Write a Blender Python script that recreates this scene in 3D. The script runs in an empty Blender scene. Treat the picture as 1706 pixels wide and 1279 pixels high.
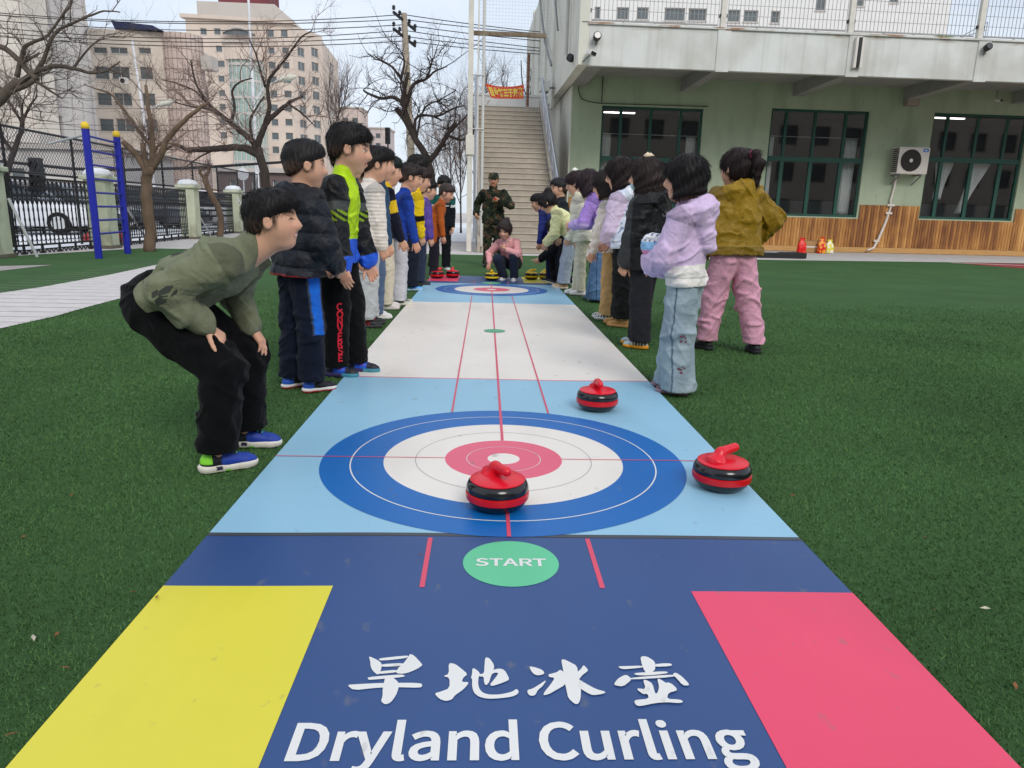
import bpy, bmesh, math, random
import numpy as np
from mathutils import Vector, Matrix
R = math.radians
random.seed(7); rng = np.random.default_rng(7)
scene = bpy.context.scene
COL = scene.collection

# ------------------------------------------------------------------ camera
CAM_H, FPX, PITCH, ROLL = 0.961, 1197.56, 0.2334, 0.0258
_f = np.array([0, math.cos(PITCH), -math.sin(PITCH)]); _r0 = np.array([1., 0, 0]); _u0 = np.cross(_r0, _f)
_A = math.cos(ROLL)*_r0 + math.sin(ROLL)*_u0; _B = -math.sin(ROLL)*_r0 + math.cos(ROLL)*_u0
cam_d = bpy.data.cameras.new('camera'); cam = bpy.data.objects.new('camera', cam_d); COL.objects.link(cam)
cam_d.sensor_width = 36; cam_d.lens = 36*FPX/1706; cam_d.clip_start = 0.05; cam_d.clip_end = 2000
cam.matrix_world = Matrix(((_A[0], _B[0], -_f[0], 0), (_A[1], _B[1], -_f[1], 0), (_A[2], _B[2], -_f[2], CAM_H), (0, 0, 0, 1)))
scene.camera = cam
_C0 = np.array([0, 0, CAM_H])
def _ray(px, py): return _f + _A*(px-853)/FPX + _B*(639.5-py)/FPX
def gp(px, py, z=0.0):                       # a measured photo point brought to the ground plane
    d = _ray(px, py); return _C0 + d*(z-CAM_H)/d[2]
def at(px, py, Y):                           # ... or to the depth Y
    d = _ray(px, py); return _C0 + d*Y/d[1]

# ------------------------------------------------------------------ light and exposure
SUN_EL, SUN_AZ = R(38), R(158)               # azimuth clockwise from +Y
world = bpy.data.worlds.new('World'); scene.world = world; world.use_nodes = True
nt = world.node_tree; nt.nodes.clear()
wo = nt.nodes.new('ShaderNodeOutputWorld'); bg = nt.nodes.new('ShaderNodeBackground')
sky = nt.nodes.new('ShaderNodeTexSky'); sky.sky_type = 'NISHITA'; sky.sun_disc = False
sky.sun_elevation = SUN_EL; sky.sun_rotation = SUN_AZ; sky.air_density = 1.0; sky.dust_density = 1.5
tc = nt.nodes.new('ShaderNodeTexCoord'); mp = nt.nodes.new('ShaderNodeMapping'); mp.inputs['Scale'].default_value = (1.2, 1.2, 3.2)
nz = nt.nodes.new('ShaderNodeTexNoise'); nz.inputs['Scale'].default_value = 1.6; nz.inputs['Detail'].default_value = 6; nz.inputs['Roughness'].default_value = .55
rp = nt.nodes.new('ShaderNodeValToRGB'); rp.color_ramp.elements[0].position = .33; rp.color_ramp.elements[0].color = (.62, .62, .62, 1)
rp.color_ramp.elements[1].position = .68; rp.color_ramp.elements[1].color = (.95, .95, .95, 1)
mx = nt.nodes.new('ShaderNodeMixRGB'); mx.inputs['Color2'].default_value = (7.4, 8.1, 9.1, 1)
bg.inputs['Strength'].default_value = 0.1
L = nt.links.new
L(tc.outputs['Generated'], mp.inputs['Vector']); L(mp.outputs['Vector'], nz.inputs['Vector']); L(nz.outputs['Fac'], rp.inputs['Fac'])
L(rp.outputs['Color'], mx.inputs['Fac']); L(sky.outputs['Color'], mx.inputs['Color1']); L(mx.outputs['Color'], bg.inputs['Color']); L(bg.outputs['Background'], wo.inputs['Surface'])
sd = bpy.data.lights.new('sun', 'SUN'); sd.energy = 1.35; sd.angle = R(24); sd.color = (1, .965, .91)
so = bpy.data.objects.new('sun', sd); COL.objects.link(so)
sv = Vector((math.sin(SUN_AZ)*math.cos(SUN_EL), math.cos(SUN_AZ)*math.cos(SUN_EL), math.sin(SUN_EL)))
so.rotation_euler = sv.to_track_quat('Z', 'Y').to_euler(); so.location = sv*40
scene.view_settings.view_transform = 'Standard'; scene.view_settings.look = 'None'
scene.view_settings.exposure = 0.24; scene.view_settings.gamma = 1.0; scene.view_settings.use_curve_mapping = False
scene.cycles.max_bounces = 6; scene.cycles.diffuse_bounces = 3; scene.cycles.transparent_max_bounces = 10

# ------------------------------------------------------------------ helpers
def srgb(r, g, b, k=1.0):
    def f(c):
        c /= 255.0
        return (c/12.92 if c <= .04045 else ((c+.055)/1.055)**2.4)*k
    return (f(r), f(g), f(b), 1)
def tag(o, label=None, cat=None, group=None, kind=None):
    if label: o['label'] = label
    if cat: o['category'] = cat
    if group: o['group'] = group
    if kind: o['kind'] = kind
    return o
def thing(name, label, cat, loc=(0, 0, 0), rotz=0.0, group=None):
    o = bpy.data.objects.new(name, None); COL.objects.link(o); o.empty_display_size = .1
    o.location = loc; o.rotation_euler = (0, 0, rotz)
    return tag(o, label, cat, group)
def dup(root, loc=None, rotz=None, label=None):
    r = root.copy(); COL.objects.link(r)
    if loc is not None: r.location = loc
    if rotz is not None: r.rotation_euler = (0, 0, rotz)
    if label: r['label'] = label
    for ch in list(root.children):
        c = ch.copy(); COL.objects.link(c); c.parent = r
        for g in list(ch.children):
            d = g.copy(); COL.objects.link(d); d.parent = c
    return r
class MB:
    def __init__(s): s.v = []; s.f = []; s.m = []; s.cur = 0
    def add(s, vs, fs):
        o = len(s.v); s.v += [tuple(map(float, p)) for p in vs]; s.f += [tuple(i+o for i in f) for f in fs]; s.m += [s.cur]*len(fs); return s
    def box(s, x0, x1, y0, y1, z0, z1):
        return s.add([(x0,y0,z0),(x1,y0,z0),(x1,y1,z0),(x0,y1,z0),(x0,y0,z1),(x1,y0,z1),(x1,y1,z1),(x0,y1,z1)],
                     [(0,3,2,1),(4,5,6,7),(0,1,5,4),(1,2,6,5),(2,3,7,6),(3,0,4,7)])
    def bar(s, a, b, w, h=None):
        h = h or w; a = Vector(a); b = Vector(b); d = (b-a).normalized()
        u = d.cross(Vector((0,0,1)));  u = u.normalized() if u.length > 1e-4 else Vector((1,0,0)); v = u.cross(d)
        P = []
        for p in (a, b):
            for i, j in ((-1,-1),(1,-1),(1,1),(-1,1)): P.append(p+u*(i*w/2)+v*(j*h/2))
        return s.add(P, [(0,3,2,1),(4,5,6,7),(0,1,5,4),(1,2,6,5),(2,3,7,6),(3,0,4,7)])
    def tube(s, pts, rad, n=6, cap=True):
        pts = [Vector(p) for p in pts]; k = len(pts); rad = [rad]*k if not hasattr(rad, '__len__') else rad
        t0 = (pts[1]-pts[0]).normalized(); u = t0.orthogonal().normalized(); V = []; F = []
        for i, p in enumerate(pts):
            t = (pts[min(i+1, k-1)]-pts[max(i-1, 0)])
            t = t.normalized() if t.length > 1e-9 else t0
            u = (u-t*u.dot(t)); u = u.normalized() if u.length > 1e-6 else t.orthogonal().normalized(); w = t.cross(u)
            for j in range(n):
                a = 2*math.pi*j/n; V.append(p+(u*math.cos(a)+w*math.sin(a))*rad[i])
        for i in range(k-1):
            for j in range(n): F.append((i*n+j, i*n+(j+1) % n, (i+1)*n+(j+1) % n, (i+1)*n+j))
        if cap: F.append(tuple(range(n))[::-1]); F.append(tuple(range((k-1)*n, k*n)))
        return s.add(V, F)
    def lathe(s, prof, n=24, c=(0,0,0), a0=0, cap=True):
        V = []; F = []; k = len(prof)
        for r, z in prof:
            for j in range(n): a = 2*math.pi*j/n+a0; V.append((c[0]+r*math.cos(a), c[1]+r*math.sin(a), c[2]+z))
        for i in range(k-1):
            for j in range(n): F.append((i*n+j, i*n+(j+1) % n, (i+1)*n+(j+1) % n, (i+1)*n+j))
        if cap: F.append(tuple(range(n))[::-1]); F.append(tuple(range((k-1)*n, k*n)))
        return s.add(V, F)
    def poly(s, pts, z=None):
        P = [(p[0], p[1], z if z is not None else p[2]) for p in pts]
        return s.add(P, [tuple(range(len(P)))])
    def build(s, name, mat, parent=None, smooth=False, bevel=0, local=True):
        me = bpy.data.meshes.new(name); me.from_pydata(s.v, [], s.f)
        mats = mat if isinstance(mat, (list, tuple)) else [mat]
        for m in mats: me.materials.append(m)
        if len(mats) > 1: me.polygons.foreach_set('material_index', s.m)
        if smooth: me.polygons.foreach_set('use_smooth', [True]*len(me.polygons))
        me.update()
        o = bpy.data.objects.new(name, me); COL.objects.link(o)
        if parent:
            o.parent = parent
            if not local: o.location = -parent.location
        if bevel:
            b = o.modifiers.new('bevel', 'BEVEL'); b.width = bevel; b.segments = 2; b.limit_method = 'ANGLE'; b.angle_limit = R(40)
        if smooth == 'auto' or bevel:
            me.polygons.foreach_set('use_smooth', [True]*len(me.polygons))
            try: me.set_sharp_from_angle(angle=R(38))
            except Exception: pass
        return o

def mat(name, col, rough=.7, ns=6., na=.12, bump=0., bs=40., spec=.3, metal=0., vec=(1,1,1), coat=0., detail=4, col2=None, thr=None):
    m = bpy.data.materials.new(name); m.use_nodes = True; t = m.node_tree; p = t.nodes['Principled BSDF']; l = t.links.new
    p.inputs['Roughness'].default_value = rough; p.inputs['Metallic'].default_value = metal
    p.inputs['Specular IOR Level'].default_value = spec; p.inputs['Coat Weight'].default_value = coat
    c = t.nodes.new('ShaderNodeTexCoord'); mp = t.nodes.new('ShaderNodeMapping'); mp.inputs['Scale'].default_value = vec; l(c.outputs['Object'], mp.inputs['Vector'])
    n = t.nodes.new('ShaderNodeTexNoise'); n.inputs['Scale'].default_value = ns; n.inputs['Detail'].default_value = detail; l(mp.outputs['Vector'], n.inputs['Vector'])
    r = t.nodes.new('ShaderNodeValToRGB'); l(n.outputs['Fac'], r.inputs['Fac'])
    lo, hi = thr or (.3, .7)
    r.color_ramp.elements[0].position = lo; r.color_ramp.elements[1].position = hi
    if col2 is None:
        r.color_ramp.elements[0].color = tuple(x*(1-na) for x in col[:3])+(1,); r.color_ramp.elements[1].color = tuple(min(1, x*(1+na)) for x in col[:3])+(1,)
    else:
        r.color_ramp.elements[0].color = col; r.color_ramp.elements[1].color = col2
    l(r.outputs['Color'], p.inputs['Base Color'])
    if bump:
        n2 = t.nodes.new('ShaderNodeTexNoise'); n2.inputs['Scale'].default_value = bs; n2.inputs['Detail'].default_value = 5; l(mp.outputs['Vector'], n2.inputs['Vector'])
        b = t.nodes.new('ShaderNodeBump'); b.inputs['Strength'].default_value = bump; b.inputs['Distance'].default_value = .01
        l(n2.outputs['Fac'], b.inputs['Height']); l(b.outputs['Normal'], p.inputs['Normal'])
    return m
def layer(m, col, scale, vec, lo, hi, zlo=None, zhi=None, amt=1.0):
    """adds a stain of its own shape: noise threshold, optionally kept between heights."""
    t = m.node_tree; p = t.nodes['Principled BSDF']; l = t.links.new
    old = p.inputs['Base Color'].links[0].from_socket
    c = t.nodes.new('ShaderNodeTexCoord'); mp = t.nodes.new('ShaderNodeMapping'); mp.inputs['Scale'].default_value = vec; l(c.outputs['Object'], mp.inputs['Vector'])
    n = t.nodes.new('ShaderNodeTexNoise'); n.inputs['Scale'].default_value = scale; n.inputs['Detail'].default_value = 6; l(mp.outputs['Vector'], n.inputs['Vector'])
    mr = t.nodes.new('ShaderNodeMapRange'); mr.inputs['From Min'].default_value = lo; mr.inputs['From Max'].default_value = hi; mr.inputs['To Max'].default_value = amt; l(n.outputs['Fac'], mr.inputs['Value'])
    fac = mr.outputs['Result']
    if zlo is not None:
        sp = t.nodes.new('ShaderNodeSeparateXYZ'); l(c.outputs['Object'], sp.inputs['Vector'])
        m2 = t.nodes.new('ShaderNodeMapRange'); m2.inputs['From Min'].default_value = zlo; m2.inputs['From Max'].default_value = zhi; l(sp.outputs['Z'], m2.inputs['Value'])
        mu = t.nodes.new('ShaderNodeMath'); mu.operation = 'MULTIPLY'; l(fac, mu.inputs[0]); l(m2.outputs['Result'], mu.inputs[1]); fac = mu.outputs[0]
    x = t.nodes.new('ShaderNodeMixRGB'); x.inputs['Color2'].default_value = col; l(fac, x.inputs['Fac']); l(old, x.inputs['Color1']); l(x.outputs['Color'], p.inputs['Base Color'])
    return m
def glass_mat(name, tint, refl=.35, seen=.8):
    m = bpy.data.materials.new(name); m.use_nodes = True; t = m.node_tree; t.nodes.clear(); l = t.links.new
    o = t.nodes.new('ShaderNodeOutputMaterial'); g = t.nodes.new('ShaderNodeBsdfGlossy'); g.inputs['Roughness'].default_value = .03
    tr = t.nodes.new('ShaderNodeBsdfTransparent'); tr.inputs['Color'].default_value = tint
    fr = t.nodes.new('ShaderNodeFresnel'); fr.inputs['IOR'].default_value = 1.6
    ad = t.nodes.new('ShaderNodeMath'); ad.operation = 'MULTIPLY_ADD'; ad.inputs[1].default_value = 1.0; ad.inputs[2].default_value = refl; ad.use_clamp = True
    mxs = t.nodes.new('ShaderNodeMixShader'); l(fr.outputs[0], ad.inputs[0]); l(ad.outputs[0], mxs.inputs[0]); l(tr.outputs[0], mxs.inputs[1]); l(g.outputs[0], mxs.inputs[2]); l(mxs.outputs[0], o.inputs['Surface'])
    return m
def emit_mat(name, col, s):
    m = bpy.data.materials.new(name); m.use_nodes = True; p = m.node_tree.nodes['Principled BSDF']
    p.inputs['Base Color'].default_value = col; p.inputs['Emission Color'].default_value = col; p.inputs['Emission Strength'].default_value = s
    return m
def wall_open(mb, W0, W1, H0, H1, ops, depth=.2, y=0.0, rev=True):
    """a wall in the x-z plane facing -y with rectangular openings and their reveals."""
    xs = sorted({W0, W1, *[o[0] for o in ops], *[o[1] for o in ops]}); zs = sorted({H0, H1, *[o[2] for o in ops], *[o[3] for o in ops]})
    for i in range(len(xs)-1):
        for j in range(len(zs)-1):
            cx, cz = (xs[i]+xs[i+1])/2, (zs[j]+zs[j+1])/2
            if any(o[0] < cx < o[1] and o[2] < cz < o[3] for o in ops): continue
            mb.add([(xs[i], y, zs[j]), (xs[i+1], y, zs[j]), (xs[i+1], y, zs[j+1]), (xs[i], y, zs[j+1])], [(0, 1, 2, 3)])
    if rev:
        for a, b, c, d in ops:
            P = [(a, y, c), (b, y, c), (b, y, d), (a, y, d)]; Q = [(p[0], y+depth, p[2]) for p in P]
            for k in range(4): mb.add([P[k], P[(k+1) % 4], Q[(k+1) % 4], Q[k]], [(3, 2, 1, 0)])
    return mb
def grow(polys, off):
    """moves closed outlines outward (holes inward) to make a regular letter bold."""
    def inside(p, P):
        c = False; n = len(P)
        for i in range(n):
            (x0, y0), (x1, y1) = P[i], P[(i+1) % n]
            if (y0 > p[1]) != (y1 > p[1]) and p[0] < (x1-x0)*(p[1]-y0)/(y1-y0)+x0: c = not c
        return c
    out = []
    for k, P in enumerate(polys):
        Q = [P[0]]
        for p in P[1:]:
            if abs(p[0]-Q[-1][0])+abs(p[1]-Q[-1][1]) > 1e-4: Q.append(p)
        if abs(Q[0][0]-Q[-1][0])+abs(Q[0][1]-Q[-1][1]) < 1e-4: Q.pop()
        n = len(Q); ar = sum(Q[i][0]*Q[(i+1) % n][1]-Q[(i+1) % n][0]*Q[i][1] for i in range(n))
        hole = sum(inside(Q[0], O) for j, O in enumerate(polys) if j != k) % 2
        sg = (1 if ar > 0 else -1)*(-1 if hole else 1); R2 = []
        for i in range(n):
            a = np.array(Q[i])-np.array(Q[i-1]); b = np.array(Q[(i+1) % n])-np.array(Q[i]); a = a/np.linalg.norm(a); b = b/np.linalg.norm(b)
            na = np.array([a[1], -a[0]])*sg; nb_ = np.array([b[1], -b[0]])*sg; m = na+nb_; l = m@m; m = m*(2/l) if l > .35 else na*1.2
            if np.linalg.norm(m) > 1.6: m *= 1.6/np.linalg.norm(m)
            R2.append(tuple(np.array(Q[i])+m*off))
        out.append(R2)
    return out
def letters(polys, off=0.0):
    """splits outlines into letters (an outer line with its holes) so that touching letters do not cancel."""
    if off: polys = grow(polys, off)
    def inside(p, P):
        c = False; n = len(P)
        for i in range(n):
            (x0, y0), (x1, y1) = P[i], P[(i+1) % n]
            if (y0 > p[1]) != (y1 > p[1]) and p[0] < (x1-x0)*(p[1]-y0)/(y1-y0)+x0: c = not c
        return c
    outer = [k for k, P in enumerate(polys) if sum(inside(P[0], O) for j, O in enumerate(polys) if j != k) % 2 == 0]
    return [[polys[k]]+[P for j, P in enumerate(polys) if j not in outer and inside(P[0], polys[k])] for k in outer]
def fill2d(polys, off=0.0):
    """fills closed outlines (holes by winding) to a flat mesh; returns verts, faces."""
    if off: polys = grow(polys, off); off = 0.0
    cu = bpy.data.curves.new('outline', 'CURVE'); cu.dimensions = '2D'; cu.fill_mode = 'FRONT'; cu.offset = off
    for P in polys:
        s = cu.splines.new('POLY'); s.points.add(len(P)-1)
        for i, p in enumerate(P): s.points[i].co = (p[0], p[1], 0, 1)
        s.use_cyclic_u = True
    o = bpy.data.objects.new('outline', cu); COL.objects.link(o)
    dg = bpy.context.evaluated_depsgraph_get(); me = bpy.data.meshes.new_from_object(o.evaluated_get(dg))
    vs = [tuple(v.co) for v in me.vertices]; fs = [tuple(p.vertices) for p in me.polygons]
    bpy.data.objects.remove(o); bpy.data.curves.remove(cu); bpy.data.meshes.remove(me)
    return vs, fs
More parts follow.
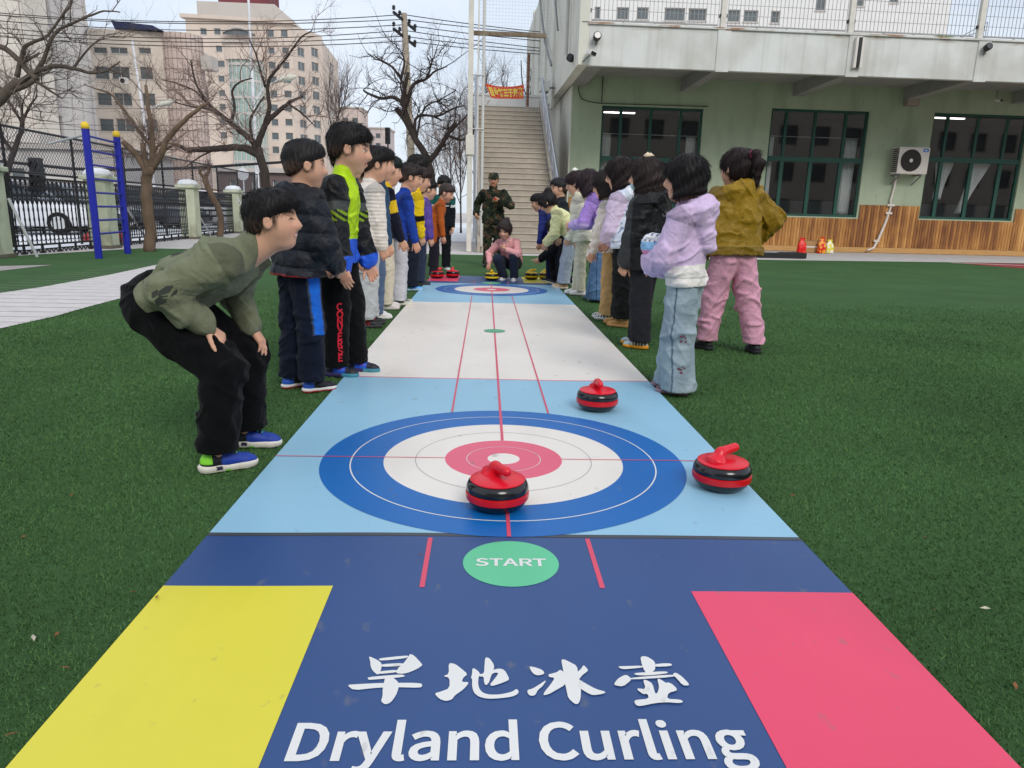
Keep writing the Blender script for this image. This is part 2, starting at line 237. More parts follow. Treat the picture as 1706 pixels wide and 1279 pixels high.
GLYPHS = {"dry":[[[35,0],[101,0],[152,9],[190,34],[212,75],[220,129],[212,184],[189,224],[152,248],[99,257],[35,257]],[[68,27],[68,230],[97,230],[136,224],[165,204],[181,172],[187,129],[181,86],[165,54],[136,34],[97,27]],[[273,0],[305,0],[305,122],[316,143],[328,156],[341,164],[353,166],[358,166],[363,166],[367,165],[371,163],[377,191],[373,193],[368,194],[363,195],[357,195],[342,192],[327,184],[314,172],[303,155],[303,155],[299,190],[273,190]],[[412,-82],[437,-77],[457,-63],[472,-42],[483,-16],[555,190],[523,190],[489,85],[474,31],[472,31],[467,44],[462,58],[458,72],[453,85],[415,190],[381,190],[458,0],[453,-15],[446,-31],[437,-44],[425,-53],[411,-56],[407,-55],[403,-55],[399,-54],[396,-53],[390,-78],[394,-80],[400,-81],[406,-82]],[[625,-5],[631,-4],[636,-4],[640,-3],[644,-2],[639,23],[637,22],[635,22],[634,22],[632,22],[629,23],[626,25],[624,29],[624,36],[624,279],[591,279],[591,38],[593,20],[599,7],[610,-2]],[[735,-5],[752,-2],[768,3],[783,12],[798,23],[799,23],[801,0],[828,0],[828,117],[824,149],[812,174],[792,189],[762,195],[740,193],[719,187],[702,179],[687,170],[700,148],[712,156],[725,162],[741,167],[757,168],[776,164],[788,154],[794,138],[796,120],[744,111],[707,97],[686,77],[679,49],[683,26],[695,10],[713,-1]],[[744,21],[730,23],[720,28],[713,38],[710,51],[714,68],[729,82],[755,92],[796,99],[796,46],[782,35],[770,28],[757,23]],[[888,0],[920,0],[920,138],[933,151],[946,160],[958,165],[972,167],[988,164],[999,155],[1006,139],[1008,116],[1008,0],[1040,0],[1040,120],[1036,152],[1026,176],[1008,190],[982,195],[963,193],[947,186],[932,175],[918,162],[917,162],[914,190],[888,190]],[[1166,-5],[1183,-2],[1198,3],[1212,12],[1224,22],[1225,22],[1228,0],[1254,0],[1254,279],[1222,279],[1222,206],[1224,173],[1211,182],[1199,189],[1186,194],[1170,195],[1139,188],[1113,168],[1095,137],[1088,95],[1093,53],[1109,21],[1134,2]],[[1173,22],[1151,27],[1135,42],[1124,65],[1121,95],[1125,125],[1137,148],[1154,163],[1176,168],[1187,167],[1199,163],[1210,157],[1222,148],[1222,48],[1210,37],[1198,29],[1186,24]],[[1497,-5],[1520,-2],[1541,5],[1559,17],[1576,32],[1558,53],[1545,41],[1531,32],[1516,26],[1498,24],[1465,31],[1440,52],[1424,85],[1418,129],[1424,172],[1441,205],[1466,226],[1499,233],[1515,231],[1529,226],[1541,219],[1552,209],[1569,230],[1557,242],[1540,252],[1521,259],[1499,261],[1454,252],[1418,226],[1394,184],[1385,128],[1394,72],[1417,31],[1452,4]],[[1676,-5],[1694,-2],[1710,5],[1725,16],[1739,30],[1740,30],[1742,0],[1769,0],[1769,190],[1737,190],[1737,55],[1724,41],[1712,31],[1699,25],[1686,23],[1669,26],[1658,35],[1652,51],[1650,74],[1650,190],[1618,190],[1618,70],[1621,38],[1632,14],[1650,0]],[[1833,0],[1865,0],[1865,122],[1876,143],[1888,156],[1901,164],[1913,166],[1918,166],[1923,166],[1927,165],[1931,163],[1937,191],[1933,193],[1928,194],[1923,195],[1917,195],[1902,192],[1887,184],[1874,172],[1863,155],[1862,155],[1859,190],[1833,190]],[[2002,-5],[2008,-4],[2013,-4],[2017,-3],[2021,-2],[2016,23],[2014,22],[2012,22],[2011,22],[2010,22],[2006,23],[2004,25],[2002,29],[2001,36],[2001,279],[1969,279],[1969,38],[1971,20],[1977,7],[1987,-2]],[[2068,0],[2100,0],[2100,190],[2068,190]],[[2084,229],[2093,231],[2100,235],[2104,242],[2106,251],[2104,259],[2100,266],[2093,270],[2084,271],[2076,270],[2069,266],[2065,259],[2063,251],[2065,242],[2069,235],[2076,231]],[[2165,0],[2197,0],[2197,138],[2210,151],[2222,160],[2235,165],[2249,167],[2265,164],[2276,155],[2283,139],[2285,116],[2285,0],[2317,0],[2317,120],[2313,152],[2302,176],[2284,190],[2258,195],[2240,193],[2224,186],[2209,175],[2195,162],[2194,162],[2191,190],[2165,190]],[[2442,-88],[2482,-82],[2512,-68],[2532,-47],[2539,-22],[2534,-1],[2522,13],[2501,21],[2472,23],[2435,23],[2419,25],[2409,29],[2403,36],[2402,44],[2403,51],[2405,57],[2409,62],[2414,67],[2421,64],[2428,62],[2435,61],[2442,60],[2469,65],[2491,78],[2506,99],[2512,126],[2510,138],[2507,149],[2502,158],[2496,166],[2535,166],[2535,190],[2469,190],[2463,192],[2457,194],[2450,195],[2442,195],[2415,190],[2392,177],[2377,155],[2371,127],[2373,111],[2379,97],[2386,85],[2396,76],[2396,75],[2388,68],[2381,60],[2377,50],[2375,39],[2376,29],[2380,20],[2385,13],[2392,8],[2392,6],[2380,-3],[2371,-13],[2366,-25],[2364,-37],[2370,-58],[2386,-74],[2410,-84]],[[2442,82],[2426,85],[2414,94],[2405,108],[2402,127],[2405,146],[2413,160],[2426,169],[2442,172],[2458,169],[2471,160],[2479,146],[2482,127],[2479,108],[2470,94],[2458,85]],[[2447,-65],[2424,-63],[2406,-56],[2396,-46],[2392,-32],[2393,-24],[2396,-16],[2402,-8],[2411,0],[2417,-1],[2424,-2],[2430,-3],[2436,-3],[2468,-3],[2485,-4],[2497,-8],[2505,-16],[2507,-27],[2503,-41],[2491,-54],[2472,-62]]],"start":[[[106,-5],[143,1],[170,17],[188,40],[194,68],[190,93],[178,112],[162,126],[141,137],[104,153],[89,159],[75,168],[65,180],[62,196],[65,211],[75,223],[90,230],[110,233],[127,231],[142,226],[156,219],[168,209],[185,230],[170,242],[152,252],[132,259],[110,261],[77,256],[52,242],[35,221],[29,193],[34,169],[46,150],[63,137],[81,127],[118,111],[135,103],[148,94],[157,82],[161,65],[157,48],[146,35],[130,27],[107,24],[87,26],[68,33],[51,43],[36,56],[17,33],[35,18],[56,6],[80,-2]],[[297,0],[330,0],[330,229],[408,229],[408,257],[220,257],[220,229],[297,229]],[[420,0],[452,0],[477,78],[571,78],[596,0],[630,0],[543,257],[507,257]],[[485,104],[498,144],[505,165],[511,187],[517,208],[523,230],[525,230],[531,208],[537,187],[544,165],[551,144],[563,104]],[[699,135],[699,230],[742,230],[769,228],[788,220],[800,206],[804,185],[800,163],[788,147],[769,138],[742,135]],[[807,0],[844,0],[779,112],[802,122],[821,137],[832,158],[836,185],[830,219],[811,241],[783,253],[747,257],[667,257],[667,0],[699,0],[699,109],[745,109]],[[942,0],[975,0],[975,229],[1053,229],[1053,257],[864,257],[864,229],[942,229]]],"conv":[[[132,-5],[155,-2],[176,5],[195,17],[211,32],[193,53],[180,41],[166,32],[151,26],[133,24],[100,31],[75,52],[59,85],[54,129],[59,172],[76,205],[101,226],[134,233],[150,231],[164,226],[176,219],[187,209],[204,230],[192,242],[175,252],[156,259],[134,261],[89,252],[53,226],[29,184],[20,128],[29,72],[52,31],[88,4]],[[353,-5],[398,5],[432,31],[455,74],[463,129],[455,185],[432,226],[398,252],[353,261],[309,252],[274,226],[252,185],[244,129],[252,74],[274,31],[309,5]],[[353,24],[322,31],[298,52],[282,86],[277,129],[282,172],[298,205],[322,226],[353,233],[385,226],[409,205],[424,172],[430,129],[424,86],[409,52],[385,31]],[[519,0],[549,0],[549,135],[549,155],[548,175],[546,195],[545,215],[547,215],[574,162],[668,0],[701,0],[701,257],[670,257],[670,123],[671,103],[672,82],[673,62],[675,42],[673,42],[645,95],[551,257],[519,257]],[[819,0],[856,0],[938,257],[905,257],[863,118],[839,33],[837,33],[831,55],[824,75],[819,96],[812,118],[771,257],[737,257]],[[973,0],[1125,0],[1125,28],[1005,28],[1005,121],[1103,121],[1103,149],[1005,149],[1005,229],[1121,229],[1121,257],[973,257]],[[1211,135],[1211,230],[1255,230],[1281,228],[1301,220],[1313,206],[1317,185],[1313,163],[1301,147],[1281,138],[1255,135]],[[1320,0],[1356,0],[1291,112],[1315,122],[1333,137],[1345,158],[1349,185],[1342,219],[1324,241],[1295,253],[1259,257],[1179,257],[1179,0],[1211,0],[1211,109],[1258,109]],[[1473,-5],[1509,1],[1536,17],[1554,40],[1560,68],[1556,93],[1545,112],[1528,126],[1507,137],[1471,153],[1455,159],[1442,168],[1432,180],[1428,196],[1431,211],[1441,223],[1456,230],[1476,233],[1493,231],[1508,226],[1522,219],[1534,209],[1551,230],[1536,242],[1518,252],[1498,259],[1476,261],[1444,256],[1418,242],[1401,221],[1395,193],[1400,169],[1412,150],[1429,137],[1447,127],[1484,111],[1501,103],[1515,94],[1524,82],[1527,65],[1523,48],[1513,35],[1496,27],[1473,24],[1453,26],[1435,33],[1417,43],[1402,56],[1383,33],[1401,18],[1422,6],[1446,-2]],[[1610,0],[1762,0],[1762,28],[1643,28],[1643,121],[1740,121],[1740,149],[1643,149],[1643,229],[1758,229],[1758,257],[1610,257]]],"ban":[[[82,165],[266,165],[266,107],[82,107]],[[82,190],[82,246],[266,246],[266,190]],[[82,82],[266,82],[266,23],[82,23]],[[55,272],[55,-26],[82,-26],[82,-2],[266,-2],[266,-26],[293,-26],[293,272]],[[649,213],[637,182],[622,149],[606,118],[591,91],[613,80],[628,107],[644,138],[659,170],[673,201]],[[379,206],[393,175],[407,141],[418,109],[427,83],[453,92],[444,119],[431,150],[417,183],[403,214]],[[555,290],[555,16],[496,16],[496,290],[469,290],[469,16],[371,16],[371,-10],[680,-10],[680,16],[582,16],[582,290]],[[948,172],[969,152],[990,130],[1009,109],[1023,90],[1042,108],[1027,127],[1008,147],[987,168],[965,187]],[[838,265],[838,240],[941,240],[919,199],[892,162],[859,130],[823,105],[828,100],[833,94],[838,88],[842,83],[863,99],[884,116],[903,136],[922,157],[922,-28],[947,-28],[947,195],[954,206],[959,217],[965,228],[970,240],[1036,240],[1036,265]],[[773,294],[773,219],[718,219],[718,194],[769,194],[758,157],[744,121],[728,88],[710,61],[714,56],[717,50],[721,43],[724,37],[737,58],[750,83],[762,111],[773,140],[773,-28],[798,-28],[798,153],[807,142],[815,132],[822,122],[827,114],[842,135],[834,144],[822,157],[809,171],[798,181],[798,194],[845,194],[845,219],[798,219],[798,294]],[[1093,260],[1093,234],[1358,234],[1358,260]],[[1116,146],[1116,119],[1331,119],[1331,146]],[[1073,24],[1073,-2],[1377,-2],[1377,24]],[[1444,269],[1444,243],[1565,243],[1565,154],[1420,154],[1420,128],[1565,128],[1565,11],[1565,6],[1563,3],[1560,2],[1555,1],[1546,1],[1531,1],[1512,1],[1491,1],[1494,-5],[1498,-12],[1500,-20],[1502,-26],[1527,-26],[1547,-25],[1563,-24],[1574,-21],[1583,-17],[1588,-11],[1592,-2],[1593,11],[1593,128],[1732,128],[1732,154],[1593,154],[1593,243],[1707,243],[1707,269]],[[1841,91],[1828,67],[1813,43],[1795,22],[1776,4],[1781,0],[1787,-5],[1793,-9],[1798,-13],[1817,7],[1836,31],[1853,57],[1867,84]],[[1984,81],[2005,59],[2025,35],[2043,11],[2056,-9],[2080,4],[2066,24],[2047,47],[2027,70],[2006,92]],[[1778,248],[1778,223],[1863,223],[1852,205],[1843,189],[1835,177],[1829,169],[1822,158],[1815,150],[1809,144],[1803,141],[1806,135],[1809,127],[1811,120],[1813,114],[1817,116],[1825,118],[1837,119],[1851,119],[1928,119],[1928,8],[1928,5],[1927,4],[1925,3],[1922,2],[1915,2],[1905,2],[1891,2],[1877,2],[1880,-4],[1883,-11],[1885,-19],[1887,-25],[1904,-25],[1919,-24],[1931,-23],[1940,-20],[1947,-16],[1952,-10],[1954,-2],[1955,8],[1955,119],[2057,119],[2057,145],[1955,145],[1955,196],[1928,196],[1928,145],[1845,145],[1858,162],[1870,182],[1883,202],[1895,223],[2072,223],[2072,248],[1908,248],[1913,257],[1917,266],[1922,275],[1926,285],[1898,296],[1893,284],[1887,272],[1882,259],[1876,248]],[[2188,295],[2173,266],[2155,238],[2134,213],[2112,192],[2117,187],[2122,182],[2127,176],[2131,172],[2139,179],[2146,188],[2154,196],[2162,206],[2162,89],[2188,89],[2188,103],[2417,103],[2417,124],[2304,124],[2304,150],[2393,150],[2393,169],[2304,169],[2304,193],[2392,193],[2392,212],[2304,212],[2304,236],[2409,236],[2409,256],[2308,256],[2304,265],[2299,275],[2293,285],[2288,294],[2264,287],[2268,280],[2272,272],[2276,264],[2280,256],[2196,256],[2201,263],[2205,271],[2209,279],[2213,287]],[[2162,78],[2162,-29],[2188,-29],[2188,-12],[2369,-12],[2369,-29],[2396,-29],[2396,78]],[[2188,10],[2188,56],[2369,56],[2369,10]],[[2278,193],[2278,169],[2188,169],[2188,193]],[[2278,212],[2188,212],[2188,236],[2278,236]],[[2278,150],[2278,124],[2188,124],[2188,150]]]}
# ================================================================== GROUND
m_conc = mat('concrete_ground', srgb(196, 190, 186), .9, 3, .1, .25, 60)
m_turf = mat('turf_base', srgb(60, 94, 50), .95, 1.1, .16, .7, 300)
m_path = mat('path_paver', srgb(205, 199, 196), .85, 7, .09, .2, 80, vec=(1, 1, 1))
def sheet(name, pts, z, m, kind='structure'):
    return tag(MB().poly(pts, z).build(name, m), kind=kind)
sheet('ground', [(-400, -60), (400, -60), (400, 600), (-400, 600)], -.008, m_conc)
P_far = [gp(*p)[:2] for p in ((1706, 438), (1480, 435), (1255, 432), (925, 426), (790, 424), (700, 422))]
turf_pts = [(-12, -6), (30, -6), (30, P_far[0][1]+1.9)] + P_far + [(-4.5, 16.6), (-6.9, 16.4), (-8.3, 16.2), (-8.75, 14.0), (-9.2, 11), (-12, 8)]
sheet('turf_ground', turf_pts, -.004, m_turf)
pathL = [gp(*p)[:2] for p in ((0, 488), (70, 478), (180, 458), (265, 440))]; pathR = [gp(*p)[:2] for p in ((0, 547), (90, 527), (150, 510), (215, 493))]
dR = np.array(pathR[-1])-np.array(pathR[0]); dR /= np.linalg.norm(dR)
pathL[0] = np.array(pathL[0])-(np.array(pathL[1])-np.array(pathL[0]))*9; pathR0 = np.array(pathR[0])-dR*6
path_poly = [pathR0]+pathR+[np.array(pathR[-1])+dR*6.0]+[np.array([-5.3, 16.62])]+pathL[::-1]
# paving joints: each paver a quad slightly apart, over a darker bed
sheet('path', path_poly, 0.001, m_path)
m_joint = mat('paver_joint', srgb(160, 152, 148), .95, 9, .1)
jb = MB()
for k in range(60):
    a = np.array(pathR[0])+dR*(k*.3-1.5); nrm = np.array([-dR[1], dR[0]]); b = a+nrm*1.9
    jb.add([(a[0], a[1], .0045), (a[0]+dR[0]*.012, a[1]+dR[1]*.012, .0045), (b[0]+dR[0]*.012, b[1]+dR[1]*.012, .0045), (b[0], b[1], .0045)], [(0, 1, 2, 3)])
# pieces sticking out past the path are clipped by keeping the joints inside its width
tag(jb.build('path_joints', m_joint), kind='structure')
m_white = mat('painted_line', srgb(225, 222, 216), .8, 20, .06)
m_red = mat('red_track', srgb(150, 62, 62), .9, 9, .1, .3, 120)
w = [gp(*p) for p in ((1585, 437), (1706, 440), (1706, 447), (1640, 442))]
sheet('red_track', [(q[0], q[1]) for q in (w[0], np.array([22, w[1][1]+1.2, 0]), np.array([22, w[2][1]-.3, 0]), w[2], w[3])], .001, m_red)
tag(MB().bar(gp(1585, 437.5, .004), np.array([22, gp(1706, 447)[1]-.9, .004]), .09, .002).build('track_line', m_white), kind='structure')
sheet('old_pavers', [gp(0, 443)[:2], gp(88, 441)[:2], gp(0, 451)[:2], gp(-80, 458)[:2]], .001, m_joint)
# low snow lying beyond the fence
m_snow = mat('snow', srgb(232, 234, 238), .8, 3, .05, .3, 20)
sheet('snow_bank', [(-9.6, 14.2), (-9.9, 20), (-11, 27), (-12, 40), (-2, 62), (-60, 70), (-60, 10)], .02, m_snow)
m_road = mat('asphalt', srgb(92, 92, 96), .9, 4, .2, .3, 60)
sheet('road', [(-17, 18), (-15, 60), (-70, 90), (-70, 8)], .03, m_road)
sheet('snowy_yard', [(-3.9, 24), (-.9, 24), (1, 60), (-9, 60)], .004, m_snow)

# ================================================================== SCHOOL BUILDING (own frame, turned by TH)
TH = .065; BO = np.array([1.6, 23.2, 0])
def bl(x, y, z): return (BO[0]+math.cos(TH)*x-math.sin(TH)*y, BO[1]+math.sin(TH)*x+math.cos(TH)*y, z)
school = thing('school_building', 'pale green school hall with grey overhanging roof edge and wood strip dado', 'building', BO, TH)
m_green = mat('green_render', srgb(176, 188, 162), .85, 1.2, .06, .15, 60)
layer(m_green, srgb(140, 152, 126), 2.2, (1, 1, .22), .50, .74, amt=.55); layer(m_green, srgb(126, 122, 104), 5.0, (1.6, 1, .5), .64, .74, amt=.45)
m_pale = mat('pale_render', srgb(220, 218, 206), .85, 1.0, .06, .15, 50)
layer(m_pale, srgb(150, 142, 126), 3.2, (1, 1, .16), .56, .75, amt=.55)
m_fascia = mat('fascia_paint', srgb(222, 222, 219), .8, 1.3, .04, .12, 40)
layer(m_fascia, srgb(158, 155, 146), 3.0, (1.6, 1, .10), .50, .76, amt=.42); layer(m_fascia, srgb(184, 180, 170), .9, (1, 1, 1), .45, .65, amt=.5)
layer(m_fascia, srgb(150, 98, 52), 2.2, (.55, 1, 3), .5, .58, 5.60, 5.72, amt=.85)
m_soffit = mat('soffit', srgb(150, 150, 146), .9, 2, .08, .1, 40)
m_tealdark = mat('upper_green', srgb(86, 112, 92), .85, 1.5, .06)
ops = [(.93, 4.08, 1.08, 4.22), (6.22, 9.36, 1.1, 4.32), (11.44, 14.58, 1.12, 4.36), (16.7, 19.8, 1.12, 4.38)]
WX1 = 24.0
wall_open(MB(), 0, WX1, 0, 5.05, ops, .24).build('wall', m_green, school)
MB().box(-.04, .0, .0, 15, 0, 4.74).build('side_wall', m_pale, school)
# floor slab edge, soffit, beams
MB().box(0, WX1, -3.05, 15, 5.05, 5.3).build('roof_slab', m_soffit, school)
fb = MB(); fb.box(-.06, WX1, -3.2, -3.06, 4.72, 5.70); fb.box(-.10, WX1, -3.25, -2.95, 5.702, 5.76)
fb.build('fascia', m_fascia, school, bevel=.01)
for x in (3.29, 6.8, 10.33, 13.86, 17.4):
    MB().box(x, x+.34, -3.23, -3.2, 4.69, 5.70).build('pilaster', m_fascia, school)
    b = MB(); b.add([(x+.02, -3.06, 4.74), (x+.32, -3.06, 4.74), (x+.32, 0, 4.68), (x+.02, 0, 4.68), (x+.02, -3.06, 5.05), (x+.32, -3.06, 5.05), (x+.32, 0, 5.05), (x+.02, 0, 5.05)],
          [(0, 3, 2, 1), (0, 1, 5, 4), (1, 2, 6, 5), (3, 0, 4, 7), (2, 3, 7, 6)]); b.build('beam', m_soffit, school)
b = MB(); b.box(-.05, .36, -3.04, 0, 4.74, 5.04); b.build('beam', m_soffit, school)
# parapet wall standing on the left end, seen along its length
MB().box(-.32, -.06, -3.2, 15, 4.74, 9.4).build('parapet', m_pale, school)
b = MB()
for y0 in (2.2, 4.9, 7.6, 10.4): b.box(-.40, -.322, y0, y0+.45, 4.4, 9.4)
b.build('buttress', m_pale, school)
m_pipe = mat('grey_pipe', srgb(120, 120, 122), .5, 5, .1, spec=.5)
m_black = mat('black_plastic', srgb(28, 28, 30), .45, 9, .1, spec=.5)
b = MB(); b.tube([(-.42, -1.5, 5.3), (-.42, -1.5, 9.4)], .045, 8); b.build('downpipe', mat('white_pipe', srgb(190, 188, 180), .5, 5, .1), school)
b = MB(); b.tube([(-.44, 0.6, 6.4), (-.44, 2.4, 8.2), (-.44, 4.6, 9.4)], .03, 6); b.tube([(-.44, 2.2, 5.7), (-.44, 4.6, 6.9), (-.44, 7.5, 9.2)], .04, 6); b.build('cable_conduit', m_pipe, school)
# dado of upright wood strips and its base board
m_wood = bpy.data.materials.new('wood_strip'); m_wood.use_nodes = True; t = m_wood.node_tree; p = t.nodes['Principled BSDF']
c = t.nodes.new('ShaderNodeTexCoord'); sx = t.nodes.new('ShaderNodeSeparateXYZ'); L = t.links.new; L(c.outputs['Object'], sx.inputs[0])
dv = t.nodes.new('ShaderNodeMath'); dv.operation = 'DIVIDE'; dv.inputs[1].default_value = .095; L(sx.outputs['X'], dv.inputs[0])
fl = t.nodes.new('ShaderNodeMath'); fl.operation = 'FLOOR'; L(dv.outputs[0], fl.inputs[0])
wn = t.nodes.new('ShaderNodeTexWhiteNoise'); wn.noise_dimensions = '1D'; L(fl.outputs[0], wn.inputs['W'])
mpn = t.nodes.new('ShaderNodeMapping'); mpn.inputs['Scale'].default_value = (14, 14, .9); L(c.outputs['Object'], mpn.inputs[0])
n1 = t.nodes.new('ShaderNodeTexNoise'); n1.inputs['Scale'].default_value = 2.4; n1.inputs['Detail'].default_value = 7; L(mpn.outputs[0], n1.inputs['Vector'])
n2 = t.nodes.new('ShaderNodeTexNoise'); n2.inputs['Scale'].default_value = .55; n2.inputs['Detail'].default_value = 5; L(c.outputs['Object'], n2.inputs['Vector'])
a1 = t.nodes.new('ShaderNodeMath'); a1.operation = 'MULTIPLY_ADD'; a1.inputs[1].default_value = .30; L(wn.outputs['Value'], a1.inputs[0])
a2 = t.nodes.new('ShaderNodeMath'); a2.operation = 'MULTIPLY_ADD'; a2.inputs[1].default_value = .55; L(n1.outputs['Fac'], a2.inputs[0]); L(n2.outputs['Fac'], a2.inputs[2])
a1.inputs[2].default_value = -.42
a3 = t.nodes.new('ShaderNodeMath'); a3.operation = 'ADD'; L(a1.outputs[0], a3.inputs[0]); L(a2.outputs[0], a3.inputs[1])
r = t.nodes.new('ShaderNodeValToRGB'); L(a3.outputs[0], r.inputs['Fac'])
r.color_ramp.elements[0].position = .25; r.color_ramp.elements[0].color = srgb(118, 70, 34); r.color_ramp.elements[1].position = .8; r.color_ramp.elements[1].color = srgb(222, 168, 98)
e = r.color_ramp.elements.new(.5); e.color = srgb(178, 122, 62)
L(r.outputs[0], p.inputs['Base Color']); p.inputs['Roughness'].default_value = .6
b = MB(); x = .02; rw = random.Random(3)
while x < WX1:
    zt = 1.5
    for o in ops:
        if o[0]-.06 < x+.045 < o[1]+.06: zt = o[2]-.04
    if x > 0: b.box(x, x+.083, -.035-rw.random()*.006, -.002, .17, zt-.0)
    x += .095
b.build('wood_dado', m_wood, school)
MB().box(0, WX1, -.05, -.001, .0, .165).build('base_board', mat('base_board', srgb(196, 152, 96), .7, 4, .12, vec=(1, 1, 12)), school, bevel=.006)
# windows: frame, mullions, panes, lit lamps and curtains inside
m_frame = mat('green_frame', srgb(28, 78, 66), .45, 4, .08, spec=.5)
m_pane = glass_mat('window_glass', (.96, .98, .98, 1), refl=.055)
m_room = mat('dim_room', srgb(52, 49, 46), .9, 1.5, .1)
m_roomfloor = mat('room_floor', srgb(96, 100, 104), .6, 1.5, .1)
m_lamp = emit_mat('lit_tube', (1, .98, .94, 1), 3.0)
muls = [(1.54, 2.47, 3.4), (6.75, 7.68, 8.66), (11.97, 12.98, 13.95), (17.3, 18.2, 19.1)]
trs = (2.68, 2.84, 2.96, 3.0)
for i, (a, bb, c0, d0) in enumerate(ops):
    f = MB(); w = .07; y0, y1 = .07, .16
    f.box(a, a+w, y0, y1, c0, d0); f.box(bb-w, bb, y0, y1, c0, d0); f.box(a+w, bb-w, y0, y1, d0-w, d0); f.box(a+w, bb-w, y0, y1, c0, c0+w)
    f.box(a+w, bb-w, y0-.01, y1, trs[i]-.075, trs[i]+.075)
    for m_ in muls[i]:
        f.box(m_-.045, m_+.045, y0+.004, y1-.004, trs[i]+.075, d0-w); f.box(m_-.06, m_+.06, y0+.004, y1-.004, c0+w, trs[i]-.075)
    fo = f.build('window', m_frame, school, bevel=.006)
    f = MB(); f.add([(a+w, .115, c0+w), (bb-w, .115, c0+w), (bb-w, .115, d0-w), (a+w, .115, d0-w)], [(0, 1, 2, 3)]); f.build('pane', m_pane, fo)
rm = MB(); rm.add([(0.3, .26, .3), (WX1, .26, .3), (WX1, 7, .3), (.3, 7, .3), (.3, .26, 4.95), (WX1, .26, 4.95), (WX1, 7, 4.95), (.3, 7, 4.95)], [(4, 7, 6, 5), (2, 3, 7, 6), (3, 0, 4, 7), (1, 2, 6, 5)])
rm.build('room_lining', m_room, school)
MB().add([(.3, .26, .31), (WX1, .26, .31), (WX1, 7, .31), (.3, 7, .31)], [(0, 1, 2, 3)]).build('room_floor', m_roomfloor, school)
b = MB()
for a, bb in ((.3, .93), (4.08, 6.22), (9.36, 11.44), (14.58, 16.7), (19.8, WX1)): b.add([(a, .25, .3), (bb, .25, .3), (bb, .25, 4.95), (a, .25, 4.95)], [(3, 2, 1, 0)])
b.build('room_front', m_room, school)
# low partition line inside (paler lower wall)
MB().box(.32, WX1, 6.9, 6.97, .31, 1.75).build('room_wainscot', mat('wainscot', srgb(150, 158, 160), .8, 2, .06), school)
for x, y in ((1.7, 3.2), (2.35, 4.6), (3.0, 2.4), (12.2, 2.0), (13.3, 1.7), (11.7, 3.0), (13.9, 3.1), (14.6, 1.9), (7.4, 6.2), (17.5, 2.4)):
    l_ = thing('ceiling_lamp', 'lit white tube lamp on the hall ceiling behind the glass', 'lamp', bl(x, y, 4.62), TH, 'lit tube lamps inside the hall')
    MB().box(-.6, .6, -.07, .07, 0, .03).build('tube', m_lamp, l_); MB().box(-.62, .62, -.09, .09, .032, .06).build('housing', m_pipe, l_)
    MB().bar((-.4, 0, .06), (-.4, 0, .33), .01).bar((.4, 0, .06), (.4, 0, .33), .01).build('hanger', m_pipe, l_)
# curtains
m_curt = mat('white_curtain', srgb(246, 247, 245), .9, 5, .05)
def curtain(x0, x1, z0, z1, y, label, tied=0.0, dx=0.0):
    n = 26; rows = 14; V = []; F = []
    for j in range(rows+1):
        tz = j/rows; z = z1+(z0-z1)*tz
        wf = 1-tied*math.sin(min(1, tz*1.25)*math.pi/2)**1.5
        cx = (x0+x1)/2+dx*tz
        for i in range(n+1):
            u = i/n-.5; V.append((cx+u*(x1-x0)*wf, y+.035*math.sin(i*1.45+tz*.6)+.01*math.sin(i*3.3), z))
    for j in range(rows):
        for i in range(n): q = j*(n+1)+i; F.append((q, q+1, q+n+2, q+n+1))
    o = MB(); o.add([(v[0], v[1], v[2]) for v in V], F)
    t_ = thing('curtain', label, 'curtain', bl(0, 0, 0), TH)
    c_ = o.build('cloth', m_curt, t_, smooth=True)
    sm = c_.modifiers.new('thick', 'SOLIDIFY'); sm.thickness = .006
    MB().tube([(x0-.05, y, z1+.02), (x1+.05, y, z1+.02)], .012, 6).build('curtain_rail', m_pipe, t_)
    return t_
curtain(1.0, 1.32, 1.2, 3.42, .42, 'narrow white curtain at the left end of the window nearest the stairs')
curtain(3.72, 4.02, 1.2, 3.42, .42, 'white curtain at the right end of the window nearest the stairs')
curtain(6.3, 6.55, 1.2, 3.52, .42, 'thin white curtain at the left end of the middle window')
curtain(8.9, 9.28, 1.15, 3.52, .42, 'wide white curtain at the end of the middle window beside the air conditioner')
curtain(12.0, 12.6, 1.75, 2.92, .42, 'tied white curtain tapering down, first behind the window right of the air conditioner', .55, -.1)
curtain(13.25, 13.85, 1.3, 2.92, .42, 'tied white curtain swept aside, second behind the window right of the air conditioner', .6, -.55)
# window valance line seen inside
MB().box(.95, 4.05, .36, .38, 3.44, 3.46).build('blind_rail', m_white, school); MB().box(6.25, 9.3, .36, .38, 3.53, 3.55).build('blind_rail', m_white, school)
# sagging black cable on the wall
b = MB(); b.tube([(.2, -.03, 5.0), (.17, -.03, 4.62), (.27, -.03, 4.38), (.5, -.03, 4.31), (.86, -.03, 4.27), (2.5, -.03, 4.28), (4.2, -.03, 4.29)], .012, 5); b.tube([(.9, -.03, 5.04), (.9, -.03, 4.26)], .012, 5)
tag(b.build('wall_cable', m_black), 'black cable sagging along the green wall above the window near the stairs', 'cable'); bpy.data.objects['wall_cable'].location = BO; bpy.data.objects['wall_cable'].rotation_euler = (0, 0, TH)
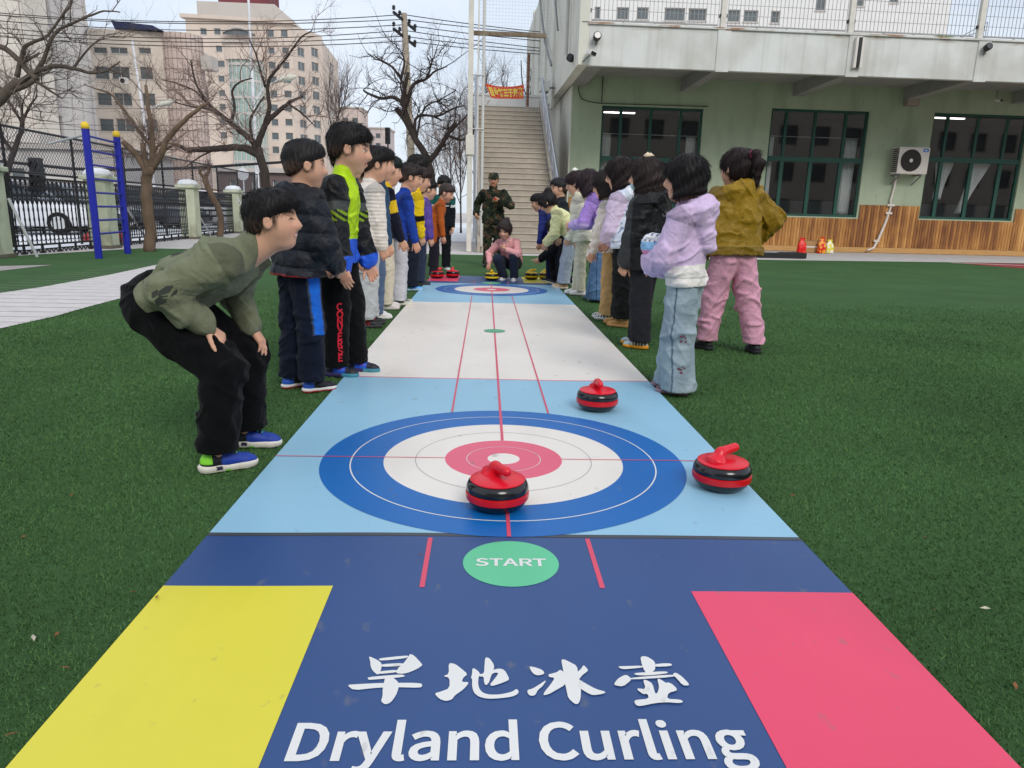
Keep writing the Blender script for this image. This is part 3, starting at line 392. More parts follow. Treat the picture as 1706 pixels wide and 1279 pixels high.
# window sensor lamp under the beam, box light
t_ = thing('wall_lamp', 'grey bulkhead lamp under the roof beam above the air conditioner', 'lamp', bl(10.56, -.02, 4.55), TH)
MB().box(-.2, .2, -.2, 0, -.06, .2).build('housing', mat('lamp_grey', srgb(150, 138, 132), .6, 5, .1), t_, bevel=.02); MB().box(-.16, .16, -.215, -.201, -.03, .17).build('diffuser', mat('lamp_lens', srgb(176, 160, 152), .4, 5, .05), t_)
t_ = thing('wall_camera', 'small pale bullet camera hanging under the soffit at far window', 'camera', bl(13.15, -.3, 4.75), TH)
MB().tube([(0, 0, 0), (0, -.25, -.06)], .05, 10).build('body', m_white, t_, smooth='auto'); MB().tube([(0, 0, .02), (0, .0, .28)], .015, 6).build('bracket', m_pipe, t_); MB().tube([(0, -.251, -.0602), (0, -.262, -.063)], .04, 10).build('lens', m_black, t_)
# air conditioner outdoor unit with its lagged pipe
ac = thing('air_conditioner', 'white outdoor air conditioning unit with round dark fan on the green wall', 'air conditioner', bl(10.2, -.12, 2.46), TH)
m_ac = mat('ac_white', srgb(222, 214, 206), .5, 3, .05, spec=.4); m_acd = mat('ac_dark', srgb(62, 56, 54), .6, 8, .1)
b = MB(); b.box(0, .98, -.36, 0, 0, .80); b.build('body', m_ac, ac, bevel=.015)
b = MB(); pr = [(.33*math.cos(k*math.pi/24), .33*math.sin(k*math.pi/24)) for k in range(48)]
b.add([(.40+x, -.372, .40+z) for x, z in pr]+[(.40+x*.98, -.3605, .40+z*.98) for x, z in pr], [tuple(range(48))]+[(i, (i+1) % 48, 48+(i+1) % 48, 48+i) for i in range(48)])
fan = b.build('fan_grille', m_acd, ac)
b = MB()
for rr in (.07, .12, .17, .22, .27, .32):
    b.tube([(.40+rr*math.cos(k*math.pi/16), -.379, .40+rr*math.sin(k*math.pi/16)) for k in range(33)], .004, 4)
for k in range(12): a = k*math.pi/6; b.tube([(.40+.05*math.cos(a), -.381, .40+.05*math.sin(a)), (.40+.32*math.cos(a+.25), -.381, .40+.32*math.sin(a+.25))], .004, 4)
b.build('grille_wire', m_black, fan)
b = MB(); b.add([(.40+x*.17, -.385, .40+z*.17) for x, z in pr], [tuple(range(48))]); b.build('hub', m_ac, fan)
b = MB(); b.box(.76, .93, -.363, -.3605, .66, .76); b.build('sticker', mat('ac_sticker', srgb(40, 120, 200), .4, 4, .05), ac); b = MB(); b.box(.80, .89, -.3655, -.3635, .69, .725); b.build('sticker_mark', m_white, ac)
b = MB()
for k in range(12): b.box(-.008, -.001, -.33, -.04, .06+k*.06, .09+k*.06)
for k in range(5): b.box(-.012, -.0085, -.33+k*.065, -.32+k*.065, .05, .77)
b.build('side_grille', m_black, ac)
b = MB(); b.box(.1, .15, -.34, .1, -.05, -.002); b.box(.8, .85, -.34, .1, -.05, -.002); b.bar((.125, -.32, -.05), (.125, .1, -.3), .03); b.bar((.825, -.32, -.05), (.825, .1, -.3), .03); b.build('bracket', m_pipe, ac)
b = MB(); q = [(.22, .0, .0), (.24, .06, -.4), (.18, .07, -.8), (.22, .07, -1.0), (.12, .05, -1.45), (-.06, .02, -2.0), (-.2, -.0, -2.3), (-.42, -.05, -2.38)]
b.tube(q, [.035, .035, .035, .035, .04, .042, .04, .03], 8); b.build('refrigerant_pipe', mat('lagging', srgb(224, 214, 204), .7, 14, .12, .4, 30), ac, smooth='auto')
b = MB()
for k, (x, z) in enumerate(((.22, -.95), (.17, -1.2), (-.13, -2.08))): b.box(x-.14+.03*k, x+.1, -.0+.01, .035, z-.035, z+.035)
b.build('pipe_strap', m_ac, ac, bevel=.005)

# fascia fittings
def spot(x, z, label, r=.1):
    t_ = thing('floodlight', label, 'lamp', bl(x, -3.26, z), TH)
    MB().lathe([(r*.5, 0), (r, .04), (r*1.05, .16), (r*.9, .18)], 14).build('housing', m_black, t_, smooth='auto').rotation_euler = (R(75), 0, 0)
    b = MB().lathe([(r*.8, .181), (r*.01, .184)], 14); b.build('lens', mat('spot_lens', srgb(60, 60, 64), .1, 5, .1, spec=.8), t_).rotation_euler = (R(75), 0, 0)
    MB().box(-.02, .02, -.02, .06, -.14, .0).build('bracket', m_pipe, t_)
spot(.12, 5.36, 'round black floodlight at the left end of the roof edge')
spot(10.5, 5.5, 'round black floodlight near the right end of the roof edge', .09)
t_ = thing('floodlight', 'round black floodlight on the side wall left of the white camera', 'lamp', bl(-.33, -2.2, 5.05), TH)
MB().lathe([(.05, 0), (.1, .04), (.105, .16), (.09, .18)], 14).build('housing', m_black, t_, smooth='auto').rotation_euler = (R(80), 0, R(-40)); MB().box(0, .3, -.02, .02, -.03, 0).build('bracket', m_pipe, t_)
t_ = thing('security_camera', 'white box camera on a bracket at the corner of the overhang', 'camera', bl(-.05, -3.4, 4.98), TH+.3)
MB().box(-.07, .1, -.2, .12, -.05, .06).build('body', m_white, t_, bevel=.012).rotation_euler = (R(12), R(18), 0); MB().bar((0, 0, -.05), (-.1, .2, -.18), .03).build('bracket', m_pipe, t_); MB().box(-.05, .09, -.215, -.203, -.04, .045).build('lens', m_black, t_).rotation_euler = (R(12), R(18), 0)
t_ = thing('security_camera', 'white dome camera housing high on the side wall above the stair rail', 'camera', bl(-.62, 2.0, 4.85), TH)
MB().box(-.2, .12, -.2, .2, 0, .34).build('body', m_white, t_, bevel=.03); MB().lathe([(.02, -.08), (.1, -.02), (.1, .0)], 12).build('lens', m_black, t_, smooth='auto'); MB().box(.12, .3, -.03, .03, .1, .16).build('bracket', m_pipe, t_)
t_ = thing('wall_vent', 'open steel chute hanging on the roof edge pilaster', 'chute', bl(7.0, -3.235, 4.9), TH)
MB().box(-.06, .0, -.1, 0, 0, .75).box(.1, .16, -.1, 0, 0, .75).box(.0, .1, -.02, 0, .0, .75).build('channel', m_ac, t_); MB().box(.02, .09, -.09, -.025, .01, .74).build('lining', m_black, t_)
# roof-edge railing, one section per bay
m_rail = mat('rail_grey', srgb(150, 150, 150), .5, 6, .1, spec=.5); m_post = mat('post_cream', srgb(220, 214, 204), .6, 6, .08)
secs = [(-.0, 3.3), (3.55, 6.72), (6.95, 10.22), (10.5, 13.9), (14.2, 17.5)]
for i, (a, bb) in enumerate(secs):
    t_ = thing('roof_railing', ['grey wire railing section at the left end of the roof, nearest the stairs', 'grey wire railing section second from the left along the roof', 'grey wire railing section above the steel chute pilaster', 'grey wire railing section above the far right floodlight', 'grey wire railing section at the far right roof end'][i], 'railing', bl(a, -3.1, 5.76), TH, 'railing sections along the roof edge')
    w = bb-a; b = MB(); n = int(w/.105)
    for k in range(n+1): b.bar((k*w/n, 0, .07), (k*w/n, 0, 1.6), .011)
    for z in (.32, .57, .82, 1.07, 1.32): b.bar((0, .012, z), (w, .012, z), .009)
    b.build('wire_mesh', m_rail, t_)
    b = MB(); b.bar((0, 0, .07), (w, 0, .07), .035); b.bar((0, 0, 1.6), (w, 0, 1.6), .04); b.build('rail', m_rail, t_)
    b = MB()
    for k in range(1, 4): b.box(k*w/4-.02, k*w/4+.02, -.02, .02, 0, .065)
    b.build('foot', m_rail, t_)
for i, x in enumerate((-.12, 3.42, 6.83, 10.36, 14.05)):
    t_ = thing('roof_post', ['cream steel post at the left corner of the roof edge', 'cream steel post above the first pilaster from the stairs', 'cream steel post above the steel chute', 'cream steel post above the far right floodlight', 'cream steel post at the far right of the roof'][i], 'post', bl(x, -3.12, 5.76), TH, 'posts of the roof railing')
    MB().box(-.07, .07, -.06, .06, 0.01, 4.5).build('shaft', m_post, t_, bevel=.006); MB().box(-.13, .13, -.1, .1, 0, .012).build('base_plate', m_rail, t_)
    b = MB(); b.box(-.1, -.071, -.04, .04, .25, .33); b.box(.071, .1, -.04, .04, .25, .33); b.build('clamp', m_black, t_)
# green roof hose coil / bent rods on the roof
t_ = thing('goal_frame', 'thin folded metal frame lying on the roof behind the railing', 'frame', bl(9.4, -2.5, 5.35), TH)
b = MB(); b.tube([(0, 0, .1), (1.7, .2, 1.05), (1.7, .2, 0), (0, 0, .1)], .014, 5); b.tube([(.5, 0, .1), (.75, .1, .55), (1.7, .2, .85)], .012, 5); b.build('rods', m_rail, t_)
t_ = tag(MB().tube([bl(9.0, -2.9, 5.78), bl(9.6, -2.9, 5.82), bl(10.1, -2.9, 5.78)], .05, 8).build('green_roll', mat('green_net', srgb(30, 140, 70), .8, 20, .2, .5, 60), smooth='auto'), 'rolled green netting lying at the foot of the roof railing', 'netting')

# ================================================================== OUTDOOR STAIRS
m_step = mat('stair_stone', srgb(172, 162, 148), .8, 5, .10, .15, 50); layer(m_step, srgb(138, 126, 112), 2.0, (.8, 3, 3), .55, .7, amt=.4)
st = thing('outdoor_stairs', 'long flight of grey stone steps rising to the roof terrace', 'stairs', (-.95, 18.0, 0), TH)
NS = 27; RUN = 6.9/NS; RISE = 4.32/NS; SW = 2.02
b = MB()
for k in range(NS):
    b.box(.1, SW, k*RUN, NS*RUN+.6, k*RISE+.0015*(k > 0), (k+1)*RISE-.03)
b.build('riser', m_step, st)
b = MB()
for k in range(NS): b.box(.085, SW+.015, k*RUN-.025, (k+1)*RUN+.0, (k+1)*RISE-.0295, (k+1)*RISE)
b.build('tread', mat('stair_tread', srgb(184, 174, 160), .75, 6, .07, .12, 50), st, bevel=.006)
b = MB(); b.add([(0, -.05, 0), (.08, -.05, 0), (.08, 6.9, 4.3), (0, 6.9, 4.3), (0, -.05, .25), (.08, -.05, .25), (.08, 6.9, 4.56), (0, 6.9, 4.56)], [(0, 3, 2, 1), (4, 5, 6, 7), (0, 1, 5, 4), (1, 2, 6, 5), (2, 3, 7, 6), (3, 0, 4, 7)])
b.add([(SW+.03, -.05, 0), (SW+.11, -.05, 0), (SW+.11, 6.9, 4.3), (SW+.03, 6.9, 4.3), (SW+.03, -.05, .25), (SW+.11, -.05, .25), (SW+.11, 6.9, 4.56), (SW+.03, 6.9, 4.56)], [(0, 3, 2, 1), (4, 5, 6, 7), (0, 1, 5, 4), (1, 2, 6, 5), (2, 3, 7, 6), (3, 0, 4, 7)])
b.build('stringer', m_step, st)
m_steel = mat('stainless', srgb(190, 194, 204), .28, 6, .05, metal=.9)
for side, x in ((0, -.02), (1, SW+.1)):
    t_ = thing('handrail', ['bright steel handrail on the left edge of the stairs', 'bright steel handrail between the stairs and building wall'][side], 'handrail', (-.95, 18.0, 0), TH, 'handrails of the outdoor stairs')
    sl = 4.32/6.9
    b = MB(); b.tube([(x, -.25, .9), (x, .05, .98), (x, 6.9, .98+6.85*sl), (x, 7.6, .98+6.85*sl)], .04, 10); b.build('rail', m_steel, t_, smooth='auto')
    for k in range(8): y = .1+k*.97; MB().tube([(x, y, y*sl+.1), (x, y, y*sl+.96)], .022, 8).build('post', m_steel, t_, smooth='auto')
    for dz in (.3, .5, .7): MB().tube([(x, .1, dz+.06), (x, 6.9, dz+6.85*sl)], .012, 6).build('infill_rail', m_steel, t_, smooth='auto')
# terrace wall behind the stair head, banner
m_ww = mat('white_wall', srgb(226, 224, 220), .85, 2, .04)
tw = thing('terrace_wall', 'low white wall at the head of the outdoor stairs', 'wall', (-1.6, 27.2, 0), TH)
MB().box(0, 3.0, 0, .2, 0, 5.0).build('panel', m_ww, tw); MB().box(-.05, 3.05, -.04, .24, 5.002, 5.08).build('coping', m_fascia, tw)
P0, P1 = at(808, 138, 25.6), at(873, 140, 25.6); P2, P3 = at(872, 164, 25.6), at(818, 163, 25.6)
ban = thing('banner', 'red cloth banner with mirrored yellow characters above the stairs', 'banner', tuple(P0))
m_ban = mat('banner_red', srgb(222, 74, 40), .8, 8, .08); m_bant = mat('banner_yellow', srgb(246, 214, 84), .8, 8, .05)
n = 24; b = MB(); V = []; F = []
def banp(u, v, o=0):
    p = (P0*(1-u)+P1*u)*(1-v)+(P3*(1-u)+P2*u)*v
    sag = -.10*math.sin(u*math.pi)*(1-v)-.02*math.sin(u*math.pi)*v
    return (p[0]-P0[0], p[1]-P0[1]+.05*math.sin(u*9)+o, p[2]-P0[2]+sag)
for j in range(7):
    for i in range(n+1): V.append(banp(i/n, j/6))
for j in range(6):
    for i in range(n): q = j*(n+1)+i; F.append((q, q+1, q+n+2, q+n+1))
b.add(V, F); c_ = b.build('cloth', m_ban, ban, smooth=True)
GL = GLYPHS
vs, fs = fill2d([[(x/1000, y/1000) for x, y in P] for P in GL['ban']], .018)
xm = 2.417
b = MB(); b.add([banp(.03+.94*v[0]/2.45, .86-.72*(v[1]+.04)/.36, -.012) for v in vs], fs); b.build('lettering', m_bant, ban)
b = MB(); b.tube([(0, 0, 0), (-.6, .2, .12)], .006, 4); b.tube([(P1[0]-P0[0], 0, P1[2]-P0[2]), (P1[0]-P0[0]+.5, .2, P1[2]-P0[2]+.1)], .006, 4); b.build('tie_cord', m_white, ban)
# steel net frame beside and over the stairs
np_ = thing('net_frame', 'tall cream steel frame with fine ball net beside the stairs', 'net frame', (-1.16, 18.15, 0), TH)
b = MB(); b.box(-.06, .06, -.06, .06, 0, 9.2); b.box(.16, .19, -.02, .02, 0, 9.2); b.box(-.1, .1, -.1, .1, 2.3, 2.75)
b.build('post', m_post, np_, bevel=.006)
b = MB(); b.box(.06, 1.75, -.04, .04, 4.97, 5.06); b.build('crossbar', mat('rusty_bar', srgb(150, 140, 120), .8, 4, .2, col2=srgb(96, 70, 52)), np_)
b = MB()
for k in range(24): b.bar((.2+k*.075, .05, 3.4), (.2+k*.075, .05, 9.2), .0028)
for k in range(78): b.bar((.19, .055, 3.4+k*.075), (1.95, .055, 3.4+k*.075), .0028)
b.build('net', mat('net_cord', srgb(170, 182, 190), .8, 5, .1), np_)
q_ = at(879, 165, 27.0); b = MB(); zz_ = at(879, 88, 27.0)[2]; lx_ = math.cos(TH)*(q_[0]+1.16)+math.sin(TH)*(q_[1]-18.15); ly_ = -math.sin(TH)*(q_[0]+1.16)+math.cos(TH)*(q_[1]-18.15); b.tube([(lx_, ly_, 4.3), (lx_, ly_, zz_)], .05, 8); b.build('rear_post', mat('rust_post', srgb(120, 82, 60), .8, 6, .2), np_)
b = MB(); b.tube([(.3, .0, 0), (.3, 0, 9.2)], .035, 8); b.tube([(.0, -.05, 1.0), (.32, -.05, 1.0)], .015, 6); b.tube([(.0, -.05, 2.9), (.32, -.05, 2.9)], .015, 6); b.tube([(.0, -.05, 4.1), (.32, -.05, 4.1)], .015, 6); b.build('drain_pipe', mat('pvc', srgb(208, 206, 202), .5, 4, .05), np_, smooth='auto')

# ================================================================== WING ACROSS THE YARD (mirrored in the hall windows)
ow = thing('opposite_wing', 'cream school wing across the yard, mirrored in the hall windows', 'building', (80, -24, 0), math.pi)
m_ow = mat('cream_wing', srgb(196, 186, 172), .85, .5, .06); ops2 = [(2+3.4*i, 3.9+3.4*i, 1.2+3.5*j, 3.0+3.5*j) for i in range(29) for j in range(4)]
wall_open(MB(), 0, 103, 0, 15, ops2, .2).build('wall', m_ow, ow)
MB().box(0, 103, .3, 10, 0, 14.9).build('block', mat('wing_dark', srgb(92, 94, 96), .4, .6, .2), ow); MB().box(-.2, 103.2, -.3, 10, 15.0, 15.4).build('roof', m_fascia, ow)
# ================================================================== STREET SIDE: fence, cars, poles, far buildings, trees
m_iron = mat('cast_iron', srgb(26, 26, 30), .5, 12, .15, spec=.5)
m_pier = mat('pier_render', srgb(196, 202, 176), .9, 2.5, .1, .3, 30); layer(m_pier, srgb(128, 124, 100), 3.0, (1, 1, .5), .52, .66, amt=.6)
m_galv = mat('galvanised', srgb(196, 198, 200), .45, 8, .06, metal=.4)
piers = [(-8.95, 12.45), (-8.98, 15.95), (-9.52, 21.5), (-10.28, 26.9), (-11.0, 32.4), (-11.7, 38.0)]
plab = ['mossy fence pier with snow cap at the left edge beside the ladder', 'pale green fence pier with snow on top behind the blue ladder', 'pale green fence pier with snow cap right of the pruned street tree', 'pale green fence pier with snow cap behind the bent small tree', 'far pale fence pier hidden behind the boys', 'farthest pale fence pier']
for i, (x, y) in enumerate(piers[:5]):
    t_ = thing('fence_pier', plab[i], 'pier', (x, y, 0), .07, 'piers of the street fence')
    hgt = 1.42
    MB().box(-.22, .22, -.22, .22, 0, hgt).build('shaft', m_pier, t_, bevel=.015)
    MB().box(-.28, .28, -.28, .28, hgt+.002, hgt+.09).build('cap', m_pier, t_, bevel=.02)
    b = MB(); b.lathe([(.02, .0), (.28, .0), (.285, .05), (.22, .13), (.1, .16), (.01, .165)], 12, (0, 0, hgt+.092)); b.build('snow', m_snow, t_, smooth=True)
    MB().box(-.25, .25, -.25, .25, 0, .06).build('plinth', mat('plinth_dark', srgb(110, 104, 92), .9, 5, .2), t_)
def panel(p, q, lab):
    p = Vector((p[0], p[1], 0)); q = Vector((q[0], q[1], 0)); d = q-p; w = d.length-.56; d.normalize()
    o = p+d*.28; t_ = thing('iron_fence', lab, 'fence', o, math.atan2(d.y, d.x), 'ornate iron panels of the street fence')
    b = MB(); n = int(w/.13)
    for z, s in ((.16, .035), (.42, .03), (1.04, .03), (1.2, .03), (1.36, .04)): b.bar((0, 0, z), (w, 0, z), s)
    b.build('rail', m_iron, t_)
    b = MB()
    for k in range(n+1): b.bar((k*w/n, 0, .16), (k*w/n, 0, 1.36), .018)
    for k in range(0, n+1, 4): b.bar((k*w/n, 0, .0), (k*w/n, 0, .16), .035)
    b.build('upright', m_iron, t_)
    b = MB()
    for k in range(n):
        cx = (k+.5)*w/n
        for cz, rr in ((1.12, .055), (.29, .06), (1.28, .05)):
            b.tube([(cx+rr*math.cos(a*math.pi/4), 0, cz+rr*1.1*math.sin(a*math.pi/4)) for a in range(9)], .0085, 4, cap=False)
        for cz in (.62, .8): b.tube([(k*w/n, 0, cz-.03), (k*w/n, 0, cz+.03)], .018, 5)
        b.tube([(cx-.055, 0, .9), (cx, 0, 1.0), (cx+.055, 0, .9)], .012, 4, cap=False)
        b.tube([(cx-.06, 0, .02+.05), (cx, 0, .01), (cx+.06, 0, .07)], .014, 4, cap=False)
    b.build('scroll_lattice', m_iron, t_)
fl = ['ornate black iron fence panel behind the blue ladder, nearest the camera', 'ornate black iron fence panel between the ladder and the pruned tree pier', 'ornate black iron fence panel with the bent small tree before it', 'ornate black iron fence panel behind the bending boy and his neighbour', 'far black iron fence panel seen behind the boys']
for i in range(4): panel(piers[i], piers[i+1], fl[i])
panel((-12.0, 40), (-3.8, 33), 'far black iron fence panel seen between the teal jacket boy and the stairs')
# chain-link above
m_wire = mat('chain_wire', srgb(70, 70, 74), .6, 9, .1, metal=.3)
t_ = thing('chain_link_fence', 'tall chain link mesh on thin black posts rising above the iron fence', 'fence', (-9.25, 9.0, 0), math.atan2(26.9-12.45, -10.28+8.95+.0))
Lc = 24.0; b = MB(); px_ = MB()
for k in range(0, 10): MB().tube([(k*2.6, 0, 0), (k*2.6, 0, 2.35)], .028, 6).build('post', m_iron, t_)
for z in (1.5, 2.33): MB().tube([(0, 0, z), (Lc, 0, z)], .026, 6).build('rail', m_iron, t_)
k = 0.0
while k < Lc:
    b.bar((k, 0, 1.5), (min(k+.83, Lc), 0, 2.33), .006); b.bar((k+.83 if k+.83 < Lc else Lc, .004, 1.5), (k, .004, 2.33), .006); k += .11
b.build('mesh_wire', m_wire, t_)
# long dark pipe running past the trees, at the road side
tag(MB().tube([at(-60, 262, 24), at(120, 281, 24), at(205, 283, 25), at(330, 279, 26), at(470, 270, 28)], .05, 6).build('overhead_pipe', m_iron, smooth='auto'), 'thick dark pipe strung across behind the pruned tree and the ladder', 'pipe')
# slanting galvanised braces
for i, (a, b_, yy) in enumerate((((14, 330), (62, 428), 12.4), ((207, 340), (246, 402), 16.6), ((312, 326), (352, 394), 21.6), ((395, 330), (405, 345), 26))):
    A1 = at(a[0], a[1], yy+.2); A2 = gp(*b_) if i in (0, 1, 2) else at(b_[0], b_[1], yy)
    o = MB().tube([A1, A2], .025, 8).build('fence_brace', m_galv, smooth='auto')
    tag(o, ['slanting pale steel brace beside the left edge pier', 'slanting pale steel brace behind the ladder foot', 'slanting pale steel brace right of the pruned tree', 'short slanting brace at the far pier'][i], 'brace', 'braces of the street fence')

# exercise ladder
m_lblue = mat('ladder_blue', srgb(22, 34, 158), .4, 6, .08, spec=.5); m_lyel = mat('ladder_yellow', srgb(245, 205, 60), .45, 6, .06)
l0, l1 = gp(165, 430), gp(213, 422)
lad = thing('exercise_ladder', 'tall blue exercise ladder with yellow post caps', 'climbing ladder', l0)
d = l1-l0; HL = 2.2
for o_ in ((0, 0, 0), tuple(d)):
    b = MB(); b.lathe([(.062, 0), (.062, HL)], 16, o_); b.build('post', m_lblue, lad, smooth='auto')
    b = MB(); b.lathe([(.064, HL-.03), (.066, HL+.02), (.06, HL+.06), (.03, HL+.085), (.004, HL+.09)], 16, o_); b.build('post_cap', m_lyel, lad, smooth=True)
for k in range(8):
    z = .42+k*.235
    MB().tube([(0, 0, z), (d[0], d[1], z)], .019, 8).build('rung', m_lblue, lad, smooth='auto')
b = MB(); e = at(82, 239, l0[1]+.5); b.tube([(0, 0, HL-.12), tuple(e-l0)], .022, 8); b.build('pull_up_bar', m_galv, lad, smooth='auto')

# parked cars beyond the fence
m_tyre = mat('tyre', srgb(24, 24, 26), .9, 20, .1); m_cglass = mat('car_glass', srgb(34, 44, 52), .08, 3, .1, spec=.8); m_lampw = mat('headlight', srgb(220, 226, 230), .1, 5, .05, spec=.8); m_lampr = mat('tail_light', srgb(170, 20, 24), .2, 5, .1, spec=.7)
def car(loc, rz, col, label):
    t_ = thing('parked_car', label, 'car', loc, rz, 'cars parked beyond the street fence')
    mc = mat('car_paint', col, .25, 2, .04, spec=.6, coat=.6)
    # profile sections across the length: (x, halfwidth, z bottom, z shoulder)
    P = [(-2.15, .70, .38, .78), (-2.05, .80, .28, .92), (-1.2, .86, .22, .96), (0, .88, .22, .95), (1.0, .87, .22, .92), (1.9, .82, .25, .80), (2.15, .70, .34, .68)]
    b = MB(); V = []; F = []
    for x, hw, zb, zs in P:
        for y, z in ((-hw*.9, zb), (-hw, zb+.15), (-hw, zs-.12), (-hw*.88, zs), (hw*.88, zs), (hw, zs-.12), (hw, zb+.15), (hw*.9, zb)): V.append((x, y, z))
    for i in range(len(P)-1):
        for j in range(8): F.append((i*8+j, i*8+(j+1) % 8, (i+1)*8+(j+1) % 8, (i+1)*8+j))
    F += [tuple(range(8)), tuple(range((len(P)-1)*8, len(P)*8))[::-1]]
    b.add(V, F); body = b.build('body', mc, t_, bevel=.04)
    b = MB(); b.add([(-1.95, -.72, .93), (-1.95, .72, .93), (.95, .74, .90), (.95, -.74, .90), (-1.35, -.58, 1.44), (-1.35, .58, 1.44), (.15, .58, 1.46), (.15, -.58, 1.46)], [(4, 7, 6, 5), (0, 4, 5, 1), (1, 5, 6, 2), (2, 6, 7, 3), (3, 7, 4, 0)])
    b.build('window', m_cglass, t_, bevel=.03)
    b = MB(); b.add([(-1.33, -.57, 1.445), (.13, -.57, 1.465), (.13, .57, 1.465), (-1.33, .57, 1.445), (-1.25, -.5, 1.5), (.05, -.5, 1.51), (.05, .5, 1.51), (-1.25, .5, 1.5)], [(4, 5, 6, 7), (0, 1, 5, 4), (1, 2, 6, 5), (2, 3, 7, 6), (3, 0, 4, 7)]); b.build('roof', mc, t_, bevel=.02)
    for x in (-1.35, 1.35):
        for s in (-1, 1):
            b = MB(); b.lathe([(.2, -.11), (.31, -.11), (.32, 0), (.31, .11), (.2, .11)], 16); w_ = b.build('wheel', m_tyre, t_, smooth='auto'); w_.location = (x, s*.78, .32); w_.rotation_euler = (R(90), 0, 0)
            b = MB(); b.lathe([(.01, .0), (.2, .0), (.2, .02), (.01, .03)], 12, (0, 0, .095 if s < 0 else -.125)); b.build('rim', m_galv, w_)
    for s in (-1, 1):
        MB().box(2.02, 2.12, s*.62-.13, s*.62+.13, .58, .72).build('headlight', m_lampw, t_, bevel=.02)
        MB().box(-2.14, -2.05, s*.62-.12, s*.62+.12, .70, .86).build('tail_light', m_lampr, t_, bevel=.02)
    MB().box(2.10, 2.175, -.5, .5, .34, .48).build('bumper', m_tyre, t_)
def onroad(px, py, Y): p = at(px, py, Y); return (p[0], p[1], .03)
car(onroad(40, 380, 21.5), R(8), srgb(222, 224, 228), 'white parked car behind the fence at the far left')
car(onroad(112, 380, 24.5), R(4), srgb(48, 60, 66), 'dark grey parked car behind the fence left of the ladder')
car(onroad(165, 378, 27.5), R(10), srgb(60, 66, 74), 'charcoal parked car seen through the ladder')
car(onroad(262, 378, 29.5), R(12), srgb(70, 74, 84), 'slate parked car behind the pruned tree trunk')
car(onroad(346, 372, 30.5), R(10), srgb(226, 230, 234), 'white parked car between the two pale fence piers')
car(onroad(415, 368, 36), R(10), srgb(60, 64, 72), 'dark parked car beside the far fence pier')
tag(MB().lathe([(.02, 0), (.5, .0), (.52, .12), (.4, .2), (.02, .22)], 14, tuple(gp(86, 409)+np.array([0, 2.2, .02]))).build('red_cover', mat('red_sheet', srgb(170, 26, 36), .6, 5, .1), smooth='auto'), 'low red cover lying on snow under the iron fence', 'cover')

# ------------------------------------------------------------ far buildings
m_tileL = mat('cream_tile', srgb(216, 208, 196), .8, .6, .05); layer(m_tileL, srgb(178, 168, 156), .35, (1, 1, .18), .5, .7, amt=.5)
m_tileG = mat('grey_tile', srgb(206, 200, 194), .8, .6, .05); layer(m_tileG, srgb(150, 146, 146), .4, (1, 1, .15), .5, .7, amt=.5)
m_mid = mat('peach_render', srgb(214, 202, 188), .85, .4, .05); layer(m_mid, srgb(186, 166, 150), .35, (1, 1, .2), .52, .74, amt=.4)
m_midp = mat('pink_tile', srgb(200, 182, 172), .85, .4, .05)
m_back = mat('pink_render', srgb(208, 192, 178), .85, .25, .05); layer(m_back, srgb(176, 154, 144), .2, (1, 1, .25), .5, .74, amt=.4)
m_backs = mat('grey_concrete', srgb(192, 184, 176), .85, .3, .05)
m_dglass = mat('dark_glass', srgb(92, 100, 102), .12, .5, .25, spec=.7); m_gglass = mat('green_glass', srgb(150, 172, 164), .12, .25, .14, spec=.7)
m_wfr = mat('window_frame_grey', srgb(190, 184, 178), .6, 3, .05); m_joint2 = mat('tile_joint', srgb(150, 132, 126), .9, 2, .1)
def XY(px, Y, py=200): p = at(px, py, Y); return np.array([p[0], p[1]])
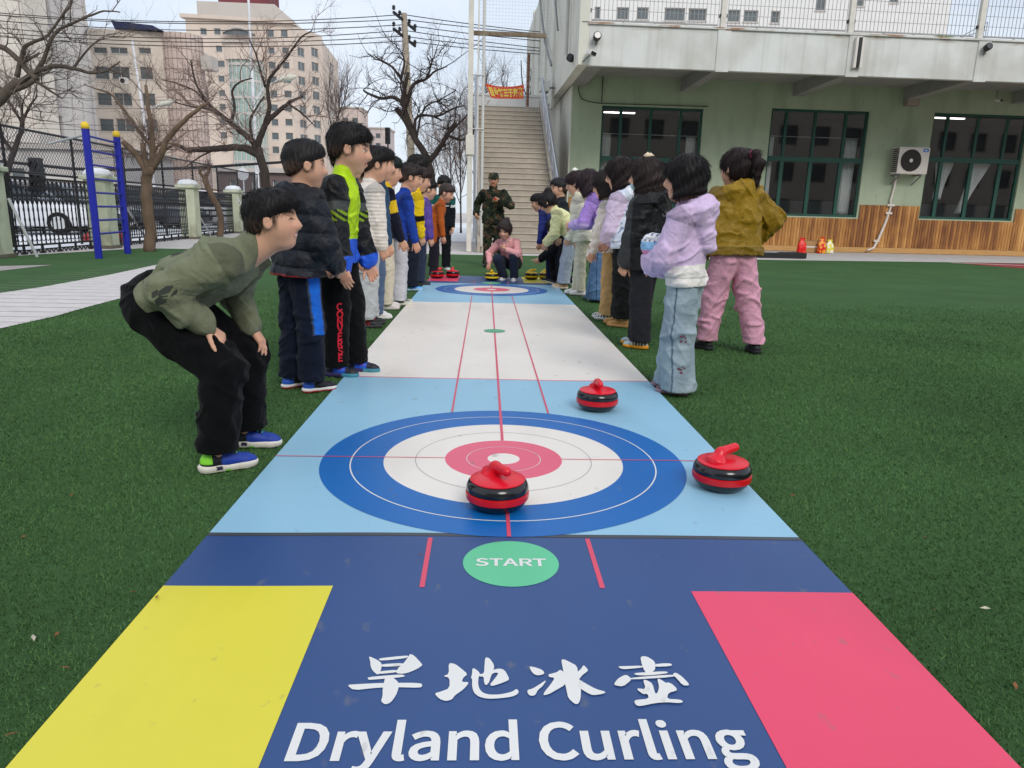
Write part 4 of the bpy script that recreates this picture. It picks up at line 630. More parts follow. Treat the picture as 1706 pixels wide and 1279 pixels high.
def face(bld, A, B, z1, rects, m, tile=None, frames=True, depth=.22, glass=None, lbl='wall'):
    """one wall of a far building from ground point A to B, with openings measured in the photograph."""
    A = np.array(A); B = np.array(B); d = B-A; Lw = np.linalg.norm(d); d /= Lw; nrm = np.array([d[1], -d[0]])
    holder = bpy.data.objects.new(lbl, bpy.data.meshes.new(lbl)); COL.objects.link(holder); holder.parent = bld
    holder.location = (A[0]-bld.location.x, A[1]-bld.location.y, 0); holder.rotation_euler = (0, 0, math.atan2(d[1], d[0]))
    def loc(px, py):
        r_ = _ray(px, py); tt = ((A-_C0[:2])@nrm)/(r_[:2]@nrm); P = _C0+r_*tt; return (P[:2]-A)@d, P[2]
    ops = []
    for x0, y0, x1, y1 in rects:
        a = loc(x0, y1); c = loc(x1, y0); ops.append((max(.05, a[0]), min(Lw-.05, c[0]), a[1], min(z1-.1, c[1])))
    ops = [o for o in ops if o[1] > o[0]+.2 and o[3] > o[2]+.2]
    b = wall_open(MB(), 0, Lw, 0, z1, ops, depth)
    if tile:
        z = tile
        while z < z1:
            segs = [(0, Lw)]
            for o in ops:
                if o[2]-.02 < z < o[3]+.02: segs = [s for a_, b_ in segs for s in ((a_, min(b_, o[0])), (max(a_, o[1]), b_)) if s[1] > s[0]+.01]
            b.cur = 1
            for a_, b_ in segs: b.add([(a_, -.012, z), (b_, -.012, z), (b_, -.012, z+.05), (a_, -.012, z+.05)], [(0, 1, 2, 3)])
            b.cur = 0; z += tile
        x = tile
        while x < Lw:
            segs = [(0, z1)]
            for o in ops:
                if o[0]-.02 < x < o[1]+.02: segs = [s for a_, b_ in segs for s in ((a_, min(b_, o[2])), (max(a_, o[3]), b_)) if s[1] > s[0]+.01]
            b.cur = 1
            for a_, b_ in segs: b.add([(x, -.012, a_), (x+.05, -.012, a_), (x+.05, -.012, b_), (x, -.012, b_)], [(0, 1, 2, 3)])
            b.cur = 0; x += tile
    me = holder.data; me.from_pydata(b.v, [], b.f); me.materials.append(m); me.materials.append(m_joint2); me.polygons.foreach_set('material_index', b.m); me.update()
    for o in ops:
        f = MB(); w = .07; a, c, e, g = o; nmu = max(1, int(round((c-a)/1.1)))
        f.box(a, a+w, depth-.1, depth, e, g); f.box(c-w, c, depth-.1, depth, e, g); f.box(a+w, c-w, depth-.1, depth, e, e+w); f.box(a+w, c-w, depth-.1, depth, g-w, g)
        for k in range(1, nmu): q = a+(c-a)*k/nmu; f.box(q-w/2, q+w/2, depth-.09, depth-.01, e+w, g-w)
        f.box(a-.06, c+.06, -.06, .0, e-.1, e-.002)
        f.cur = 1; f.add([(a, depth-.03, e), (c, depth-.03, e), (c, depth-.03, g), (a, depth-.03, g)], [(0, 1, 2, 3)])
        wo_ = f.build('window', [m_wfr, glass or m_dglass], bld); wo_.location = holder.location; wo_.rotation_euler = holder.rotation_euler
    return holder
def prism(bld, pts, z0, z1, name, m):
    """closed block over a ground outline, world coordinates."""
    n = len(pts); b = MB(); o = bld.location
    b.add([(p[0]-o.x, p[1]-o.y, z0) for p in pts]+[(p[0]-o.x, p[1]-o.y, z1) for p in pts], [tuple(range(n, 2*n)), tuple(range(n))[::-1]]+[(i, (i+1) % n, n+(i+1) % n, n+i) for i in range(n)])
    return b.build(name, m, bld)
# 1. tiled tower at the left edge
A, B_, C_, D_ = XY(-140, 57), XY(58, 62), XY(104, 66), XY(162, 71)
tl = thing('tiled_tower', 'tall cream and grey tiled tower block at the left edge', 'building', (A[0], A[1], 0))
face(tl, A, B_, 48, [(-60, 0, -40, 30), (-60, 80, -40, 120), (8, -40, 30, -5)], m_tileL, 1.5)
B2 = B_+np.array([.4, 2.6])
face(tl, B_, B2, 48, [], m_tileL)
face(tl, B2, C_, 48, [(60, -8, 66, 24), (72, -8, 79, 30), (66, 62, 72, 93), (80, 68, 88, 98), (73, 127, 80, 155), (88, 131, 95, 159), (82, 190, 90, 220), (96, 194, 104, 223), (91, 252, 98, 280), (105, 254, 112, 281)], m_tileG, 1.5)
face(tl, C_, D_, 48, [(140, -6, 146, 18), (145, 53, 151, 78), (152, 115, 157, 140), (160, 176, 166, 200)], m_tileG, 1.5)
face(tl, D_, D_+np.array([-15, 14]), 48, [], m_tileG)
prism(tl, [A+np.array([0, .5]), B_+np.array([0, .5]), B2+np.array([0, .5]), C_+np.array([0, .5]), D_+np.array([-.3, .5]), D_+np.array([-14, 13]), A+np.array([0, 14])], 47.5, 48, 'roof', m_backs)
ob = tl.location; q = XY(-140, 55.5, 230); q2 = XY(66, 59.5, 230)
b = MB(); b.box(0, 0, 0, 0, 0, 0)
zc = at(40, 215, 58)[2]
prism(tl, [q, q2, q2+np.array([0, 2]), q+np.array([0, 2])], zc-.9, zc, 'cornice', m_tileG); prism(tl, [q+np.array([0, .4]), q2+np.array([-.5, .4]), q2+np.array([-.5, 2]), q+np.array([0, 2])], 0, zc-.902, 'podium', m_tileL)
# 2. mid building with rounded tile tower
A, B_ = XY(120, 90), XY(287, 92)
zt = at(240, 50, 91)[2]
mb_ = thing('office_building', 'cream office building with a rounded pink tile corner tower', 'building', (A[0], A[1], 0))
cols = [(156, 178), (184, 212), (231, 251)]
rects = []
for (y0, y1), dx in zip(((79, 88), (111, 131), (155, 175), (198, 218)), (0, 3, 7, 11)):
    for x0, x1 in cols: rects.append((x0+dx, y0+(x0-156)*.01, x1+dx, y1+(x0-156)*.01))
rects += [(205, 262, 225, 285), (232, 262, 252, 285)]
face(mb_, A, B_, zt, rects, m_mid)
face(mb_, A+np.array([-2, 12]), A, zt, [], m_mid)
prism(mb_, [A+np.array([.1, .3]), B_+np.array([0, .3]), B_+np.array([0, 12]), A+np.array([-2, 12])], zt-.6, zt, 'roof', m_backs)
cx = XY(313, 93.5); rr = (XY(344, 93.5)-cx)[0]; cz = at(310, 52, 91)[2]
b = MB(); b.lathe([(rr, 0), (rr, cz)], 40, (cx[0]-mb_.location.x, cx[1]-mb_.location.y, 0)); b.build('round_tower', m_midp, mb_, smooth='auto')
b = MB()
z = 1.6
while z < cz: b.lathe([(rr+.001, z), (rr+.02, z), (rr+.02, z+.09), (rr+.001, z+.09)], 40, (cx[0]-mb_.location.x, cx[1]-mb_.location.y, 0), cap=False); z += 1.15
for k in range(26): a = k*2*math.pi/26; b.bar((cx[0]-mb_.location.x+(rr+.01)*math.cos(a), cx[1]-mb_.location.y+(rr+.01)*math.sin(a), 0), (cx[0]-mb_.location.x+(rr+.01)*math.cos(a), cx[1]-mb_.location.y+(rr+.01)*math.sin(a), cz), .05)
b.build('tile_course', m_joint2, mb_)
q = XY(341, 92); zz = at(350, 103, 92)[2]
prism(mb_, [q, q+np.array([1.3, 0]), q+np.array([1.3, 2]), q+np.array([0, 2])], zz-.8, zz+.7, 'eave', m_backs)
q = XY(206, 91); q2 = XY(281, 91); z0 = zt+.002; b = MB(); o = mb_.location
b.add([(q[0]-o.x, q[1]-o.y, z0), (q2[0]-o.x, q2[1]-o.y, z0), (q2[0]-o.x, q2[1]-o.y+4, z0), (q[0]-o.x, q[1]-o.y+4, z0), (q[0]-o.x-.4, q[1]-o.y, z0+.95), (q2[0]-o.x-1.0, q2[1]-o.y, z0+.55), (q2[0]-o.x-1.0, q2[1]-o.y+4, z0+.55), (q[0]-o.x-.4, q[1]-o.y+4, z0+.95)], [(0, 1, 5, 4), (1, 2, 6, 5), (2, 3, 7, 6), (3, 0, 4, 7), (4, 5, 6, 7)])
b.build('canopy', mat('navy_tile', srgb(52, 60, 92), .6, 2, .15), mb_)
q = XY(211, 90.6); zz = at(217, 136, 90.5)[2]
acu = thing('air_conditioner', 'tiny air conditioner box under a window of the cream office building', 'air conditioner', (q[0], q[1]-.5, zz-.4))
MB().box(0, .95, -.4, 0, 0, .75).build('body', m_white, acu, bevel=.03); MB().lathe([(.02, 0), (.28, 0), (.28, .02), (.02, .025)], 14).build('fan_grille', m_acd, acu).matrix_local = Matrix.Translation((.4, -.402, .38)) @ Matrix.Rotation(R(90), 4, 'X')
# 3. tall pink building behind
A, B_, C_, D_ = XY(321, 160), XY(491, 163), XY(541, 172), XY(566, 195)
z1 = at(400, 34, 161)[2]; z2 = at(520, 52, 168)[2]
bt = thing('hotel_tower', 'tall pink tower with green glass bay and stepped grey top', 'building', (A[0], A[1], 0))
rects = [(334, 47, 344, 57), (357, 47, 367, 57), (445, 50, 456, 61), (468, 50, 479, 61)]
rects += [(360, 76, 370, 86)]+[(382+k*15, 74, 388+k*15, 82) for k in range(4)]+[(447, 79, 457, 89), (470, 79, 481, 89), (361, 101, 374, 111), (448, 103, 459, 114), (471, 103, 482, 114)]
for k, y in enumerate((127, 151, 174, 198, 221, 244)):
    rects += [(364+k, y-1, 374+k, y+9), (450+k*.8, y, 461+k*.8, y+11), (473+k*.8, y, 485+k*.8, y+11)]
face(bt, A, B_, z1, rects, m_back)
rects = []
for k in range(8):
    y = 81+k*24.0; rects += [(496+k*.9, y, 507+k*.9, y+11), (519+k*.9, y+.6, 530+k*.9, y+11.6)]
face(bt, B_, C_, z2, rects, m_back); face(bt, C_, D_, z2-1, [(550, 110+k*24, 556, 120+k*24) for k in range(6)], m_back)
face(bt, A+np.array([-6, 26]), A, z1, [], m_back)
prism(bt, [A+np.array([.2, .3]), B_+np.array([0, .3]), B_+np.array([-1, 24]), A+np.array([-6, 24])], z1-.5, z1+.0, 'roof', m_backs)
prism(bt, [A+np.array([-.8, -.8]), B_+np.array([.6, -.8]), B_+np.array([.6, 1.2]), A+np.array([-.8, 1.2])], z1+.003, z1+.7, 'cornice', m_back)
prism(bt, [B_+np.array([.2, .4]), C_+np.array([0, .4]), D_+np.array([-.2, 0]), D_+np.array([-6, 10]), B_+np.array([0, 22])], z2-1.5, z2-1.0, 'roof', m_backs)
q, q2 = XY(341, 165), XY(466, 166); zz = at(400, 3, 165)[2]
b = MB(); o = bt.location; xr = XY(497, 166)[0]
b.add([(q[0]-o.x, q[1]-o.y, z1+.7), (xr-o.x, q2[1]-o.y, z1+.7), (xr-o.x, q2[1]-o.y+16, z1+.7), (q[0]-o.x, q[1]-o.y+16, z1+.7), (q[0]-o.x, q[1]-o.y, zz), (q2[0]-o.x, q2[1]-o.y, zz), (q2[0]-o.x, q2[1]-o.y+16, zz), (q[0]-o.x, q[1]-o.y+16, zz)], [(0, 1, 5, 4), (1, 2, 6, 5), (2, 3, 7, 6), (3, 0, 4, 7), (4, 5, 6, 7)])
b.build('penthouse', m_backs, bt)
q, q2 = XY(376, 166), XY(455, 167); prism(bt, [q, q2, q2+np.array([0, 8]), q+np.array([0, 8])], zz+.002, zz+3.4, 'red_crown', mat('red_panel', srgb(120, 62, 68), .7, .5, .1))
# bowed glass bay
c0, c1 = XY(376, 160.8), XY(444, 162); mid = (c0+c1)/2; hw = np.linalg.norm(c1-c0)/2; zb1 = at(410, 98, 160)[2]
pts = [mid+np.array([hw*math.sin(a), -hw*.45*math.cos(a)+1.0]) for a in np.linspace(-1.5, 1.5, 13)]
b = MB(); bf = MB(); o = bt.location
for i in range(12):
    p, q = pts[i], pts[i+1]; b.add([(p[0]-o.x, p[1]-o.y, 6), (q[0]-o.x, q[1]-o.y, 6), (q[0]-o.x, q[1]-o.y, zb1), (p[0]-o.x, p[1]-o.y, zb1)], [(0, 1, 2, 3)])
    bf.bar((p[0]-o.x, p[1]-o.y-.08, 6), (p[0]-o.x, p[1]-o.y-.08, zb1), .22)
z = 7.0
while z < zb1:
    for i in range(12): p, q = pts[i], pts[i+1]; bf.bar((p[0]-o.x, p[1]-o.y-.06, z), (q[0]-o.x, q[1]-o.y-.06, z), .16, .5)
    z += 3.25
b.build('glass_bay', m_gglass, bt); bf.build('bay_mullion', m_wfr, bt)
prism(bt, [p+np.array([0, -.5]) for p in pts]+[pts[-1]+np.array([0, 1.4]), pts[0]+np.array([0, 1.4])], zb1+.002, zb1+3.0, 'bay_band', m_back)
prism(bt, [p+np.array([0, -.9]) for p in pts]+[pts[-1]+np.array([0, 1.4]), pts[0]+np.array([0, 1.4])], zb1+3.002, zb1+3.5, 'bay_cornice', m_backs)
# arched window near the top: band of glass with arched hood
q, q2 = XY(380, 160.0), XY(432, 160.9); za = at(405, 58, 160)[2]; zb_ = at(405, 50, 160)[2]
b = MB(); hd = []; 
for i in range(13):
    u = i/12; x = q[0]+(q2[0]-q[0])*u-o.x; y = q[1]+(q2[1]-q[1])*u-o.y; hd.append((x, y-.02, za+.4+(zb_-za)*math.sin(u*math.pi)))
b.add([(p[0], p[1], za) for p in hd]+hd, [(i, i+1, 14+i, 13+i) for i in range(12)]); b.build('arched_window', m_dglass, bt)
MB().tube([(p[0], p[1]-.25, p[2]+.1) for p in hd], .25, 6).build('arched_hood', m_backs, bt)
# 4. podium walls low behind the fence and small distant blocks
def block(px0, px1, Y, ytop, rects, m, name, label, cat='building', tile=None):
    A, B_ = XY(px0, Y, 280), XY(px1, Y, 280); z = at((px0+px1)/2, ytop, Y)[2]
    t_ = thing(name, label, cat, (A[0], A[1], 0)); face(t_, A, B_, z, rects, m, tile)
    prism(t_, [A+np.array([.0, .4]), B_+np.array([0, .4]), B_+np.array([0, 10]), A+np.array([0, 10])], 0, z-.01, 'body', m)
    prism(t_, [A+np.array([-.3, -.3]), B_+np.array([.3, -.3]), B_+np.array([.3, 10.2]), A+np.array([-.3, 10.2])], z+.002, z+.35, 'roof', m_backs)
block(362, 500, 60, 287, [(384, 300, 392, 330), (420, 300, 428, 330), (455, 300, 463, 330)], mat('brown_wall', srgb(112, 96, 92), .9, .8, .1), 'street_building', 'low dark brown street building behind the round sign')
block(-40, 190, 58, 248, [(20, 280, 40, 310), (60, 280, 75, 310)], m_tileG, 'annex_building', 'low grey annex behind the iron fence at the left')
block(564, 604, 230, 180, [(571+k*16, 196+j*18, 580+k*16, 206+j*18) for k in range(2) for j in range(4)], m_midp, 'apartment_block', 'distant pink apartment block left of the utility pole')
block(606, 648, 210, 214, [(612+k*14, 222+j*16, 620+k*14, 230+j*16) for k in range(2) for j in range(3)], mat('teal_pink', srgb(196, 182, 178), .9, .4, .08), 'apartment_block', 'distant low pale block just left of the utility pole')
# 5. white building seen through the roof railing
A, B_ = XY(960, 62, 60), XY(1577, 62, 60)
wb = thing('white_building', 'long white building with dark windows beyond the roof railing', 'building', (A[0], A[1], 0))
rc = [(990, 11, 1001, 31), (1027, 12, 1048, 32), (1060, 12, 1081, 32), (1106, 13, 1142, 34), (1146, 14, 1178, 34), (1212, 16, 1234, 36), (1238, 17, 1264, 36), (1283, 18, 1300, 38), (1358, -10, 1378, 17), (1426, -14, 1442, 10), (1482, -20, 1500, 4)]
face(wb, A, B_, at(1200, -140, 62)[2], rc+[(x0, y0-62, x1, y1-62) for x0, y0, x1, y1 in rc[:8]], m_ww, glass=m_dglass)
zt_ = at(1200, -140, 62)[2]
face(wb, B_, B_+np.array([3.5, 12]), zt_, [], m_ww)
prism(wb, [A+np.array([0, .4]), B_+np.array([-.1, .4]), B_+np.array([3.4, 12]), A+np.array([0, 12])], zt_-.5, zt_, 'roof', m_backs)

# ------------------------------------------------------------ poles, lamps, wires
m_lpole = mat('white_pole', srgb(222, 222, 224), .5, 5, .05); m_cpole = mat('concrete_pole', srgb(172, 160, 142), .9, 4, .12, .2, 40)
def gz(px, Y): return at(px, 250, Y)
def streetlamp(pxb, pxt, ytop, Y, arm, label):
    B0 = at(pxb, 330, Y); T = at(pxt, ytop, Y)
    t_ = thing('street_lamp', label, 'street lamp', (B0[0], Y, 0))
    dx = T[0]-B0[0]
    MB().tube([(0, 0, 0), (dx*.5, 0, T[2]*.5), (dx, 0, T[2])], [.11, .09, .06], 10).build('pole', m_lpole, t_, smooth='auto')
    a = [at(*p, Y)-np.array([B0[0], Y, 0]) for p in arm]
    MB().tube([tuple(p) for p in a[:-1]], .04, 8).build('arm', m_lpole, t_, smooth='auto')
    h = a[-1]; p0 = a[-2]
    b = MB(); dv = Vector(h-p0); b.tube([p0, p0+(h-p0)*.25, p0+(h-p0)*.7, h], [.06, .15, .17, .06], 10); b.build('lamp_head', mat('lamp_head', srgb(206, 204, 190), .5, 5, .06), t_, smooth='auto')
    c = np.array(p0+(h-p0)*.6); b = MB(); b.lathe([(.02, -.06), (.14, -.03), (.15, .0)], 12, (c[0], c[1], c[2]-.13)); b.build('lens', m_gglass, t_, smooth='auto')
streetlamp(430, 413, -20, 42, [(427, 165), (440, 145), (462, 134), (494, 127)], 'tall white street lamp rising before the pink tower')
streetlamp(262, 220, 66, 48, [(240, 200), (243, 184), (262, 176), (292, 167)], 'white street lamp pole before the cream office building')
# thin second stay on the tall pole
up = thing('utility_pole', 'concrete utility pole with crossarms and black insulators', 'utility pole', (*at(691, 300, 30)[:2], 0))
T = at(673, 22, 30); o = np.array([*at(691, 300, 30)[:2], 0]); dT = T-o
MB().tube([(0, 0, 0), tuple(dT*.5), tuple(dT)], [.17, .145, .11], 12).build('pole', m_cpole, up, smooth='auto')
for ya in (33, 60):
    c = at(674, ya, 30)-o; b = MB(); b.bar((c[0]-.35, c[1]-.5, c[2]+.15), (c[0]+.35, c[1]+.5, c[2]-.25), .07, .09); b.build('crossarm', m_iron, up)
    for s in (-1, -.45, .45, 1):
        b = MB(); b.lathe([(.03, 0), (.07, .03), (.05, .07), (.07, .1), (.05, .14), (.02, .17)], 8, (c[0]+.33*s, c[1]+.5*s, c[2]+.02-.2*s)); b.build('insulator', m_black, up, smooth='auto')
wl = [(-40, 18, 310, 36, 672, 24, 900, 53), (-40, 22, 310, 39, 672, 32, 900, 56), (-40, 31, 310, 50, 672, 41, 900, 68), (-40, 42, 310, 64, 672, 50, 900, 80), (-40, 51, 310, 70, 672, 60, 900, 85), (-40, 57, 310, 77, 672, 68, 900, 90)]
wn_ = ['topmost power cable', 'second power cable from the top', 'third power cable from the top', 'fourth power cable from the top', 'fifth power cable from the top', 'lowest power cable']
for i, (x0, y0, x1, y1, x2, y2, x3, y3) in enumerate(wl):
    def arc(xa, ya, xm, ym, xb, yb, n=14):
        # parabola through three measured points
        c = np.polyfit([xa, xm, xb], [ya, ym, yb], 2); return [tuple(at(x, np.polyval(c, x), 30)) for x in np.linspace(xa, xb, n)]
    pts = arc(x0, y0, x1, y1, x2, y2)+arc(x2, y2, (x2+x3)/2, (y2+y3)/2+1.5, x3, y3)[1:]
    tag(MB().tube(pts, .016, 5).build('power_cable', m_black), wn_[i]+' strung from the utility pole', 'cable', 'power cables on the utility pole')
for i, (ya, yb) in enumerate(((152, 166), (171, 178), (199, 206), (207, 215))):
    pts = [tuple(at(x, ya+(yb-ya)*(x+60)/460+6*math.sin((x+60)/460*math.pi), 38)) for x in np.linspace(-60, 400, 12)]
    tag(MB().tube(pts, .014, 4).build('thin_cable', m_black), ['uppermost', 'second', 'third', 'lowest'][i]+' of four thin cables crossing low before the tiled tower', 'cable', 'thin cables across the tiled tower')
def tlight(px, py, Y, label):
    p = at(px, py, Y); t_ = thing('traffic_light', label, 'traffic light', (p[0], p[1], 0))
    MB().box(-.16, .16, -.12, .12, p[2]-.5, p[2]+.5).build('housing', m_black, t_, bevel=.03); MB().tube([(0, .0, 0), (0, .0, p[2]-.501)], .05, 8).build('pole', m_iron, t_, smooth='auto')
    b = MB()
    for k in range(3): b.lathe([(.10, -.05), (.12, .08), (.105, .08), (.09, -.04)], 10, (0, 0, 0), cap=False)
    for k in range(3):
        v = MB(); v.lathe([(.11, 0), (.115, .1), (.10, .1), (.095, .01)], 12, cap=False); q_ = v.build('visor', m_black, t_); q_.rotation_euler = (R(90), 0, 0); q_.location = (0, -.121, p[2]-.3+.3*k)
tlight(62, 292, 22, 'black traffic light showing above the iron fence at left'); tlight(646, 226, 48, 'black traffic light left of the utility pole, above the boys')
p = at(405, 290, 40); t_ = thing('road_sign', 'round pale road sign on a white post behind the bent tree', 'sign', (p[0], p[1], 0))
MB().lathe([(.01, 0), (.32, 0), (.32, .02), (.01, .02)], 20).build('disc', m_lpole, t_).matrix_local = Matrix.Translation((0, -.05, p[2])) @ Matrix.Rotation(R(90), 4, 'X'); MB().tube([(0, 0, 0), (0, 0, p[2]+.5)], .04, 8).build('post', m_lpole, t_, smooth='auto')

# ------------------------------------------------------------ bare trees
m_bark = mat('bark', srgb(112, 94, 78), .95, 9, .25, .9, 40, vec=(1, 1, .3)); m_barkd = mat('bark_dark', srgb(62, 54, 50), .95, 9, .25, .8, 40, vec=(1, 1, .3)); m_barkg = mat('bark_grey', srgb(92, 82, 74), .95, 9, .25, .9, 40, vec=(1, 1, .3)); m_twig = mat('twig', srgb(104, 92, 86), .9, 6, .2); m_twigr = mat('twig_reddish', srgb(134, 114, 106), .9, 6, .2)
def strands(P, Rr, n=3):
    """many equally long polylines (N,k,3) with radii (N,k) as thin tubes."""
    N, k, _ = P.shape; T = np.gradient(P, axis=1); T /= np.linalg.norm(T, axis=2, keepdims=True)+1e-9
    up = np.array([.31, .17, .93]); U = np.cross(T, up); U /= np.linalg.norm(U, axis=2, keepdims=True)+1e-9; W = np.cross(T, U)
    a = np.arange(n)*2*np.pi/n
    V = P[:, :, None, :]+Rr[:, :, None, None]*(U[:, :, None, :]*np.cos(a)[None, None, :, None]+W[:, :, None, :]*np.sin(a)[None, None, :, None])
    idx = np.arange(N*k*n).reshape(N, k, n); nx = np.roll(idx, -1, axis=2)
    F = np.stack([idx[:, :-1], nx[:, :-1], nx[:, 1:], idx[:, 1:]], -1).reshape(-1, 4)
    return V.reshape(-1, 3), F
def mesh_np(name, V, F, m, parent=None, smooth=True):
    me = bpy.data.meshes.new(name); nf = len(F); k = F.shape[1]
    me.vertices.add(len(V)); me.vertices.foreach_set('co', np.ascontiguousarray(V, dtype=np.float32).ravel())
    me.loops.add(nf*k); me.loops.foreach_set('vertex_index', np.ascontiguousarray(F, dtype=np.int32).ravel())
    me.polygons.add(nf); me.polygons.foreach_set('loop_start', np.arange(0, nf*k, k, dtype=np.int32)); me.polygons.foreach_set('loop_total', np.full(nf, k, dtype=np.int32))
    me.update(calc_edges=True); me.validate()
    if smooth: me.polygons.foreach_set('use_smooth', np.ones(len(me.polygons), dtype=bool))
    me.materials.append(m); o = bpy.data.objects.new(name, me); COL.objects.link(o)
    if parent: o.parent = parent
    return o
def tree(label, limbs, Y, levels=((60, 1.0, .5), (300, .5, .5), (900, .25, .5)), seed=1, mb=m_barkd, mt=m_twig, r0=.02, up=.25, name='bare_tree', spread=.8, wig=.28, base=None):
    rg = np.random.default_rng(seed)
    L_ = []
    for pts, ra, rb in limbs:
        Q = np.array([at(p[0], p[1], Y+(p[2] if len(p) > 2 else 0)) for p in pts]); L_.append((Q, ra, rb))
    b0 = L_[0][0][0].copy(); b0[2] = 0 if base is None else base
    if L_[0][0][0][2] > .06: Q = L_[0][0]; L_[0] = (np.concatenate([[[Q[0][0], Q[0][1], -.02], [Q[0][0], Q[0][1], Q[0][2]*.5]], Q]), L_[0][1], L_[0][2])
    t_ = thing(name, label, 'tree', tuple(b0)); b = MB(); src = []
    for Q, ra, rb in L_:
        # smooth the measured limb
        s = np.linspace(0, len(Q)-1, 4*(len(Q)-1)+1); i0 = np.clip(s.astype(int), 0, len(Q)-2); f = (s-i0)[:, None]
        f2 = f; S = Q[i0]*(1-f2)+Q[i0+1]*f2
        for _ in range(2): S[1:-1] = S[1:-1]*.5+(S[:-2]+S[2:])*.25
        S[1:-1] += rg.normal(0, ra*.07, S[1:-1].shape)
        rad = np.linspace(ra, rb, len(S)); b.tube([tuple(q-b0) for q in S], list(rad), 8 if ra > .04 else 5)
        if ra < .9: src.append((S, rad))
    b.build('trunk', mb, t_, smooth=True)
    # twigs: each level sprouts from the one before
    segs = []
    for S, rad in src[0 if len(src) == 1 else 1:] or src:
        for i in range(1, len(S)): segs.append((S[i], S[i]-S[i-1], rad[i]))
    Pp = np.array([s[0] for s in segs]); Pd = np.array([s[1] for s in segs]); Pr = np.array([s[2] for s in segs]); Pd /= np.linalg.norm(Pd, axis=1, keepdims=True)+1e-9
    VV = []; FF = []; off = 0
    for li, (N, ln, jit) in enumerate(levels):
        ii = rg.integers(0, len(Pp), N); K = 6
        d = Pd[ii]*(1-spread*.5)+rg.normal(0, spread*.6, (N, 3))+np.array([0, 0, up]); d /= np.linalg.norm(d, axis=1, keepdims=True)
        l = ln*rg.uniform(.45, 1.25, N); P = np.zeros((N, K, 3)); P[:, 0] = Pp[ii]
        for k in range(1, K):
            d = d+rg.normal(0, wig, (N, 3)); d[:, 2] += up*.15; d /= np.linalg.norm(d, axis=1, keepdims=True); P[:, k] = P[:, k-1]+d*(l/(K-1))[:, None]
        ra = np.minimum(Pr[ii]*.75, r0*(.62**li)); Rr = ra[:, None]*np.linspace(1, .35, K)[None]
        V, F = strands(P-b0, Rr, 4 if li == 0 else 3); VV.append(V); FF.append(F+off); off += len(V)
        dd = np.diff(P, axis=1); Pp = P[:, 1:].reshape(-1, 3); Pd = dd.reshape(-1, 3); Pd = Pd/(np.linalg.norm(Pd, axis=1, keepdims=True)+1e-9); Pr = Rr[:, 1:].reshape(-1)
    mesh_np('crown', np.concatenate(VV), np.concatenate(FF), mt, t_)
    return t_
# big tree reaching in from the left edge
tree('large bare tree reaching in from the left edge over the fence', [
    ([(-60, 430), (-50, 300), (-35, 200), (0, 166), (30, 135)], .15, .07), ([(-45, 240), (-20, 90), (0, 73), (30, 98), (50, 122), (62, 132)], .042, .05), ([(-5, 160), (30, 138), (60, 118), (95, 108), (125, 114), (152, 122), (175, 120), (200, 102)], .055, .012),
    ([(62, 117), (75, 95), (82, 70), (95, 50), (118, 40), (145, 28), (172, 17), (200, 20)], .04, .01), ([(28, 128), (34, 100), (42, 75), (60, 68), (80, 60), (100, 30), (118, 10), (125, -15)], .042, .01), ([(57, 133), (75, 145), (90, 155), (104, 164)], .03, .012), ([(122, 113), (135, 95), (150, 78), (165, 65)], .025, .01), ([(36, 104), (50, 98), (66, 88)], .03, .02), ([(0, 166), (20, 150), (45, 142), (60, 130)], .05, .04)],
    12.9, levels=((34, .9, .5), (160, .5, .5), (900, .26, .5)), seed=3, mb=m_barkg, r0=.011)
tree('small bare street tree behind the iron fence at left', [([(5, 305), (15, 280), (22, 255), (35, 220), (38, 195)], .10, .05), ([(24, 255), (8, 235), (0, 215), (-8, 200)], .05, .02), ([(37, 205), (25, 185), (12, 165)], .04, .015), ([(38, 200), (50, 175), (62, 160)], .04, .015), ([(38, 205), (36, 180), (40, 165)], .04, .015)], 19, levels=((40, 1.1, .5), (220, .6, .5), (700, .32, .5)), seed=5, r0=.014)
# pruned tree beside the ladder
tree('pruned street tree with cut limbs beside the blue ladder', [([(250, 420), (251, 390), (246, 350), (244, 318), (245, 292), (250, 278)], .125, .105), ([(247, 292), (236, 270), (222, 252), (205, 236)], .075, .055), ([(249, 285), (240, 262), (238, 238)], .06, .05), ([(252, 284), (254, 255), (254, 225), (248, 185), (243, 142, .1)], .075, .03), ([(253, 280), (268, 258), (278, 232), (300, 206), (325, 186), (345, 172)], .075, .03), ([(254, 256), (265, 240), (285, 238), (300, 244)], .03, .02), ([(252, 245), (230, 215), (205, 180), (185, 155), (160, 148), (140, 140)], .035, .01)],
    15.15, levels=((26, .9, .5), (130, .5, .5), (800, .28, .5)), seed=8, mb=m_bark, mt=m_twigr, r0=.011)
tree('small bent bare tree before the iron fence', [([(366, 396), (369, 370), (364, 345), (352, 325), (344, 305), (340, 292)], .11, .09), ([(341, 296), (332, 288), (335, 280)], .06, .04), ([(341, 293), (350, 284), (346, 276)], .05, .03)], 23.4, levels=((14, .4, .5), (30, .25, .5), (60, .15, .5)), seed=9, mb=m_bark)
